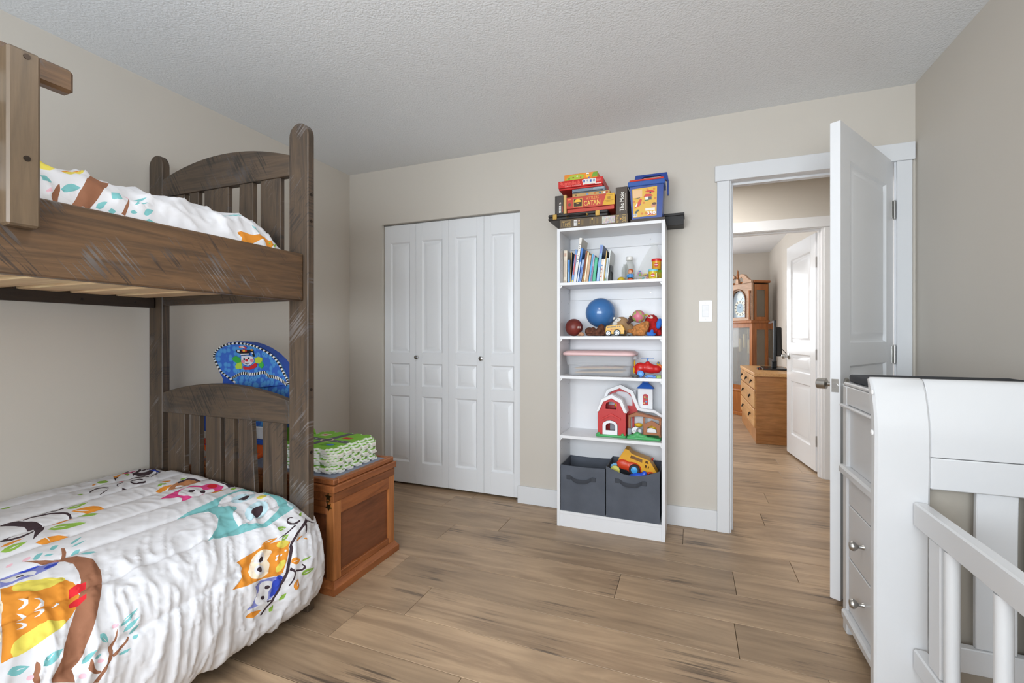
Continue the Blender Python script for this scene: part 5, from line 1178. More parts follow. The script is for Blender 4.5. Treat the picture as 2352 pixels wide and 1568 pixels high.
hb_.prism([(hx0, zk + .222), (hx0 + .012, zk + .276), (hx1 - .008, zk + .276), (hx1, zk + .222), (hx1 - .02, zk + .232), (hx1 - .045, zk + .262), (hx0 + .06, zk + .262), (hx0 + .03, zk + .236)], 1, yb_ - .012, yb_ + .012, bev=.002)
hb_.box(hx1 - .008, hx1, yb_ - .012, yb_ + .012, zk + .145, zk + .228)
hb_.build('handle', BLUE, bk)

# ---------------------------------------------------------------- top shelf: books
ZS = 1.4655
def book(label, xb, w, h, lean, c, c2=None, d=.17, spine=None, y0=-.20, gold=False):
    t = thing('book', label, 'book', (xb, y0, ZS), 0, 'picture books on the top shelf'); t.rotation_euler = (0, math.radians(lean), 0)
    cm = mat(c, .45, var=.05, vscale=20); bt = min(.0015, w * .2); c2m = mat(c2 or c, .45)
    mb = MB(); mb.box(-w, 0, 0, .0015, 0, h); mb.box(-w, -w + bt, .0015, d, 0, h, m=1); mb.box(-bt, 0, .0015, d, 0, h, m=1)
    mb.build('cover', [cm, c2m], t, local=True, smooth=0)
    MB().box(-w + bt, -bt, .0016, d - .004, .003, h - .003).build('pages', mat((232, 226, 212), .8), t, local=True, smooth=0)
    if spine:
        for (za, zb2, cc) in spine:
            MB().box(-w * .78, -w * .22, -.0004, .0001, h * za, h * zb2).build('spine_print', mat(cc, .5), t, local=True, smooth=0)
    return t
G_ = (196, 160, 90)
book('thick cream book at the left end of the row', 1.848, .022, .206, .6, (224, 212, 194), spine=[(.82, .92, (196, 160, 140)), (.2, .7, (206, 190, 172)), (.04, .1, (190, 174, 156))])
book('short bright blue book beside the thick cream book', 1.866, .011, .146, 0, (78, 138, 204), spine=[(.1, .5, (150, 190, 226))])
book('thin gold-spined book with dark cover', 1.8725, .005, .192, 2.2, G_, (60, 60, 66))
book('medium blue book with red spine lettering', 1.889, .0145, .208, 7.2, (112, 150, 204), spine=[(.25, .85, (196, 90, 90)), (.05, .1, (226, 214, 90))])
tw = book('tallest white book rising above the others', 1.9045, .0152, .278, 7.9, (236, 231, 224), (206, 198, 184), spine=[(.02, .5, (224, 222, 222))])
for k, (za, zh) in enumerate(((.236, .008), (.224, .006), (.212, .009), (.200, .005), (.190, .007), (.178, .005), (.166, .008), (.154, .005), (.143, .007), (.132, .005))): MB().box(-.0122 + (k % 3) * .0012, -.0035 - (k % 2) * .0022, -.0004, .0001, za, za + zh * .6).build('spine_print', mat((40, 40, 42), .5), tw, local=True, smooth=0)
book('blue-topped book leaning behind the tallest white book', 1.9185, .0105, .216, 8.1, (64, 120, 196), spine=[(.0, .6, (214, 220, 228))])
book('short pale blue speckled book', 1.9355, .0125, .143, 8.1, (150, 180, 220), spine=[(.1, .7, (84, 116, 190))])
book('gold-edged book with dark red cover', 1.9505, .011, .195, 7.8, (150, 92, 44), (112, 40, 30), spine=[(.3, .95, (110, 36, 24)), (.05, .2, (214, 178, 110))])
book('gold and white flecked thin book', 1.9615, .0095, .186, 7.6, (224, 202, 152), spine=[(.1, .9, (240, 232, 214))])
book('tan book in the middle of the row', 1.978, .0145, .168, 7.5, (206, 166, 132))
book('sky blue thin book next to the tan book', 1.991, .0093, .172, 7.3, (88, 168, 220))
book('lavender thin book next to the teal book', 2.0012, .0086, .166, 7.1, (174, 170, 196), spine=[(.05, .6, (130, 100, 140))])
book('olive yellow book pushed back behind the teal book', 2.0268, .0026, .198, 6.8, (172, 152, 52), d=.12, y0=-.15)
book('bright teal green book', 2.0225, .0186, .152, 6.8, (58, 162, 130), spine=[(.08, .9, (90, 190, 150))])
book('large pale blue book with a dark picture cover', 2.0452, .0168, .224, 6.4, (128, 166, 214), (52, 76, 110), spine=[(.55, .75, (150, 190, 210)), (.05, .4, (176, 206, 226)), (.78, .98, (120, 128, 190))])
ds = book('cream book with coloured dots on its spine', 2.0582, .0108, .139, 6.2, (234, 218, 204))
for k, c in enumerate(((198, 40, 44), (196, 150, 40), (196, 44, 60), (60, 130, 190))): MB().cyl((-.0056, .0002, .035 + k * .022), (-.0056, -.0006, .035 + k * .022), .0042, n=10).build('dot', mat(c, .5), ds, local=True)
book('plain white narrow book beside the dotted book', 2.0688, .0092, .139, 6.0, (240, 240, 240))
book('thin gold-spined book with black cover near the bookend', 2.0752, .0052, .188, 5.9, (200, 166, 96), (40, 44, 50))
book('grey-blue short book with green foot', 2.0885, .0108, .143, 5.8, (184, 200, 210), spine=[(.02, .14, (110, 170, 80)), (.15, .18, (180, 50, 50))])
book('white thin large-format book against the bookend', 2.0962, .0055, .192, 5.7, (222, 228, 226), (206, 208, 204))
pz_ = [(-.20, ZS + .0005), (-.20, ZS + .085), (-.185, ZS + .105), (-.125, ZS + .105), (-.11, ZS + .085), (-.11, ZS + .0005)]
bn = thing('bookend', 'black metal bookend holding up the row of books', 'bookend', (2.13, -.15, ZS))
MB().prism(pz_, 0, 2.113, 2.1145).build('upright', mat((44, 46, 48), .4, .5), bn, smooth=0); B(2.1146, 2.19, -.20, -.11, ZS, ZS + .0015).build('foot', mat((44, 46, 48), .4, .5), bn)
MB().tube([(2.116, -.185, ZS + .002), (2.116, -.183, ZS + .055), (2.116, -.172, ZS + .065), (2.116, -.150, ZS + .065), (2.116, -.137, ZS + .055), (2.116, -.135, ZS + .002)], .0012, 6).build('rib', BLACK, bn)
# top shelf: the rest
CLEAR = mat((236, 240, 240), .04, trans=1.0, ior=1.12)
FILM = mat((226, 226, 220), .2, alpha=.16)
def bottle(label, x, y_, r, h, cap):
    t = thing('bottle', label, 'bottle', (x, y_, ZS)); T_ = Matrix.Translation((x, y_, ZS))
    MB().lathe([(r * .9, 0), (r, .006), (r, h * .62), (r * .92, h * .70), (r * .62, h * .80), (r * .52, h * .83), (r * .52, h * .88), (r * .46, h * .88), (r * .46, h * .83), (r * .56, h * .79), (r * .86, h * .69), (r * .93, h * .62), (r * .93, .008), (0, .006)], 24, M=T_).build('body', mat((212, 214, 208), .08, alpha=.2, spec=.8), t)
    if cap: MB().lathe([(r * .62, h * .86), (r * .66, h * .88), (r * .66, h * .99), (r * .6, h), (0, h)], 24, M=T_).build('cap', mat((232, 230, 226), .4), t)
    MB().lathe([(0, .007), (r * .9, .0075), (r * .9, h * .16), (0, h * .16)], 20, M=T_).build('contents', mat((176, 168, 152), .6), t)
    return t
bottle('clear jar with white cap behind the red-haired figure', 2.212, -.095, .030, .160, True)
bottle('clear capless bottle left of the white-capped jar', 2.181, -.048, .024, .140, False)
yd = thing('toy_duck', 'yellow rubber toy at the foot of the clear jars', 'toy', (2.166, -.13, ZS))
MB().ell((2.166, -.13, ZS + .018), (.022, .022, .018), n=18).build('body', mat((216, 182, 40), .45), yd); MB().ell((2.18, -.138, ZS + .011), (.014, .014, .011), n=12).build('base', mat((206, 170, 36), .45), yd); MB().ell((2.152, -.148, ZS + .008), (.006, .006, .008), n=10).build('foot', mat((206, 170, 36), .45), yd)
fg = thing('toy_figure', 'small toy figure with red hair and blue shirt', 'toy figure', (2.225, -.17, ZS))
T_ = Matrix.Translation((2.225, -.17, ZS))
MB().lathe([(.014, 0), (.016, .004), (.0155, .016), (.014, .018)], 18, M=T_).build('feet', mat((206, 84, 36), .5), fg); MB().lathe([(.0145, .016), (.015, .022), (.014, .025)], 18, M=T_).build('belt', mat((36, 60, 36), .5), fg)
MB().lathe([(.014, .0245), (.0145, .030), (.012, .040), (.007, .047)], 18, M=T_).build('shirt', mat((86, 150, 214), .5), fg)
hd_ = MB().ell((2.225, -.17, ZS + .058), (.0135, .0135, .0145), n=16).build('head', mat((226, 168, 134), .5), fg)
MB().ell((2.227, -.166, ZS + .063), (.0152, .0148, .0135), n=16).build('hair', mat((188, 84, 36), .5), hd_); MB().ell((2.221, -.1835, ZS + .057), (.002, .0015, .002), n=6).build('nose', mat((214, 150, 118), .5), hd_)
for x in (2.2195, 2.2265): MB().ell((x, -.1828, ZS + .0605), (.0011, .0008, .0014), n=6).build('eye', BLACK, hd_)
for s in (-1, 1): MB().tube([(2.225 + s * .012, -.17, ZS + .042), (2.225 + s * .018, -.177, ZS + .032), (2.225 + s * .014, -.184, ZS + .026)], .0042, 8).build('arm', mat((86, 150, 214), .5), fg)
# clear bag of small toys
bg = thing('plastic_bag', 'clear knotted plastic bag full of small bright toys', 'bag', (2.315, -.085, ZS))
n_, k_ = 26, 22; P = np.zeros((n_, k_, 3))
for j in range(k_):
    u = j / (k_ - 1); z = ZS + .0015 + u * .236
    rx = .070 * (1 - u) ** .75 * (1 + .25 * math.sin(u * 3)) + .009 if u < .86 else .009 + (u - .86) * .16
    ry = .030 * (1 - u) ** .7 + .006; cx = 2.318 + .040 * u
    if u < .06: rx *= .75 + u * 4; ry *= .8 + u * 3
    for i in range(n_):
        a = 2 * PI * i / n_; w_ = 1 + .06 * math.sin(5 * a + u * 4) + .04 * math.sin(9 * a)
        P[i, j] = (min(cx + rx * w_ * math.cos(a), 2.402), min(-.076 + ry * w_ * math.sin(a), -.044), z)
MB().grid(P, closed_u=True).build('film', FILM, bg, smooth=60)
rb = random.Random(9); TOYC = [(60, 130, 214), (206, 50, 60), (110, 190, 60), (232, 200, 50), (110, 80, 170), (230, 110, 50), (60, 180, 170), (220, 120, 180)]
for i in range(22):
    x = 2.268 + rb.random() * .085; y_ = -.096 + rb.random() * .035; z = ZS + .008 + rb.random() * .062; c = TOYC[i % 8]
    if i % 2:
        a = rb.random() * PI; MB().tube([(x + .011 * math.cos(q), y_ + .011 * math.sin(q) * math.cos(a), z + .011 * math.sin(q) * math.sin(a) + .004) for q in np.linspace(0, 2 * PI, 11)[:-1]], .0026, 6, closed=True).build('toy_ring', mat(c, .35), bg)
    else: MB().ell((x, y_, z), (.012, .006, .006), (rb.random(), rb.random() * 3, rb.random() * 3), n=10).build('toy_piece', mat(c, .35), bg)
def tub(label, x, y_, z, lid, body, r=.0275, h=.062):
    t = thing('dough_tub', label, 'tub', (x, y_, z)); T_ = Matrix.Translation((x, y_, z))
    MB().lathe([(r * .86, 0), (r * .9, .002), (r * .97, h * .82), (0, h * .82)], 26, M=T_).build('body', mat(body, .3), t)
    MB().lathe([(r * 1.04, h * .80), (r * 1.06, h * .82), (r * 1.06, h * .96), (r, h), (r * .9, h), (r * .88, h * .975), (0, h * .975)], 26, M=T_).build('lid', mat(lid, .3), t)
    V = []; Fc = []
    for i in range(9):
        a = math.radians(-118 + i * 7); hw = .011 * math.sin(PI * (i + .6) / 9.2); rr = r * .965
        V += [(x + rr * math.cos(a), y_ + rr * math.sin(a) , z + .026 - hw), (x + rr * math.cos(a), y_ + rr * math.sin(a), z + .026 + hw)]
    for i in range(8): Fc.append((2 * i, 2 * i + 2, 2 * i + 3, 2 * i + 1))
    MB().raw(V, Fc).build('logo', mat((196, 36, 40), .4), t)
    V = []; Fc = []
    for i in range(9):
        a = math.radians(-114 + i * 6); hw = .0032 * (1 if i % 2 else .55); rr = r * .975
        V += [(x + rr * math.cos(a), y_ + rr * math.sin(a), z + .026 - hw), (x + rr * math.cos(a), y_ + rr * math.sin(a), z + .026 + hw)]
    for i in range(8): Fc.append((2 * i, 2 * i + 2, 2 * i + 3, 2 * i + 1))
    MB().raw(V, Fc).build('logo_lettering', mat((242, 240, 236), .4), t)
    return t
t1 = tub('yellow dough tub with pale blue lid at the shelf front', 2.356, -.19, ZS, (130, 204, 222), (214, 192, 52))
V = []; B(2.372, 2.3785, -.2145, -.2135, ZS + .012, ZS + .038).build('barcode', mat((210, 204, 150), .5), t1)
tub('yellow dough tub with lime lid behind the pale blue one', 2.3745, -.139, ZS, (150, 206, 70), (206, 190, 60))
tub('orange dough tub with red lid stacked on the others', 2.373, -.162, ZS + .0625, (214, 44, 44), (224, 160, 44))

# ---------------------------------------------------------------- second shelf
ZS = 1.1435
def ball(name, label, c, r, m_, cat='ball'):
    o = MB().ell(c, r, n=40).build(name, m_); tag(o, label, cat); return o
mbz = thing('ball', 'small maroon rubber ball at the left end of the toy shelf', 'ball', (1.888, -.18, ZS)); MB().ell((1.888, -.18, ZS + .0535), .0535, n=36).build('skin', mat((112, 44, 36), .38, var=.15), mbz)
V = []; Fc = []
for i in range(7):
    for j in (0, 1): 
        a = math.radians(-52 + i * 4.5); e = math.radians(-8 + j * 13 + (i % 2) * 2); rr = .0541; V.append((1.888 + rr * math.cos(e) * math.cos(a), -.18 + rr * math.cos(e) * math.sin(a), ZS + .0535 + rr * math.sin(e)))
for i in range(0, 6, 2): Fc.append((2 * i, 2 * i + 2, 2 * i + 3, 2 * i + 1))
MB().raw(V, Fc).build('print', mat((226, 218, 212), .5), mbz)
bb = thing('exercise_ball', 'big pearly blue ball resting on the brown plush', 'ball', (2.040, -.117, ZS + .05))
MB().ell((2.040, -.117, 1.287), .0915, n=48).build('skin', mat((58, 112, 172), .25, coat=.3, spec=.7), bb); MB().lathe([(.004, 0), (.004, .002), (0, .002)], 12, M=Matrix.Translation((2.037, -.139, 1.287 + .0885)) @ Euler((.24, 0, 0)).to_matrix().to_4x4()).build('valve', mat((190, 200, 210), .4), bb)
FUR1 = mat((92, 56, 40), .95, bump=.6, bscale=120, var=.25, vscale=60)
pb_ = MB().blob([((2.02, -.16, ZS + .022), (.062, .045, .022), (0, 0, 0)), ((2.055, -.19, ZS + .045), (.022, .018, .030), (.2, .5, 0)), ((1.985, -.19, ZS + .028), (.028, .022, .026), (0, .2, 0)), ((2.02, -.20, ZS + .030), (.014, .014, .030), (.1, -.4, 0)), ((2.07, -.17, ZS + .02), (.028, .03, .02), (0, 0, 0)), ((2.043, -.205, ZS + .025), (.012, .012, .026), (0, .6, 0)), ((2.00, -.215, ZS + .008), (.035, .012, .008), (0, 0, 0)), ((2.05, -.215, ZS + .009), (.034, .014, .009), (0, 0, 0))], .0045, fuzz=.0012).build('plush_dog', FUR1)
tag(pb_, 'dark brown plush animal slumped under the blue ball', 'plush toy')
pw_ = MB().blob([((1.945, -.222, ZS + .012), (.018, .012, .012), (0, .3, 0)), ((1.93, -.215, ZS + .006), (.014, .012, .006), (0, 0, 0))], .003, fuzz=.0006).build('plush_paw', mat((186, 140, 108), .95, bump=.5, bscale=150)); tag(pw_, 'small tan plush paw on the shelf beside the maroon ball', 'plush toy')
sl = thing('plush_animal', 'beige plush animal with white eye patches behind the toy bus', 'plush toy', (2.17, -.11, ZS))
MB().blob([((2.165, -.10, ZS + .067), (.050, .045, .052), (0, 0, 0)), ((2.20, -.095, ZS + .040), (.042, .045, .045), (0, 0, 0)), ((2.175, -.09, ZS + .025), (.06, .045, .025), (0, 0, 0)), ((2.217, -.105, ZS + .115), (.011, .007, .013), (0, .5, 0))], .005, fuzz=.0006).build('body', mat((170, 136, 100), .95, bump=.4, bscale=140), sl)
MB().ell((2.131, -.124, ZS + .073), (.019, .021, .023), (0, .4, 0), n=18).build('muzzle', mat((222, 216, 206), .95, bump=.3, bscale=160), sl)
MB().ell((2.150, -.146, ZS + .097), (.018, .006, .0105), (0, -.3, 0), n=14).build('eye_patch', mat((236, 232, 224), .9), sl); MB().ell((2.124, -.140, ZS + .108), (.010, .005, .0075), (0, -.4, 0), n=12).build('eye_patch', mat((236, 232, 224), .9), sl)
MB().ell((2.149, -.152, ZS + .098), (.006, .0025, .0032), n=8).build('eye', BLACK, sl); MB().ell((2.122, -.1445, ZS + .110), (.004, .002, .0025), n=8).build('eye', BLACK, sl)
for a in ([(2.205, -.150, ZS + .075), (2.225, -.150, ZS + .092), (2.24, -.14, ZS + .098)], [(2.214, -.145, ZS + .098), (2.228, -.14, ZS + .108), (2.238, -.13, ZS + .112)]): MB().tube(a, [.008, .011, .009], 8).build('paw', mat((78, 52, 46), .95, bump=.4, bscale=140), sl)
def swirl():
    m, nt, b = new_mat('swirl_ball'); N, L = nt.nodes, nt.links; tc = N.new('ShaderNodeTexCoord'); n1 = N.new('ShaderNodeTexNoise'); n1.inputs['Scale'].default_value = 11; n1.inputs['Distortion'].default_value = 2.2; n1.inputs['Detail'].default_value = 0
    L.new(tc.outputs['Object'], n1.inputs['Vector']); r = N.new('ShaderNodeValToRGB'); r.color_ramp.interpolation = 'EASE'; e = r.color_ramp.elements
    e[0].position = .40; e[0].color = lin((214, 120, 140)); e[1].position = .47; e[1].color = lin((160, 190, 96)); a = e.new(.54); a.color = lin((176, 196, 100)); a = e.new(.58); a.color = lin((208, 116, 138)); a = e.new(.68); a.color = lin((170, 170, 130))
    L.new(n1.outputs['Fac'], r.inputs['Fac']); L.new(r.outputs['Color'], b.inputs['Base Color']); b.inputs['Roughness'].default_value = .35; return m
br_ = thing('plush_bear', 'tan plush animal with a round snout beside the toy bus', 'plush toy', (2.27, -.17, ZS))
FUR2 = mat((182, 120, 66), .95, bump=.6, bscale=130, var=.2, vscale=70)
MB().blob([((2.272, -.168, ZS + .030), (.036, .036, .030), (0, 0, 0)), ((2.298, -.175, ZS + .050), (.036, .030, .032), (0, -.5, 0)), ((2.268, -.178, ZS + .050), (.030, .026, .020), (0, -.4, 0)), ((2.318, -.172, ZS + .070), (.018, .018, .020), (0, 0, 0)), ((2.228, -.172, ZS + .024), (.022, .016, .018), (0, .5, 0)), ((2.292, -.18, ZS + .014), (.024, .026, .014), (0, 0, 0)), ((2.252, -.19, ZS + .012), (.016, .016, .012), (0, 0, 0))], .0045, fuzz=.0012, seed=5).build('body', FUR2, br_)
MB().ell((2.312, -.2035, ZS + .064), (.003, .002, .003), n=8).build('eye', BLACK, br_)
pk = MB().ell((2.270, -.152, 1.2505 + .010), .0375, n=36).build('ball', swirl()); tag(pk, 'pink and green swirled ball on the tan plush', 'ball')
rd_ = thing('plush_bird', 'red plush toy with blue wing and feet at the right end of the shelf', 'plush toy', (2.35, -.12, ZS)); REDF = mat((178, 30, 30), .95, bump=.6, bscale=150, var=.15, vscale=60); BLUF = mat((58, 116, 206), .95, bump=.5, bscale=150)
MB().blob([((2.342, -.10, ZS + .078), (.042, .045, .052), (0, 0, 0)), ((2.372, -.11, ZS + .036), (.030, .045, .036), (0, 0, 0)), ((2.355, -.10, ZS + .03), (.04, .05, .03), (0, 0, 0)), ((2.388, -.16, ZS + .020), (.015, .02, .02), (0, 0, 0))], .005, fuzz=.0012, seed=2).build('body', REDF, rd_)
MB().ell((2.335, -.139, ZS + .114), (.018, .008, .010), (0, .4, 0), n=14).build('eye_patch', mat((226, 206, 196), .9), rd_); MB().ell((2.330, -.1455, ZS + .118), (.009, .004, .006), (0, .4, 0), n=10).build('eye_spot', REDF, rd_); MB().ell((2.312, -.112, ZS + .125), (.014, .010, .008), (0, .2, 0), n=10).build('beak', mat((206, 190, 90), .8), rd_)
MB().blob([((2.386, -.165, ZS + .070), (.016, .014, .030), (0, .25, 0)), ((2.390, -.160, ZS + .092), (.012, .012, .012), (0, 0, 0))], .004, fuzz=.001).build('wing', BLUF, rd_)
MB().blob([((2.350, -.19, ZS + .010), (.022, .016, .010), (0, 0, 0)), ((2.348, -.185, ZS + .026), (.010, .009, .014), (0, .5, 0)), ((2.330, -.195, ZS + .012), (.012, .010, .012), (0, .3, 0))], .0035, fuzz=.001).build('foot', BLUF, rd_)
# toy bus
bs_ = thing('toy_bus', 'yellow toy school bus parked at the front of the shelf', 'toy bus', (2.145, -.235, ZS)); YEL = mat((222, 168, 48), .35)
yb0, yb1 = -.252, -.212
MB().prism([(2.090, ZS + .012), (2.200, ZS + .012), (2.202, ZS + .040), (2.190, ZS + .062), (2.184, ZS + .068), (2.098, ZS + .060), (2.094, ZS + .046)], 1, yb0, yb1, bev=.002).build('body', YEL, bs_)
for k in range(7): decal(bs_, 'window', [(2.103 + k * .0115, ZS + .0475 + k * .0008), (2.1105 + k * .0115, ZS + .048 + k * .0008), (2.111 + k * .0115, ZS + .0555 + k * .0008), (2.1045 + k * .0115, ZS + .055 + k * .0008)], yb0, mat((52, 44, 36), .3), d=.0006)
decal(bs_, 'stripe', rect(2.12, 2.185, ZS + .041, ZS + .0425), yb0, mat((90, 60, 30), .4), d=.0006); decal(bs_, 'stripe', rect(2.13, 2.165, ZS + .036, ZS + .0372), yb0, mat((90, 60, 30), .4), d=.0006); decal(bs_, 'emblem', circ(2.127, ZS + .038, .004, n=8), yb0, mat((206, 90, 80), .4), d=.0006)
for x, r in ((2.1105, .0165), (2.1605, .0195)):
    for y_, s in ((yb0 - .004, -1), (yb1 + .004, 1)):
        tr = MB(); tr.cyl((x, y_ - .005, ZS + r), (x, y_ + .005, ZS + r), r, n=22, bev=.0015); w_ = tr.build('wheel', mat((60, 60, 62), .6), bs_)
        if s < 0:
            MB().cyl((x, y_ - .0058, ZS + r), (x, y_ - .004, ZS + r), r * .72, n=20).build('hub_cap', mat((186, 188, 192), .4, .3), w_)
            for q in range(5): MB().cyl((x + r * .42 * math.cos(q * 1.2566), y_ - .0064, ZS + r + r * .42 * math.sin(q * 1.2566)), (x + r * .42 * math.cos(q * 1.2566), y_ - .005, ZS + r + r * .42 * math.sin(q * 1.2566)), r * .15, n=8).build('hub_hole', mat((50, 50, 54), .5), w_)
B(2.186, 2.204, yb0 + .003, yb1 - .003, ZS + .014, ZS + .034, .002).build('bumper', mat((60, 48, 34), .4), bs_); B(2.10, 2.196, yb0 + .006, yb1 - .006, ZS + .006, ZS + .0125).build('chassis', mat((30, 30, 32), .5), bs_)
tr_ = thing('toy_car', 'tiny black and gold toy car beside the bus', 'toy car', (2.228, -.238, ZS)); MB().prism([(2.212, ZS + .004), (2.247, ZS + .004), (2.246, ZS + .012), (2.236, ZS + .02), (2.222, ZS + .02), (2.213, ZS + .012)], 1, -.25, -.23, bev=.001).build('body', mat((60, 52, 40), .35), tr_)
for x in (2.219, 2.239): MB().cyl((x, -.253, ZS + .0055), (x, -.227, ZS + .0055), .0055, n=12).build('wheel', mat((24, 24, 26), .5), tr_)

# ---------------------------------------------------------------- third shelf
ZS = .9065
bn_ = thing('storage_bin', 'clear plastic storage bin with a pink lid', 'storage bin', (2.045, -.155, ZS))
def rloop(x0, x1, y0, y1, r, z, n=5):
    return [(x, y_, z) for x, y_ in rrect(x0, x1, y0, y1, r, n)]
def loft(loops, cap0=True, cap1=True, m=0):
    k = len(loops[0]); V = [p for L in loops for p in L]; Fc = []
    for i in range(len(loops) - 1):
        for j in range(k): Fc.append((i * k + j, i * k + (j + 1) % k, (i + 1) * k + (j + 1) % k, (i + 1) * k + j))
    if cap0: Fc.append(tuple(range(k - 1, -1, -1)))
    if cap1: Fc.append(tuple((len(loops) - 1) * k + j for j in range(k)))
    return MB().raw(V, Fc, m)
loft([rloop(1.872, 2.225, -.235, -.06, .025, ZS + .001), rloop(1.866, 2.231, -.240, -.055, .028, ZS + .006), rloop(1.862, 2.236, -.245, -.052, .03, ZS + .062), rloop(1.855, 2.243, -.25, -.048, .03, ZS + .066), rloop(1.850, 2.248, -.254, -.045, .03, ZS + .120)], True, False).build('tub', mat((214, 216, 220), .3, alpha=.38, spec=.5), bn_)
loft([rloop(1.838, 2.256, -.262, -.040, .035, ZS + .121), rloop(1.832, 2.262, -.266, -.036, .037, ZS + .126), rloop(1.834, 2.260, -.264, -.038, .036, ZS + .137), rloop(1.850, 2.244, -.252, -.048, .03, ZS + .147), rloop(1.87, 2.224, -.236, -.06, .025, ZS + .149)]).build('lid', mat((226, 190, 190), .4), bn_)
loft([rloop(2.236, 2.266, -.20, -.10, .01, ZS + .100), rloop(2.236, 2.268, -.20, -.10, .01, ZS + .120)]).build('handle', mat((214, 216, 220), .3, alpha=.5), bn_)
PLY = mat((206, 172, 126), .6)
for k, (z, a, lab) in enumerate(((ZS + .020, .035, 'lower wooden puzzle board inside the clear bin'), (ZS + .044, .03, 'upper wooden puzzle board with pegs inside the clear bin'))):
    t = thing('puzzle_board', lab, 'puzzle board', (2.05, -.145, z)); t.rotation_euler = (0, -a, 0)
    MB().box(-.145, .14, -.075, .075, 0, .006, .001).build('board', PLY, t, local=True)
    if k: 
        for x in (-.10, -.07, -.04, -.01, .03, .05, .06, .09): MB().lathe([(.003, .006), (.004, .012), (0, .014)], 8, M=Matrix.Translation((x, -.05 + .03 * math.sin(x * 90), 0))).build('peg', mat((170, 60, 60), .5), t, local=True)
    else: MB().box(-.10, .10, -.06, .06, .006, .010, .001).build('picture', mat((74, 84, 100), .6), t, local=True)
# toy plane
pl = thing('toy_plane', 'red toy airplane with yellow propeller and blue wheels', 'toy plane', (2.33, -.18, ZS)); RED = mat((200, 34, 34), .3); BLU = mat((48, 124, 206), .3); YL = mat((228, 184, 44), .35)
MB().blob([((2.285, -.18, ZS + .050), (.036, .030, .034), (0, 0, 0)), ((2.335, -.18, ZS + .050), (.050, .028, .030), (0, .2, 0)), ((2.372, -.18, ZS + .046), (.030, .022, .024), (0, 0, 0)), ((2.325, -.18, ZS + .075), (.016, .018, .018), (0, 0, 0)), ((2.27, -.18, ZS + .030), (.020, .03, .02), (0, 0, 0))], .0045).build('fuselage', RED, pl)
MB().ell((2.394, -.18, ZS + .062), (.009, .004, .016), (0, -.5, 0), n=12).build('tail', mat((222, 110, 40), .4), pl); MB().ell((2.384, -.18, ZS + .078), (.010, .009, .012), n=12).build('rider', mat((206, 170, 60), .4), pl); MB().ell((2.384, -.185, ZS + .082), (.006, .006, .006), n=10).build('rider_spot', BLU, pl)
MB().ell((2.2515, -.185, ZS + .078), (.005, .010, .020), n=12).build('propeller', YL, pl); MB().ell((2.2485, -.188, ZS + .036), (.005, .010, .020), n=12).build('propeller', YL, pl); MB().cyl((2.244, -.186, ZS + .056), (2.258, -.186, ZS + .056), .006, n=12).build('nose', RED, pl)
for y_ in (-.222, -.146):
    w_ = MB().cyl((2.288, y_, ZS + .020), (2.288, y_ + .010, ZS + .020), .0195, n=22, bev=.002).build('wheel', BLU, pl)
    MB().cyl((2.288, y_ - .001, ZS + .020), (2.288, y_, ZS + .020), .009, n=14).build('hub', mat((90, 170, 230), .3), w_)
MB().lathe([(.003, 0), (.003, .012), (.006, .013), (.006, .018), (0, .018)], 12, M=Matrix.Translation((2.325, -.18, ZS + .09))).build('rotor_hub', BLU, pl); MB().box(2.288, 2.360, -.185, -.175, ZS + .1065, ZS + .1085, .0008).build('rotor', mat((70, 120, 200), .4), pl)
def little(name, label, x, y_, body, wheel, L=.038, h=.018):
    t = thing(name, label, 'toy', (x, y_, ZS)); MB().prism([(x - L / 2, ZS + .004), (x + L / 2, ZS + .004), (x + L / 2, ZS + h * .6), (x + L * .2, ZS + h), (x - L * .25, ZS + h), (x - L / 2, ZS + h * .55)], 1, y_ - .01, y_ + .01, bev=.001).build('body', mat(body, .35), t)
    for q in (-.3, .3): MB().cyl((x + q * L, y_ - .0125, ZS + .0055), (x + q * L, y_ + .0125, ZS + .0055), .0054, n=12).build('wheel', mat(wheel, .5), t)
little('toy_car', 'tiny black toy car by the airplane nose', 2.262, -.245, (46, 52, 44), (24, 24, 26))
little('toy_car', 'small blue toy boat in front of the airplane', 2.345, -.243, (84, 146, 214), (70, 120, 190), .062, .016)
bl_ = MB().box(-.012, .012, -.008, .008, 0, .016, .001).build('toy_block', mat((168, 196, 120), .5)); bl_.location = (2.388, -.246, ZS); bl_.rotation_euler = (0, 0, .5); tag(bl_, 'small pale green toy block beside the airplane tail', 'toy block')

# ---------------------------------------------------------------- fourth shelf: toy barn
ZS = .5485
bn2 = thing('toy_barn', 'red plastic toy barn with white roof, blue-capped silo and green base', 'toy barn', (2.21, -.15, ZS)); BR_ = mat((188, 44, 44), .4, bump=.05, bscale=60); WH_ = mat((232, 232, 234), .35); GRN = mat((70, 160, 92), .4); BRN = mat((160, 100, 62), .45)
def base_poly(x0, x1, y0, y1): return [(x0 + .006, y0), (x1 - .006, y0), (x1, y0 + .006), (x1, y1), (x0, y1), (x0, y0 + .006)]
MB().prism(base_poly(2.030, 2.208, -.232, -.10), 2, ZS + .0005, ZS + .014, bev=.003).build('base', GRN, bn2); MB().prism(base_poly(2.212, 2.400, -.240, -.10), 2, ZS + .0005, ZS + .014, bev=.003).build('base', GRN, bn2)
def gambrel(x0, x1, z0, ze, zp): 
    w_ = x1 - x0; cx = (x0 + x1) / 2; return [(x0, z0), (x1, z0), (x1, ze), (x1 - w_ * .20, zp - (zp - ze) * .32), (cx, zp), (x0 + w_ * .20, zp - (zp - ze) * .32), (x0, ze)]
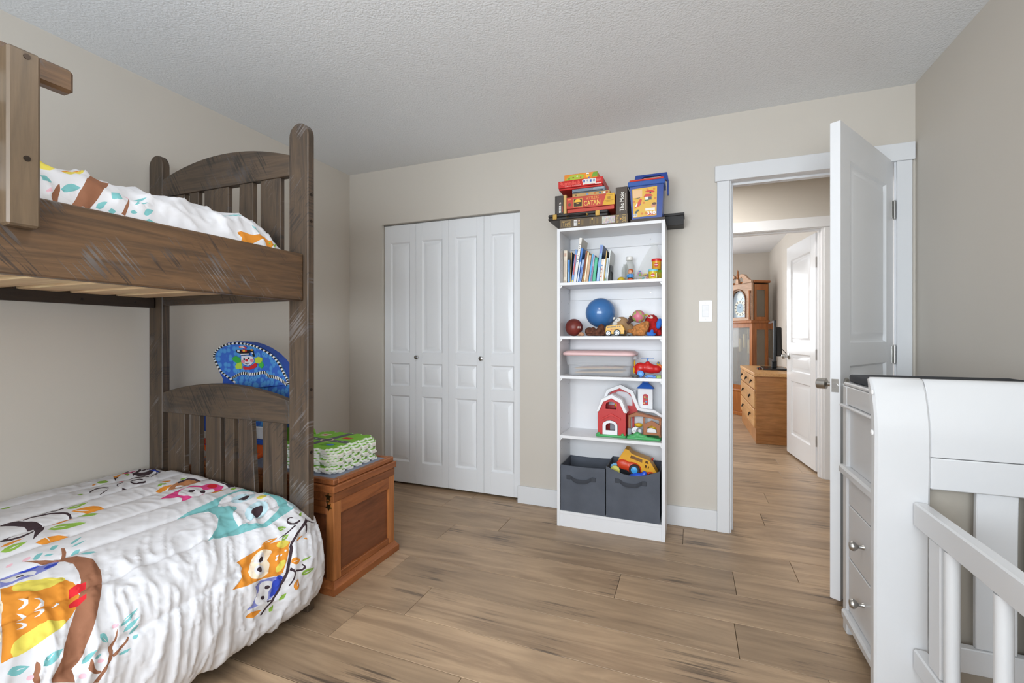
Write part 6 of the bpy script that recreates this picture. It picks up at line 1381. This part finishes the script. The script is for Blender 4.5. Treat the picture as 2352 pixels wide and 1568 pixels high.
def holed(outer, holes, y0, y1, name, mt, parent):
    pts = [Vector(p) for p in outer]; ed = [(i, (i + 1) % len(outer)) for i in range(len(outer))]
    for h in holes:
        n0 = len(pts); pts += [Vector(p) for p in h]; ed += [(n0 + i, n0 + (i + 1) % len(h)) for i in range(len(h))]
    V, E_, Fc, _, _, _ = delaunay_2d_cdt(pts, ed, [], 1, 1e-6)
    C = np.array([np.mean([V[i][:] for i in f], axis=0) for f in Fc]); keep = np.ones(len(Fc), bool)
    for h in holes: keep &= ~in_poly(h, C[:, 0], C[:, 1])
    Fk = [tuple(f) for f, k in zip(Fc, keep) if k]; n = len(V); m = MB()
    m.raw([(v[0], y0, v[1]) for v in V] + [(v[0], y1, v[1]) for v in V], Fk + [tuple(i + n for i in f)[::-1] for f in Fk])
    ee = {}
    for f in Fk:
        for a, b_ in zip(f, f[1:] + f[:1]): ee[(a, b_)] = 1
    for (a, b_) in ee:
        if (b_, a) not in ee: m.f.append((b_, a, a + n, b_ + n)); m.m.append(0)
    return m.build(name, mt, parent, smooth=30)
def archh(x0, x1, z0, z1): return [(x0, z0), (x1, z0), (x1, z1 - (x1 - x0) * .35)] + [((x0 + x1) / 2 + (x1 - x0) / 2 * math.cos(a), z1 - (x1 - x0) * .35 + (x1 - x0) * .35 * math.sin(a)) for a in np.linspace(.4, PI - .4, 6)] + [(x0, z1 - (x1 - x0) * .35)]
yf = -.222
o1 = gambrel(2.042, 2.204, ZS + .014, ZS + .155, ZS + .235)
ft = holed(o1, [archh(2.087, 2.155, ZS + .163, ZS + .212), archh(2.070, 2.160, ZS + .016, ZS + .100)], yf, yf + .012, 'front_wall', BR_, bn2)
for x in (2.042, 2.192): B(x, x + .012, yf + .0125, -.125, ZS + .0145, ZS + .155).build('side_wall', BR_, bn2)
rf = [(2.036, ZS + .148), (2.050, ZS + .148), (2.076, ZS + .206), (2.123, ZS + .230), (2.170, ZS + .206), (2.196, ZS + .148), (2.214, ZS + .148), (2.184, ZS + .222), (2.125, ZS + .252), (2.066, ZS + .222)]
MB().prism(rf, 1, yf - .012, yf - .0005, bev=.0015).build('roof', WH_, bn2); MB().prism([(a, b_ + .001) for a, b_ in rf], 1, yf + .013, -.13).build('roof', WH_, bn2)
holed(archh(2.082, 2.160, ZS + .157, ZS + .218), [archh(2.089, 2.153, ZS + .165, ZS + .210)], yf - .004, yf - .0003, 'window_frame', mat((196, 48, 46), .4), bn2)
MB().prism([(2.066, ZS + .108), (2.122, ZS + .140), (2.178, ZS + .112), (2.178, ZS + .102), (2.122, ZS + .128), (2.066, ZS + .098)], 1, yf - .007, yf - .0003, bev=.001).build('door_hood', mat((196, 48, 46), .4), bn2)
holed([(2.072, ZS + .015), (2.158, ZS + .015), (2.158, ZS + .070)] + [(2.115 + .043 * math.cos(a), ZS + .070 + .028 * math.sin(a)) for a in np.linspace(.3, PI - .3, 7)] + [(2.072, ZS + .070)], [archh(2.090, 2.146, ZS + .040, ZS + .084)], yf - .006, yf - .0003, 'stall_door', WH_, bn2)
MB().ell((2.152, -.18, ZS + .185), (.018, .014, .014), n=12).build('hay', YL, bn2); B(2.056, 2.190, -.18, -.13, ZS + .150, ZS + .156).build('loft_floor', mat((150, 34, 34), .5), bn2)
B(2.106, 2.15, -.165, -.15, ZS + .0145, ZS + .07).build('inner_wall', mat((150, 150, 156), .5), bn2)
# rear barn
ro = gambrel(2.060, 2.262, ZS + .014, ZS + .16, ZS + .292)
holed(ro, [[(2.088, ZS + .175), (2.232, ZS + .175), (2.232, ZS + .225), (2.20, ZS + .256), (2.15, ZS + .262), (2.10, ZS + .235)]], -.124, -.112, 'rear_wall', BR_, bn2)
B(2.07, 2.25, -.1118, -.108, ZS + .02, ZS + .27).build('rear_panel', mat((214, 214, 218), .5), bn2)
rr_ = [(2.046, ZS + .168), (2.060, ZS + .168), (2.094, ZS + .252), (2.160, ZS + .282), (2.222, ZS + .252), (2.262, ZS + .155), (2.292, ZS + .150), (2.360, ZS + .145), (2.402, ZS + .118), (2.402, ZS + .136), (2.36, ZS + .162), (2.292, ZS + .166), (2.275, ZS + .170), (2.238, ZS + .268), (2.165, ZS + .304), (2.082, ZS + .270)]
MB().prism(rr_, 1, -.150, -.1245, bev=.0015).build('roof', WH_, bn2)
B(2.262, 2.348, -.118, -.070, ZS + .150, ZS + .282, .003).build('silo', WH_, bn2)
v, f = frus(2.255, 2.356, -.125, -.062, ZS + .2825, 2.288, 2.322, -.105, -.082, ZS + .315); MB().raw(v, f).build('silo_roof', mat((40, 96, 186), .4), bn2, smooth=0); B(2.286, 2.324, -.107, -.080, ZS + .315, ZS + .322, .002).build('silo_cap', mat((40, 96, 186), .4), bn2)
wq = archh(2.292, 2.322, ZS + .185, ZS + .25); decal(bn2, 'silo_window', wq, -.118, mat((186, 50, 56), .4), d=.002)
for x, z, c in ((2.303, .232, (200, 190, 80)), (2.312, .206, (90, 160, 210)), (2.300, .196, (220, 190, 120)), (2.314, .224, (90, 140, 80))): decal(bn2, 'silo_picture', circ(x, ZS + z, .006, .005, 8), -.1205, mat(c, .4), d=.0008)
decal(bn2, 'silo_bar', rect(2.292, 2.322, ZS + .218, ZS + .222), -.121, mat((196, 70, 70), .4), d=.0008)
# lean-to stable
MB().prism([(2.214, ZS + .128), (2.262, ZS + .150), (2.400, ZS + .122), (2.402, ZS + .108), (2.33, ZS + .124), (2.27, ZS + .130), (2.225, ZS + .118)], 1, -.20, -.152, bev=.001).build('stable_beam', BRN, bn2)
for x in (2.218, 2.30, 2.388): B(x, x + .012, -.198, -.184, ZS + .0145, ZS + .122).build('stable_post', BRN, bn2)
holed([(2.306, ZS + .030), (2.394, ZS + .030), (2.394, ZS + .088), (2.350, ZS + .112), (2.306, ZS + .088)], [[(2.320, ZS + .042), (2.380, ZS + .042), (2.374, ZS + .072), (2.350, ZS + .084), (2.326, ZS + .072)]], -.222, -.212, 'stable_gate', BRN, bn2)
B(2.225, 2.395, -.140, -.134, ZS + .0145, ZS + .118).build('stable_back', mat((214, 214, 218), .5), bn2); B(2.236, 2.246, -.16, -.141, ZS + .0145, ZS + .118).build('red_post', BR_, bn2)
MB().ell((2.272, -.165, ZS + .072), (.024, .016, .012), n=12).build('hay', YL, bn2); MB().ell((2.352, -.175, ZS + .066), (.026, .016, .014), n=12).build('hay', YL, bn2)
for x in (2.265, 2.345): MB().prism([(x - .03, ZS + .034)] + [(x + .03 * math.cos(a), ZS + .048 + .018 * math.sin(a)) for a in np.linspace(PI, 0, 8)] + [(x + .03, ZS + .034)], 1, -.206, -.20).build('trough', WH_, bn2)
B(2.214, 2.236, -.215, -.20, ZS + .0145, ZS + .058, .003).build('grey_block', mat((140, 146, 154), .5), bn2)
MB().ell((2.252, -.226, ZS + .040), (.010, .008, .009), n=10).build('animal', mat((216, 216, 216), .5), bn2); MB().tube([(2.282 + .014 * math.cos(a), -.222, ZS + .048 + .016 * math.sin(a)) for a in np.linspace(0, 2 * PI, 13)[:-1]], .004, 6, closed=True).build('wheel', mat((120, 124, 132), .5), bn2)
MB().blob([((2.245, -.225, ZS + .016), (.030, .016, .012), (0, 0, 0)), ((2.272, -.226, ZS + .024), (.022, .014, .020), (0, 0, 0)), ((2.30, -.226, ZS + .018), (.028, .014, .014), (0, 0, 0)), ((2.34, -.228, ZS + .012), (.04, .012, .008), (0, 0, 0)), ((2.05, -.226, ZS + .016), (.010, .008, .012), (0, 0, 0)), ((2.188, -.226, ZS + .016), (.012, .008, .012), (0, 0, 0))], .004).build('hedge', GRN, bn2)

# ---------------------------------------------------------------- bottom: fabric bins
ZS = .0945
FAB = mat((84, 88, 97), .9, bump=.18, bscale=420, var=.06)
def fabric_bin(label, x0, x1, y0, y1, h, sag=0, flare=0):
    t = thing('fabric_bin', label, 'fabric bin', ((x0 + x1) / 2, (y0 + y1) / 2, ZS), 0, 'grey fabric bins at the bottom of the bookcase')
    th = .004
    def pt(u, v, ins): # u around 0..1, v height 0..1
        X0_, X1_, Y0_, Y1_ = x0 + ins, x1 - ins, y0 + ins, y1 - ins
        per = [(X0_, Y0_), (X1_, Y0_), (X1_, Y1_), (X0_, Y1_)]; k = int(u * 4) % 4; q = u * 4 - int(u * 4); a = per[k]; b_ = per[(k + 1) % 4]
        x = a[0] + (b_[0] - a[0]) * q; y_ = a[1] + (b_[1] - a[1]) * q
        bul = (1 if k == 0 else -.6) * math.sin(PI * q) * (.004 * math.sin(PI * v) + .003 * vnoise(np.array(q * 4 + k * 5), np.array(v * 5), 3) * 2)
        n_ = [(0, -1), (1, 0), (0, 1), (-1, 0)][k]; s = 1 if ins == 0 else .9
        zz = ZS + .0008 + v * (h + (.004 * math.sin(q * PI) * (-1) if v > .9 else 0)) - (sag * math.sin(PI * q) * v ** 3 if k == 0 else 0)
        return (x + n_[0] * bul * s, y_ + n_[1] * bul * s - (flare * v if k == 0 else 0), zz)
    nu, nv = 48, 12; P = np.array([[pt(i / nu, j / nv, 0) for j in range(nv + 1)] + [pt(i / nu, j / nv, th) for j in range(nv, -1, -1)] for i in range(nu)])
    MB().grid(P, closed_u=True).build('walls', FAB, t, smooth=60)
    B(x0 + .001, x1 - .001, y0 + .001, y1 - .001, ZS + .0006, ZS + .004).build('bottom', FAB, t)
    MB().tube([pt(i / 48, 1, th / 2) for i in range(48)], .0032, 6, closed=True).build('rim', FAB, t)
    hx = (x0 + x1) / 2 - .01; hz = ZS + h * .72
    dr = [(hx - .062, y0 - flare * .7 - .003, hz + .010), (hx - .05, y0 - flare * .7 - .009, hz + .003), (hx - .025, y0 - flare * .7 - .017, hz - .006), (hx + .025, y0 - flare * .7 - .017, hz - .006), (hx + .05, y0 - flare * .7 - .009, hz + .003), (hx + .062, y0 - flare * .7 - .003, hz + .010)]
    S_ = spline(dr, 5); Pg = np.array([[(p[0], p[1], p[2] + .011), (p[0], p[1] - .002, p[2]), (p[0], p[1], p[2] - .011), (p[0], p[1] + .0015, p[2])] for p in S_])
    Pg = np.concatenate([Pg, Pg[:, :1]], axis=1); MB().grid(Pg).build('handle', mat((58, 61, 68), .85, bump=.15, bscale=400), t, smooth=50)
    for s in (-1, 1): B(hx + s * .075 - .012, hx + s * .075 + .012, y0 - flare * .72 - .0045, y0 - flare * .70, hz - .004, hz + .022, .0008).build('handle_tab', mat((62, 65, 72), .85), t)
    return t
fabric_bin('empty dark grey fabric storage bin on the left', 1.8275, 2.094, -.268, -.032, .272)
rbin = fabric_bin('dark grey fabric bin on the right holding toy vehicles', 2.100, 2.397, -.272, -.032, .290, sag=.036)
MB().box(2.108, 2.389, -.262, -.04, ZS + .005, .298, .01).build('lining', FAB, rbin)
B0 = None
tk = thing('toy_truck', 'yellow and red toy dump car with blue wheels in the right fabric bin', 'toy truck', (2.262, -.15, .362)); tk.rotation_euler = (0, math.radians(15), 0)
RO = mat((206, 66, 36), .35); TY = mat((222, 164, 44), .35)
def L_(m): return m
def lholed(outer, holes, y0, y1, name, mt): 
    o = holed(outer, holes, y0, y1, name, mt, None); o.parent = tk; off = ORG[o.name]; o.location = off; return o
lholed([(-.112, .0), (.115, .0), (.118, .018), (.085, .050), (.055, .078), (-.050, .082), (-.072, .098), (-.092, .096), (-.112, .030)], [[(-.052, .054), (.02, .052), (.016, .070), (-.05, .073)], [(.036, .056), (.056, .056), (.05, .07), (.036, .07)], [(.040, .030), (.050, .030), (.050, .046), (.040, .046)], [(.057, .030), (.063, .030), (.063, .044), (.057, .044)]], -.042, .042, 'body', TY)
MB().blob([((-.075, -.046, .006), (.044, .016, .030), (0, 0, 0)), ((-.02, -.046, .006), (.050, .016, .034), (0, 0, 0)), ((.088, -.046, -.004), (.034, .014, .026), (0, 0, 0))], .004).build('fender', RO, tk, local=True)
MB().box(-.115, .115, -.040, .040, -.022, -.002, .003).build('chassis', RO, tk, local=True)
for x, r in ((-.010, .031), (.092, .026)):
    w_ = MB().cyl((x, -.074, .004 if r > .03 else -.008), (x, -.052, .004 if r > .03 else -.008), r, n=28, bev=.003).build('wheel', mat((34, 34, 38), .55), tk, local=True)
    zz = .004 if r > .03 else -.008
    MB().lathe([(r * .62, 0), (r * .6, .002), (r * .3, .004), (0, .005)], 22, M=Matrix.Translation((x, -.0735, zz)) @ Euler((PI / 2, 0, 0)).to_matrix().to_4x4()).build('hub', mat((66, 158, 214), .3), w_, local=True)
MB().ell((.068, 0, .082), (.006, .006, .010), n=10).build('light', mat((200, 44, 34), .4), tk, local=True)
def gear(label, x, y_, z, r, c, n=14):
    P = [(x + (r if k % 2 else r * .86) * math.cos(2 * PI * k / (2 * n)), z + (r if k % 2 else r * .86) * math.sin(2 * PI * k / (2 * n))) for k in range(2 * n)]
    o = MB().prism(P, 1, y_, y_ + .012, bev=.0008).build('toy_gear', mat(c, .4)); tag(o, label, 'toy'); return o
gear('pale yellow toy gear sticking out of the right fabric bin', 2.142, -.215, .352, .030, (222, 214, 110)); gear('small pale blue toy gear behind the yellow gear in the right bin', 2.140, -.19, .360, .030, (120, 180, 220))
bb_ = MB().blob([((2.285, -.225, .335), (.045, .022, .022), (0, .1, 0)), ((2.31, -.222, .352), (.016, .014, .018), (0, 0, 0)), ((2.25, -.225, .330), (.03, .02, .018), (0, 0, 0))], .004).build('toy_shovel', mat((40, 84, 200), .35)); tag(bb_, 'blue plastic toy piece under the dump car in the right bin', 'toy')
# ---------------------------------------------------------------- crib
CRW = mat((201, 201, 202), .28, spec=.5, coat=.15)
cr = thing('crib', 'white wooden baby crib with sleigh-curved end along the right wall', 'crib', (3.33, -1.95, 0))
def sleigh(x0, x1, z0, z1, th, name, yo=0, bev=.006):
    """board following the curved end profile: bows out below the top and rolls back at the top"""
    def prof(z): 
        q = z / 1.01
        return -1.283 - .008 * math.exp(-((q - .84) / .2) ** 2) + .034 * max(0, (q - .84) / .16) ** 2 + yo
    zs = np.linspace(z0, z1, 26)
    if z1 > .98:
        front = [(prof(z), z) for z in zs]; back = [(prof(z) + th, z) for z in zs[::-1]]
        front[-1] = (front[-1][0] + .006, z1 - .001); back[0] = (back[0][0] - .006, z1 - .001)
    else: front = [(prof(z), z) for z in zs]; back = [(prof(z) + th, z) for z in zs[::-1]]
    return MB().prism(front + back, 0, x0, x1, bev=bev).build(name, CRW, cr, smooth=40)
sleigh(3.058, 3.188, .0, 1.018, .036, 'end_stile')
sleigh(3.50, 3.606, .0, 1.018, .036, 'end_stile')
sleigh(3.1885, 3.4995, .797, 1.016, .026, 'end_panel', .006, .002)
sleigh(3.1885, 3.4995, .706, .7955, .028, 'end_rail', .003, .003)
sleigh(3.1885, 3.4995, .20, .27, .028, 'end_rail', .003, .003)
for x in (3.292, 3.402): sleigh(x, x + .088, .2705, .7055, .016, 'end_slat', .010, .002)
def crail(x0, x1, z0, z1, nm): return B(x0, x1, -2.56, -1.2925, z0, z1, .004).build(nm, CRW, cr)
crail(3.146, 3.178, .600, .668, 'side_rail'); crail(3.146, 3.178, .19, .25, 'side_rail')
crail(3.585, 3.606, .80, .86, 'side_rail'); crail(3.585, 3.606, .19, .25, 'side_rail')
first = None
for i in range(6):
    y_ = -1.459 - i * .2
    if first is None: first = MB().cyl((3.162, y_, .2505), (3.162, y_, .5995), .0155, n=18).build('spindle', CRW, cr)
    else: child_copy(first, cr, (0, -i * .2, 0))
B(3.152, 3.172, -1.425, -1.365, .2505, .5995, .003).build('rail_post', CRW, cr)
first = None
for i in range(9):
    y_ = -1.36 - i * .13
    if first is None: first = B(3.590, 3.602, y_ - .03, y_, .2505, .7995, .002).build('back_slat', CRW, cr)
    else: child_copy(first, cr, (0, -i * .13, 0))
B(3.155, 3.606, -2.60, -2.562, 0, .90, .006).build('foot_end', CRW, cr)
for z in (.975, .855): MB().lathe([(.008, 0), (.008, .003), (.004, .0045), (0, .0045)], 14, M=Matrix.Translation((3.0582, -1.268, z)) @ Euler((0, -PI / 2, 0)).to_matrix().to_4x4()).build('bolt_cap', mat((238, 238, 238), .3), cr)

# ---------------------------------------------------------------- changing-table dresser joined behind the crib end
cd = thing('changing_dresser', 'white changing table with two drawers standing behind the crib end', 'changing table', (3.35, -1.0, 0))
XF, YN, YF_ = 3.110, -1.224, -.792
B(3.125, 3.606, YF_ - .018, YF_, .0, .94, .003).build('side_panel', CRW, cd); B(3.125, 3.606, YN, YN + .016, .06, .94, .002).build('side_panel', mat((168, 160, 148), .6), cd)  # panel next to the crib: white board with shadow tone put into its colour
for y0_, y1_ in ((YF_ - .046, YF_), (YN, YN + .04)): B(XF, XF + .022, y0_, y1_, .0 if y0_ > -1 else .06, .950, .004).build('front_stile', CRW, cd)
B(XF + .001, XF + .02, YN + .0405, YF_ - .0465, .880, .950, .003).build('top_rail', CRW, cd); B(XF - .012, XF + .02, YN, YF_, .868, .8795, .004).build('moulding', CRW, cd)
B(XF + .012, XF + .02, YN + .0405, YF_ - .0465, .645, .8675).build('upper_panel', CRW, cd)
B(XF - .016, XF + .02, YN, YF_ - .002, .610, .644, .007).build('moulding', CRW, cd)
for z0_, z1_ in ((.300, .500), (.098, .297)):
    dr = B(XF + .006, XF + .022, YN + .042, YF_ - .048, z0_ + .001, z1_ - .001, .0025).build('drawer', CRW, cd)
    M = Matrix.Translation((XF + .006, -1.0, (z0_ + z1_) / 2 + .005)) @ Euler((0, -PI / 2, 0)).to_matrix().to_4x4()
    MB().lathe([(.009, 0), (.007, .004), (.006, .016), (.012, .022), (.0165, .029), (.0165, .034), (.012, .041), (0, .043)], 22, M=M).build('knob', STEEL, dr)
B(XF + .006, XF + .022, YN + .042, YF_ - .048, .502, .608, .0025).build('middle_panel', CRW, cd)
B(XF - .014, XF + .02, YN, YF_ - .03, .062, .096, .007).build('moulding', CRW, cd)
B(3.59, 3.604, YN + .017, YF_ - .019, .06, .94).build('back_panel', CRW, cd)
B(3.112, 3.606, YN, YF_, .9505, .964, .004).build('top', CRW, cd)
pdd = MB().box(3.128, 3.600, YN + .004, YF_ - .006, .9645, .994, .008, seg=2).build('changing_pad', mat((52, 54, 60), .9, bump=.2, bscale=350)); tag(pdd, 'charcoal fabric pad lying on top of the changing table', 'pad')

# ---------------------------------------------------------------- far bedroom
OK = [(150, 96, 48), (176, 118, 64), (190, 132, 76), (168, 112, 58)]
OKX = wood('oak_x', OK, 0, rough=.35, stretch=7, scale=4, bump=.04); OKY = wood('oak_y', [(176, 128, 78), (198, 150, 96), (206, 160, 106)], 1, rough=.35, bump=.04); OKZ = wood('oak_z', [(134, 76, 34), (160, 96, 46), (172, 108, 54)], 2, rough=.3, bump=.04, coat=.2)
OKD = wood('oak_dull', [(150, 118, 94), (176, 142, 116), (164, 130, 104)], 0, rough=.4, bump=.04)
dr = thing('dresser', 'low oak dresser with small dark drawer pulls in the far bedroom', 'dresser', (3.44, 3.22, 0))
B(3.215, 3.68, 2.525, 3.92, 0.001, .715, .002).build('carcass', OKX, dr); B(3.195, 3.684, 2.505, 3.94, .7155, .752, .004).build('top', OKY, dr)
rows = [((2.535, 2.985), .575, .708), ((2.99, 3.455), .575, .708), ((3.46, 3.915), .575, .708), ((2.535, 3.225), .370, .560), ((3.23, 3.915), .370, .560), ((2.535, 3.225), .165, .355), ((3.23, 3.915), .165, .355)]
PULL = mat((46, 44, 44), .35, .8)
for (a, b_), z0_, z1_ in rows:
    f = B(3.198, 3.2148, a + .004, b_ - .004, z0_, z1_, .003).build('drawer', OKY, dr)
    yc = (a + b_) / 2; zc_ = (z0_ + z1_) / 2
    m = MB(); m.cyl((3.198, yc - .03, zc_ + .012), (3.188, yc - .03, zc_ + .012), .008, n=10); m.cyl((3.198, yc + .03, zc_ + .012), (3.188, yc + .03, zc_ + .012), .008, n=10)
    m.tube([(3.188, yc - .03, zc_ + .012), (3.180, yc - .022, zc_ - .010), (3.178, yc, zc_ - .018), (3.180, yc + .022, zc_ - .010), (3.188, yc + .03, zc_ + .012)], .004, 8); m.build('pull', PULL, f)
tv = thing('television', 'flat black television on the oak dresser', 'television', (3.50, 3.33, .7525)); tv.rotation_euler = (0, 0, math.radians(-4))
MB().box(-.03, .0, -.34, .34, .10, .575, .006).build('screen_housing', mat((20, 22, 28), .3), tv, local=True); MB().box(-.0312, -.0302, -.315, .315, .125, .55).build('screen', mat((12, 13, 16), .04, spec=1.0), tv, local=True)
MB().prism([(-.27, .16), (.27, .16), (.22, .50), (-.22, .50)], 0, .0005, .065, bev=.012).build('back_cover', mat((44, 42, 42), .5), tv, local=True)
MB().box(-.02, .03, -.05, .05, .015, .1005, .004).build('stand_neck', BLACK, tv, local=True); MB().box(-.13, .12, -.28, .28, 0.0, .015, .004).build('stand_base', mat((22, 23, 26), .25), tv, local=True)
rm_ = thing('media_box', 'small black box with a red light on the dresser before the television', 'media box', (3.32, 3.125, .7525)); MB().box(3.30, 3.345, 3.08, 3.17, .7525, .775, .003).build('case', BLACK, rm_); MB().box(3.312, 3.326, 3.0792, 3.0801, .760, .767).build('indicator', mat((220, 40, 30), .4, emit=1.5), rm_)
cb = MB().tube([(3.57, 3.25, 1.0), (3.62, 3.2, .93), (3.66, 3.15, .85), (3.665, 3.12, .775), (3.66, 3.05, .7575)], .004, 8).build('power_cord', mat((28, 28, 30), .5)); tag(cb, 'black cord hanging behind the television', 'cord')
# grandfather clock
gc = thing('grandfather_clock', 'tall oak grandfather clock with swan neck pediment in the corner', 'clock', (3.205, 4.425, 0), math.radians(-55))
M_ = lambda: MB()
hw, dp = .275, .30
MB().box(-hw - .01, hw + .01, -.01, dp, .0, .05, .004).build('plinth', OKZ, gc, local=True); MB().box(-hw, hw, 0, dp, .0505, .34, .004).build('base', OKZ, gc, local=True); MB().box(-hw - .008, hw + .008, -.008, dp, .3405, .375, .008).build('base_moulding', OKZ, gc, local=True)
for s in (-1, 1): MB().box(s * hw - (.05 if s > 0 else 0) - (-.0 if s > 0 else 0), s * hw + (0 if s > 0 else .05), .01, .05, .3755, 1.33).build('stile', OKZ, gc, local=True)
MB().box(-hw + .0505, hw - .0505, .02, .045, .3755, .44).build('rail', OKZ, gc, local=True); MB().box(-hw + .0505, hw - .0505, .02, .045, 1.27, 1.33).build('rail', OKZ, gc, local=True)
MB().box(-hw + .01, hw - .01, dp - .02, dp, .3755, 1.90).build('back', mat((120, 104, 84), .6), gc, local=True)
for s in (-1, 1):
    x0_ = s * hw if s < 0 else hw - .018
    for a, b_ in ((.0505, .085), (dp - .07, dp - .021)): MB().box(x0_, x0_ + .018, a, b_, .3755, 1.88).build('side_stile', OKZ, gc, local=True)
    for a, b_ in ((.3755, .46), (1.24, 1.42), (1.80, 1.88)): MB().box(x0_, x0_ + .018, .0855, dp - .0705, a, b_).build('side_rail', OKZ, gc, local=True)
    MB().box(x0_ + .007, x0_ + .010, .0855, dp - .0705, .46, 1.80).build('side_glass', mat((150, 140, 124), .06, alpha=.45, spec=.8), gc, local=True)
MB().box(-hw + .0505, hw - .0505, .030, .034, .44, 1.27).build('door_glass', mat((176, 178, 176), .05, alpha=.4, spec=.9), gc, local=True)
for x, z in ((-.09, .92), (0, .98), (.09, .90)): 
    w_ = MB().cyl((x, .13, z), (x, .13, z + .2), .028, n=18, bev=.004).build('weight', mat((206, 184, 130), .3, .8), gc, local=True); MB().cyl((x, .13, z + .2), (x, .13, 1.3), .002, n=6).build('chain', BRASS, w_, local=True)
pn = MB().cyl((0, .17, .50), (0, .18, .50), .06, n=24).build('pendulum', BRASS, gc, local=True); MB().box(-.008, .008, .172, .178, .55, 1.30).build('rod', BRASS, pn, local=True)
MB().box(-hw - .015, hw + .015, -.015, dp, 1.3305, 1.372, .008).build('waist_moulding', OKZ, gc, local=True)
hood_o = [(-hw, 1.3725), (hw, 1.3725), (hw, 1.90), (-hw, 1.90)]
hole = [(-.15, 1.42), (.15, 1.42), (.15, 1.66)] + [(.15 * math.cos(a), 1.66 + .15 * math.sin(a)) for a in np.linspace(.15, PI - .15, 12)] + [(-.15, 1.66)]
hd_ = holed(hood_o, [hole], 0, .03, 'hood_front', OKD, None); hd_.parent = gc; hd_.location = ORG[hd_.name]
rg = [(.165 * math.cos(a), 1.66 + .165 * math.sin(a)) for a in np.linspace(0, PI, 14)]
MB().tube([(-.165, -.004, 1.41)] + [(x, -.004, z) for x, z in rg[::-1]] + [(.165, -.004, 1.41)], .010, 8).build('door_moulding', mat((110, 70, 40), .4), gc, local=True)
MB().prism([(-.148, 1.422), (.148, 1.422), (.148, 1.66)] + [(.148 * math.cos(a), 1.66 + .148 * math.sin(a)) for a in np.linspace(.15, PI - .15, 12)] + [(-.148, 1.66)], 1, .05, .056).build('dial_plate', mat((176, 190, 200), .35, .3), gc, local=True)
MB().lathe([(.115, 0), (.115, .004), (.09, .005), (0, .005)], 32, M=Matrix.Translation((0, .05, 1.555)) @ Euler((PI / 2, 0, 0)).to_matrix().to_4x4()).build('dial', mat((222, 222, 210), .4), gc, local=True)
MB().lathe([(.07, 0), (.07, .002), (0, .002)], 28, M=Matrix.Translation((0, .0445, 1.555)) @ Euler((PI / 2, 0, 0)).to_matrix().to_4x4()).build('dial_centre', mat((150, 172, 188), .4), gc, local=True)
for k in range(12):
    a = k * PI / 6; c_, s_ = math.cos(a), math.sin(a); MB().prism([(.080 * c_ - .005 * s_, 1.555 + .080 * s_ + .005 * c_), (.108 * c_ - .005 * s_, 1.555 + .108 * s_ + .005 * c_), (.108 * c_ + .005 * s_, 1.555 + .108 * s_ - .005 * c_), (.080 * c_ + .005 * s_, 1.555 + .080 * s_ - .005 * c_)], 1, .0435, .0445).build('numeral', mat((70, 70, 74), .5), gc, local=True)
for a, L in ((.9, .06), (2.5, .085)): MB().prism([(.003 * math.sin(a), 1.555 - .003 * math.cos(a)), (L * math.cos(a), 1.555 + L * math.sin(a)), (-.003 * math.sin(a), 1.555 + .003 * math.cos(a))], 1, .0405, .0415).build('hand', BLACK, gc, local=True)
MB().lathe([(.055, 0), (.055, .004), (0, .004)], 26, M=Matrix.Translation((0, .05, 1.73)) @ Euler((PI / 2, 0, 0)).to_matrix().to_4x4()).build('moon_dial', mat((206, 214, 214), .4), gc, local=True)
for s in (-1, 1): MB().lathe([(.014, 1.38), (.016, 1.40), (.012, 1.43), (.011, 1.74), (.015, 1.77), (.015, 1.79)], 14, M=Matrix.Translation((s * (hw - .025), -.016, 0))).build('column', OKZ, gc, local=True)
MB().box(-hw - .02, hw + .02, .0305, dp + .005, 1.9005, 1.935, .008).build('cornice', OKZ, gc, local=True)
for s in (-1, 1):
    P = [(s * (hw + .005), 1.902), (s * (hw + .005), 1.935), (s * .24, 1.945), (s * .19, 1.985), (s * .14, 2.03), (s * .085, 2.045), (s * .05, 2.025), (s * .045, 1.995), (s * .075, 1.985), (s * .09, 2.0), (s * .11, 1.975), (s * .13, 1.93), (s * .10, 1.902)]
    MB().prism(P, 1, -.012, .028, bev=.003).build('swan_neck', OKD, gc, local=True)
MB().prism([(-.03, 1.902), (.03, 1.902), (.022, 1.975), (-.022, 1.975)], 1, -.010, .027).build('finial_block', OKD, gc, local=True)
MB().lathe([(.010, 1.9755), (.022, 1.98), (.012, 1.99), (.018, 2.005), (.024, 2.03), (.014, 2.055), (.008, 2.075), (.011, 2.082), (.004, 2.11), (0, 2.118)], 16, M=Matrix.Translation((0, .008, 0))).build('finial', OKZ, gc, local=True)
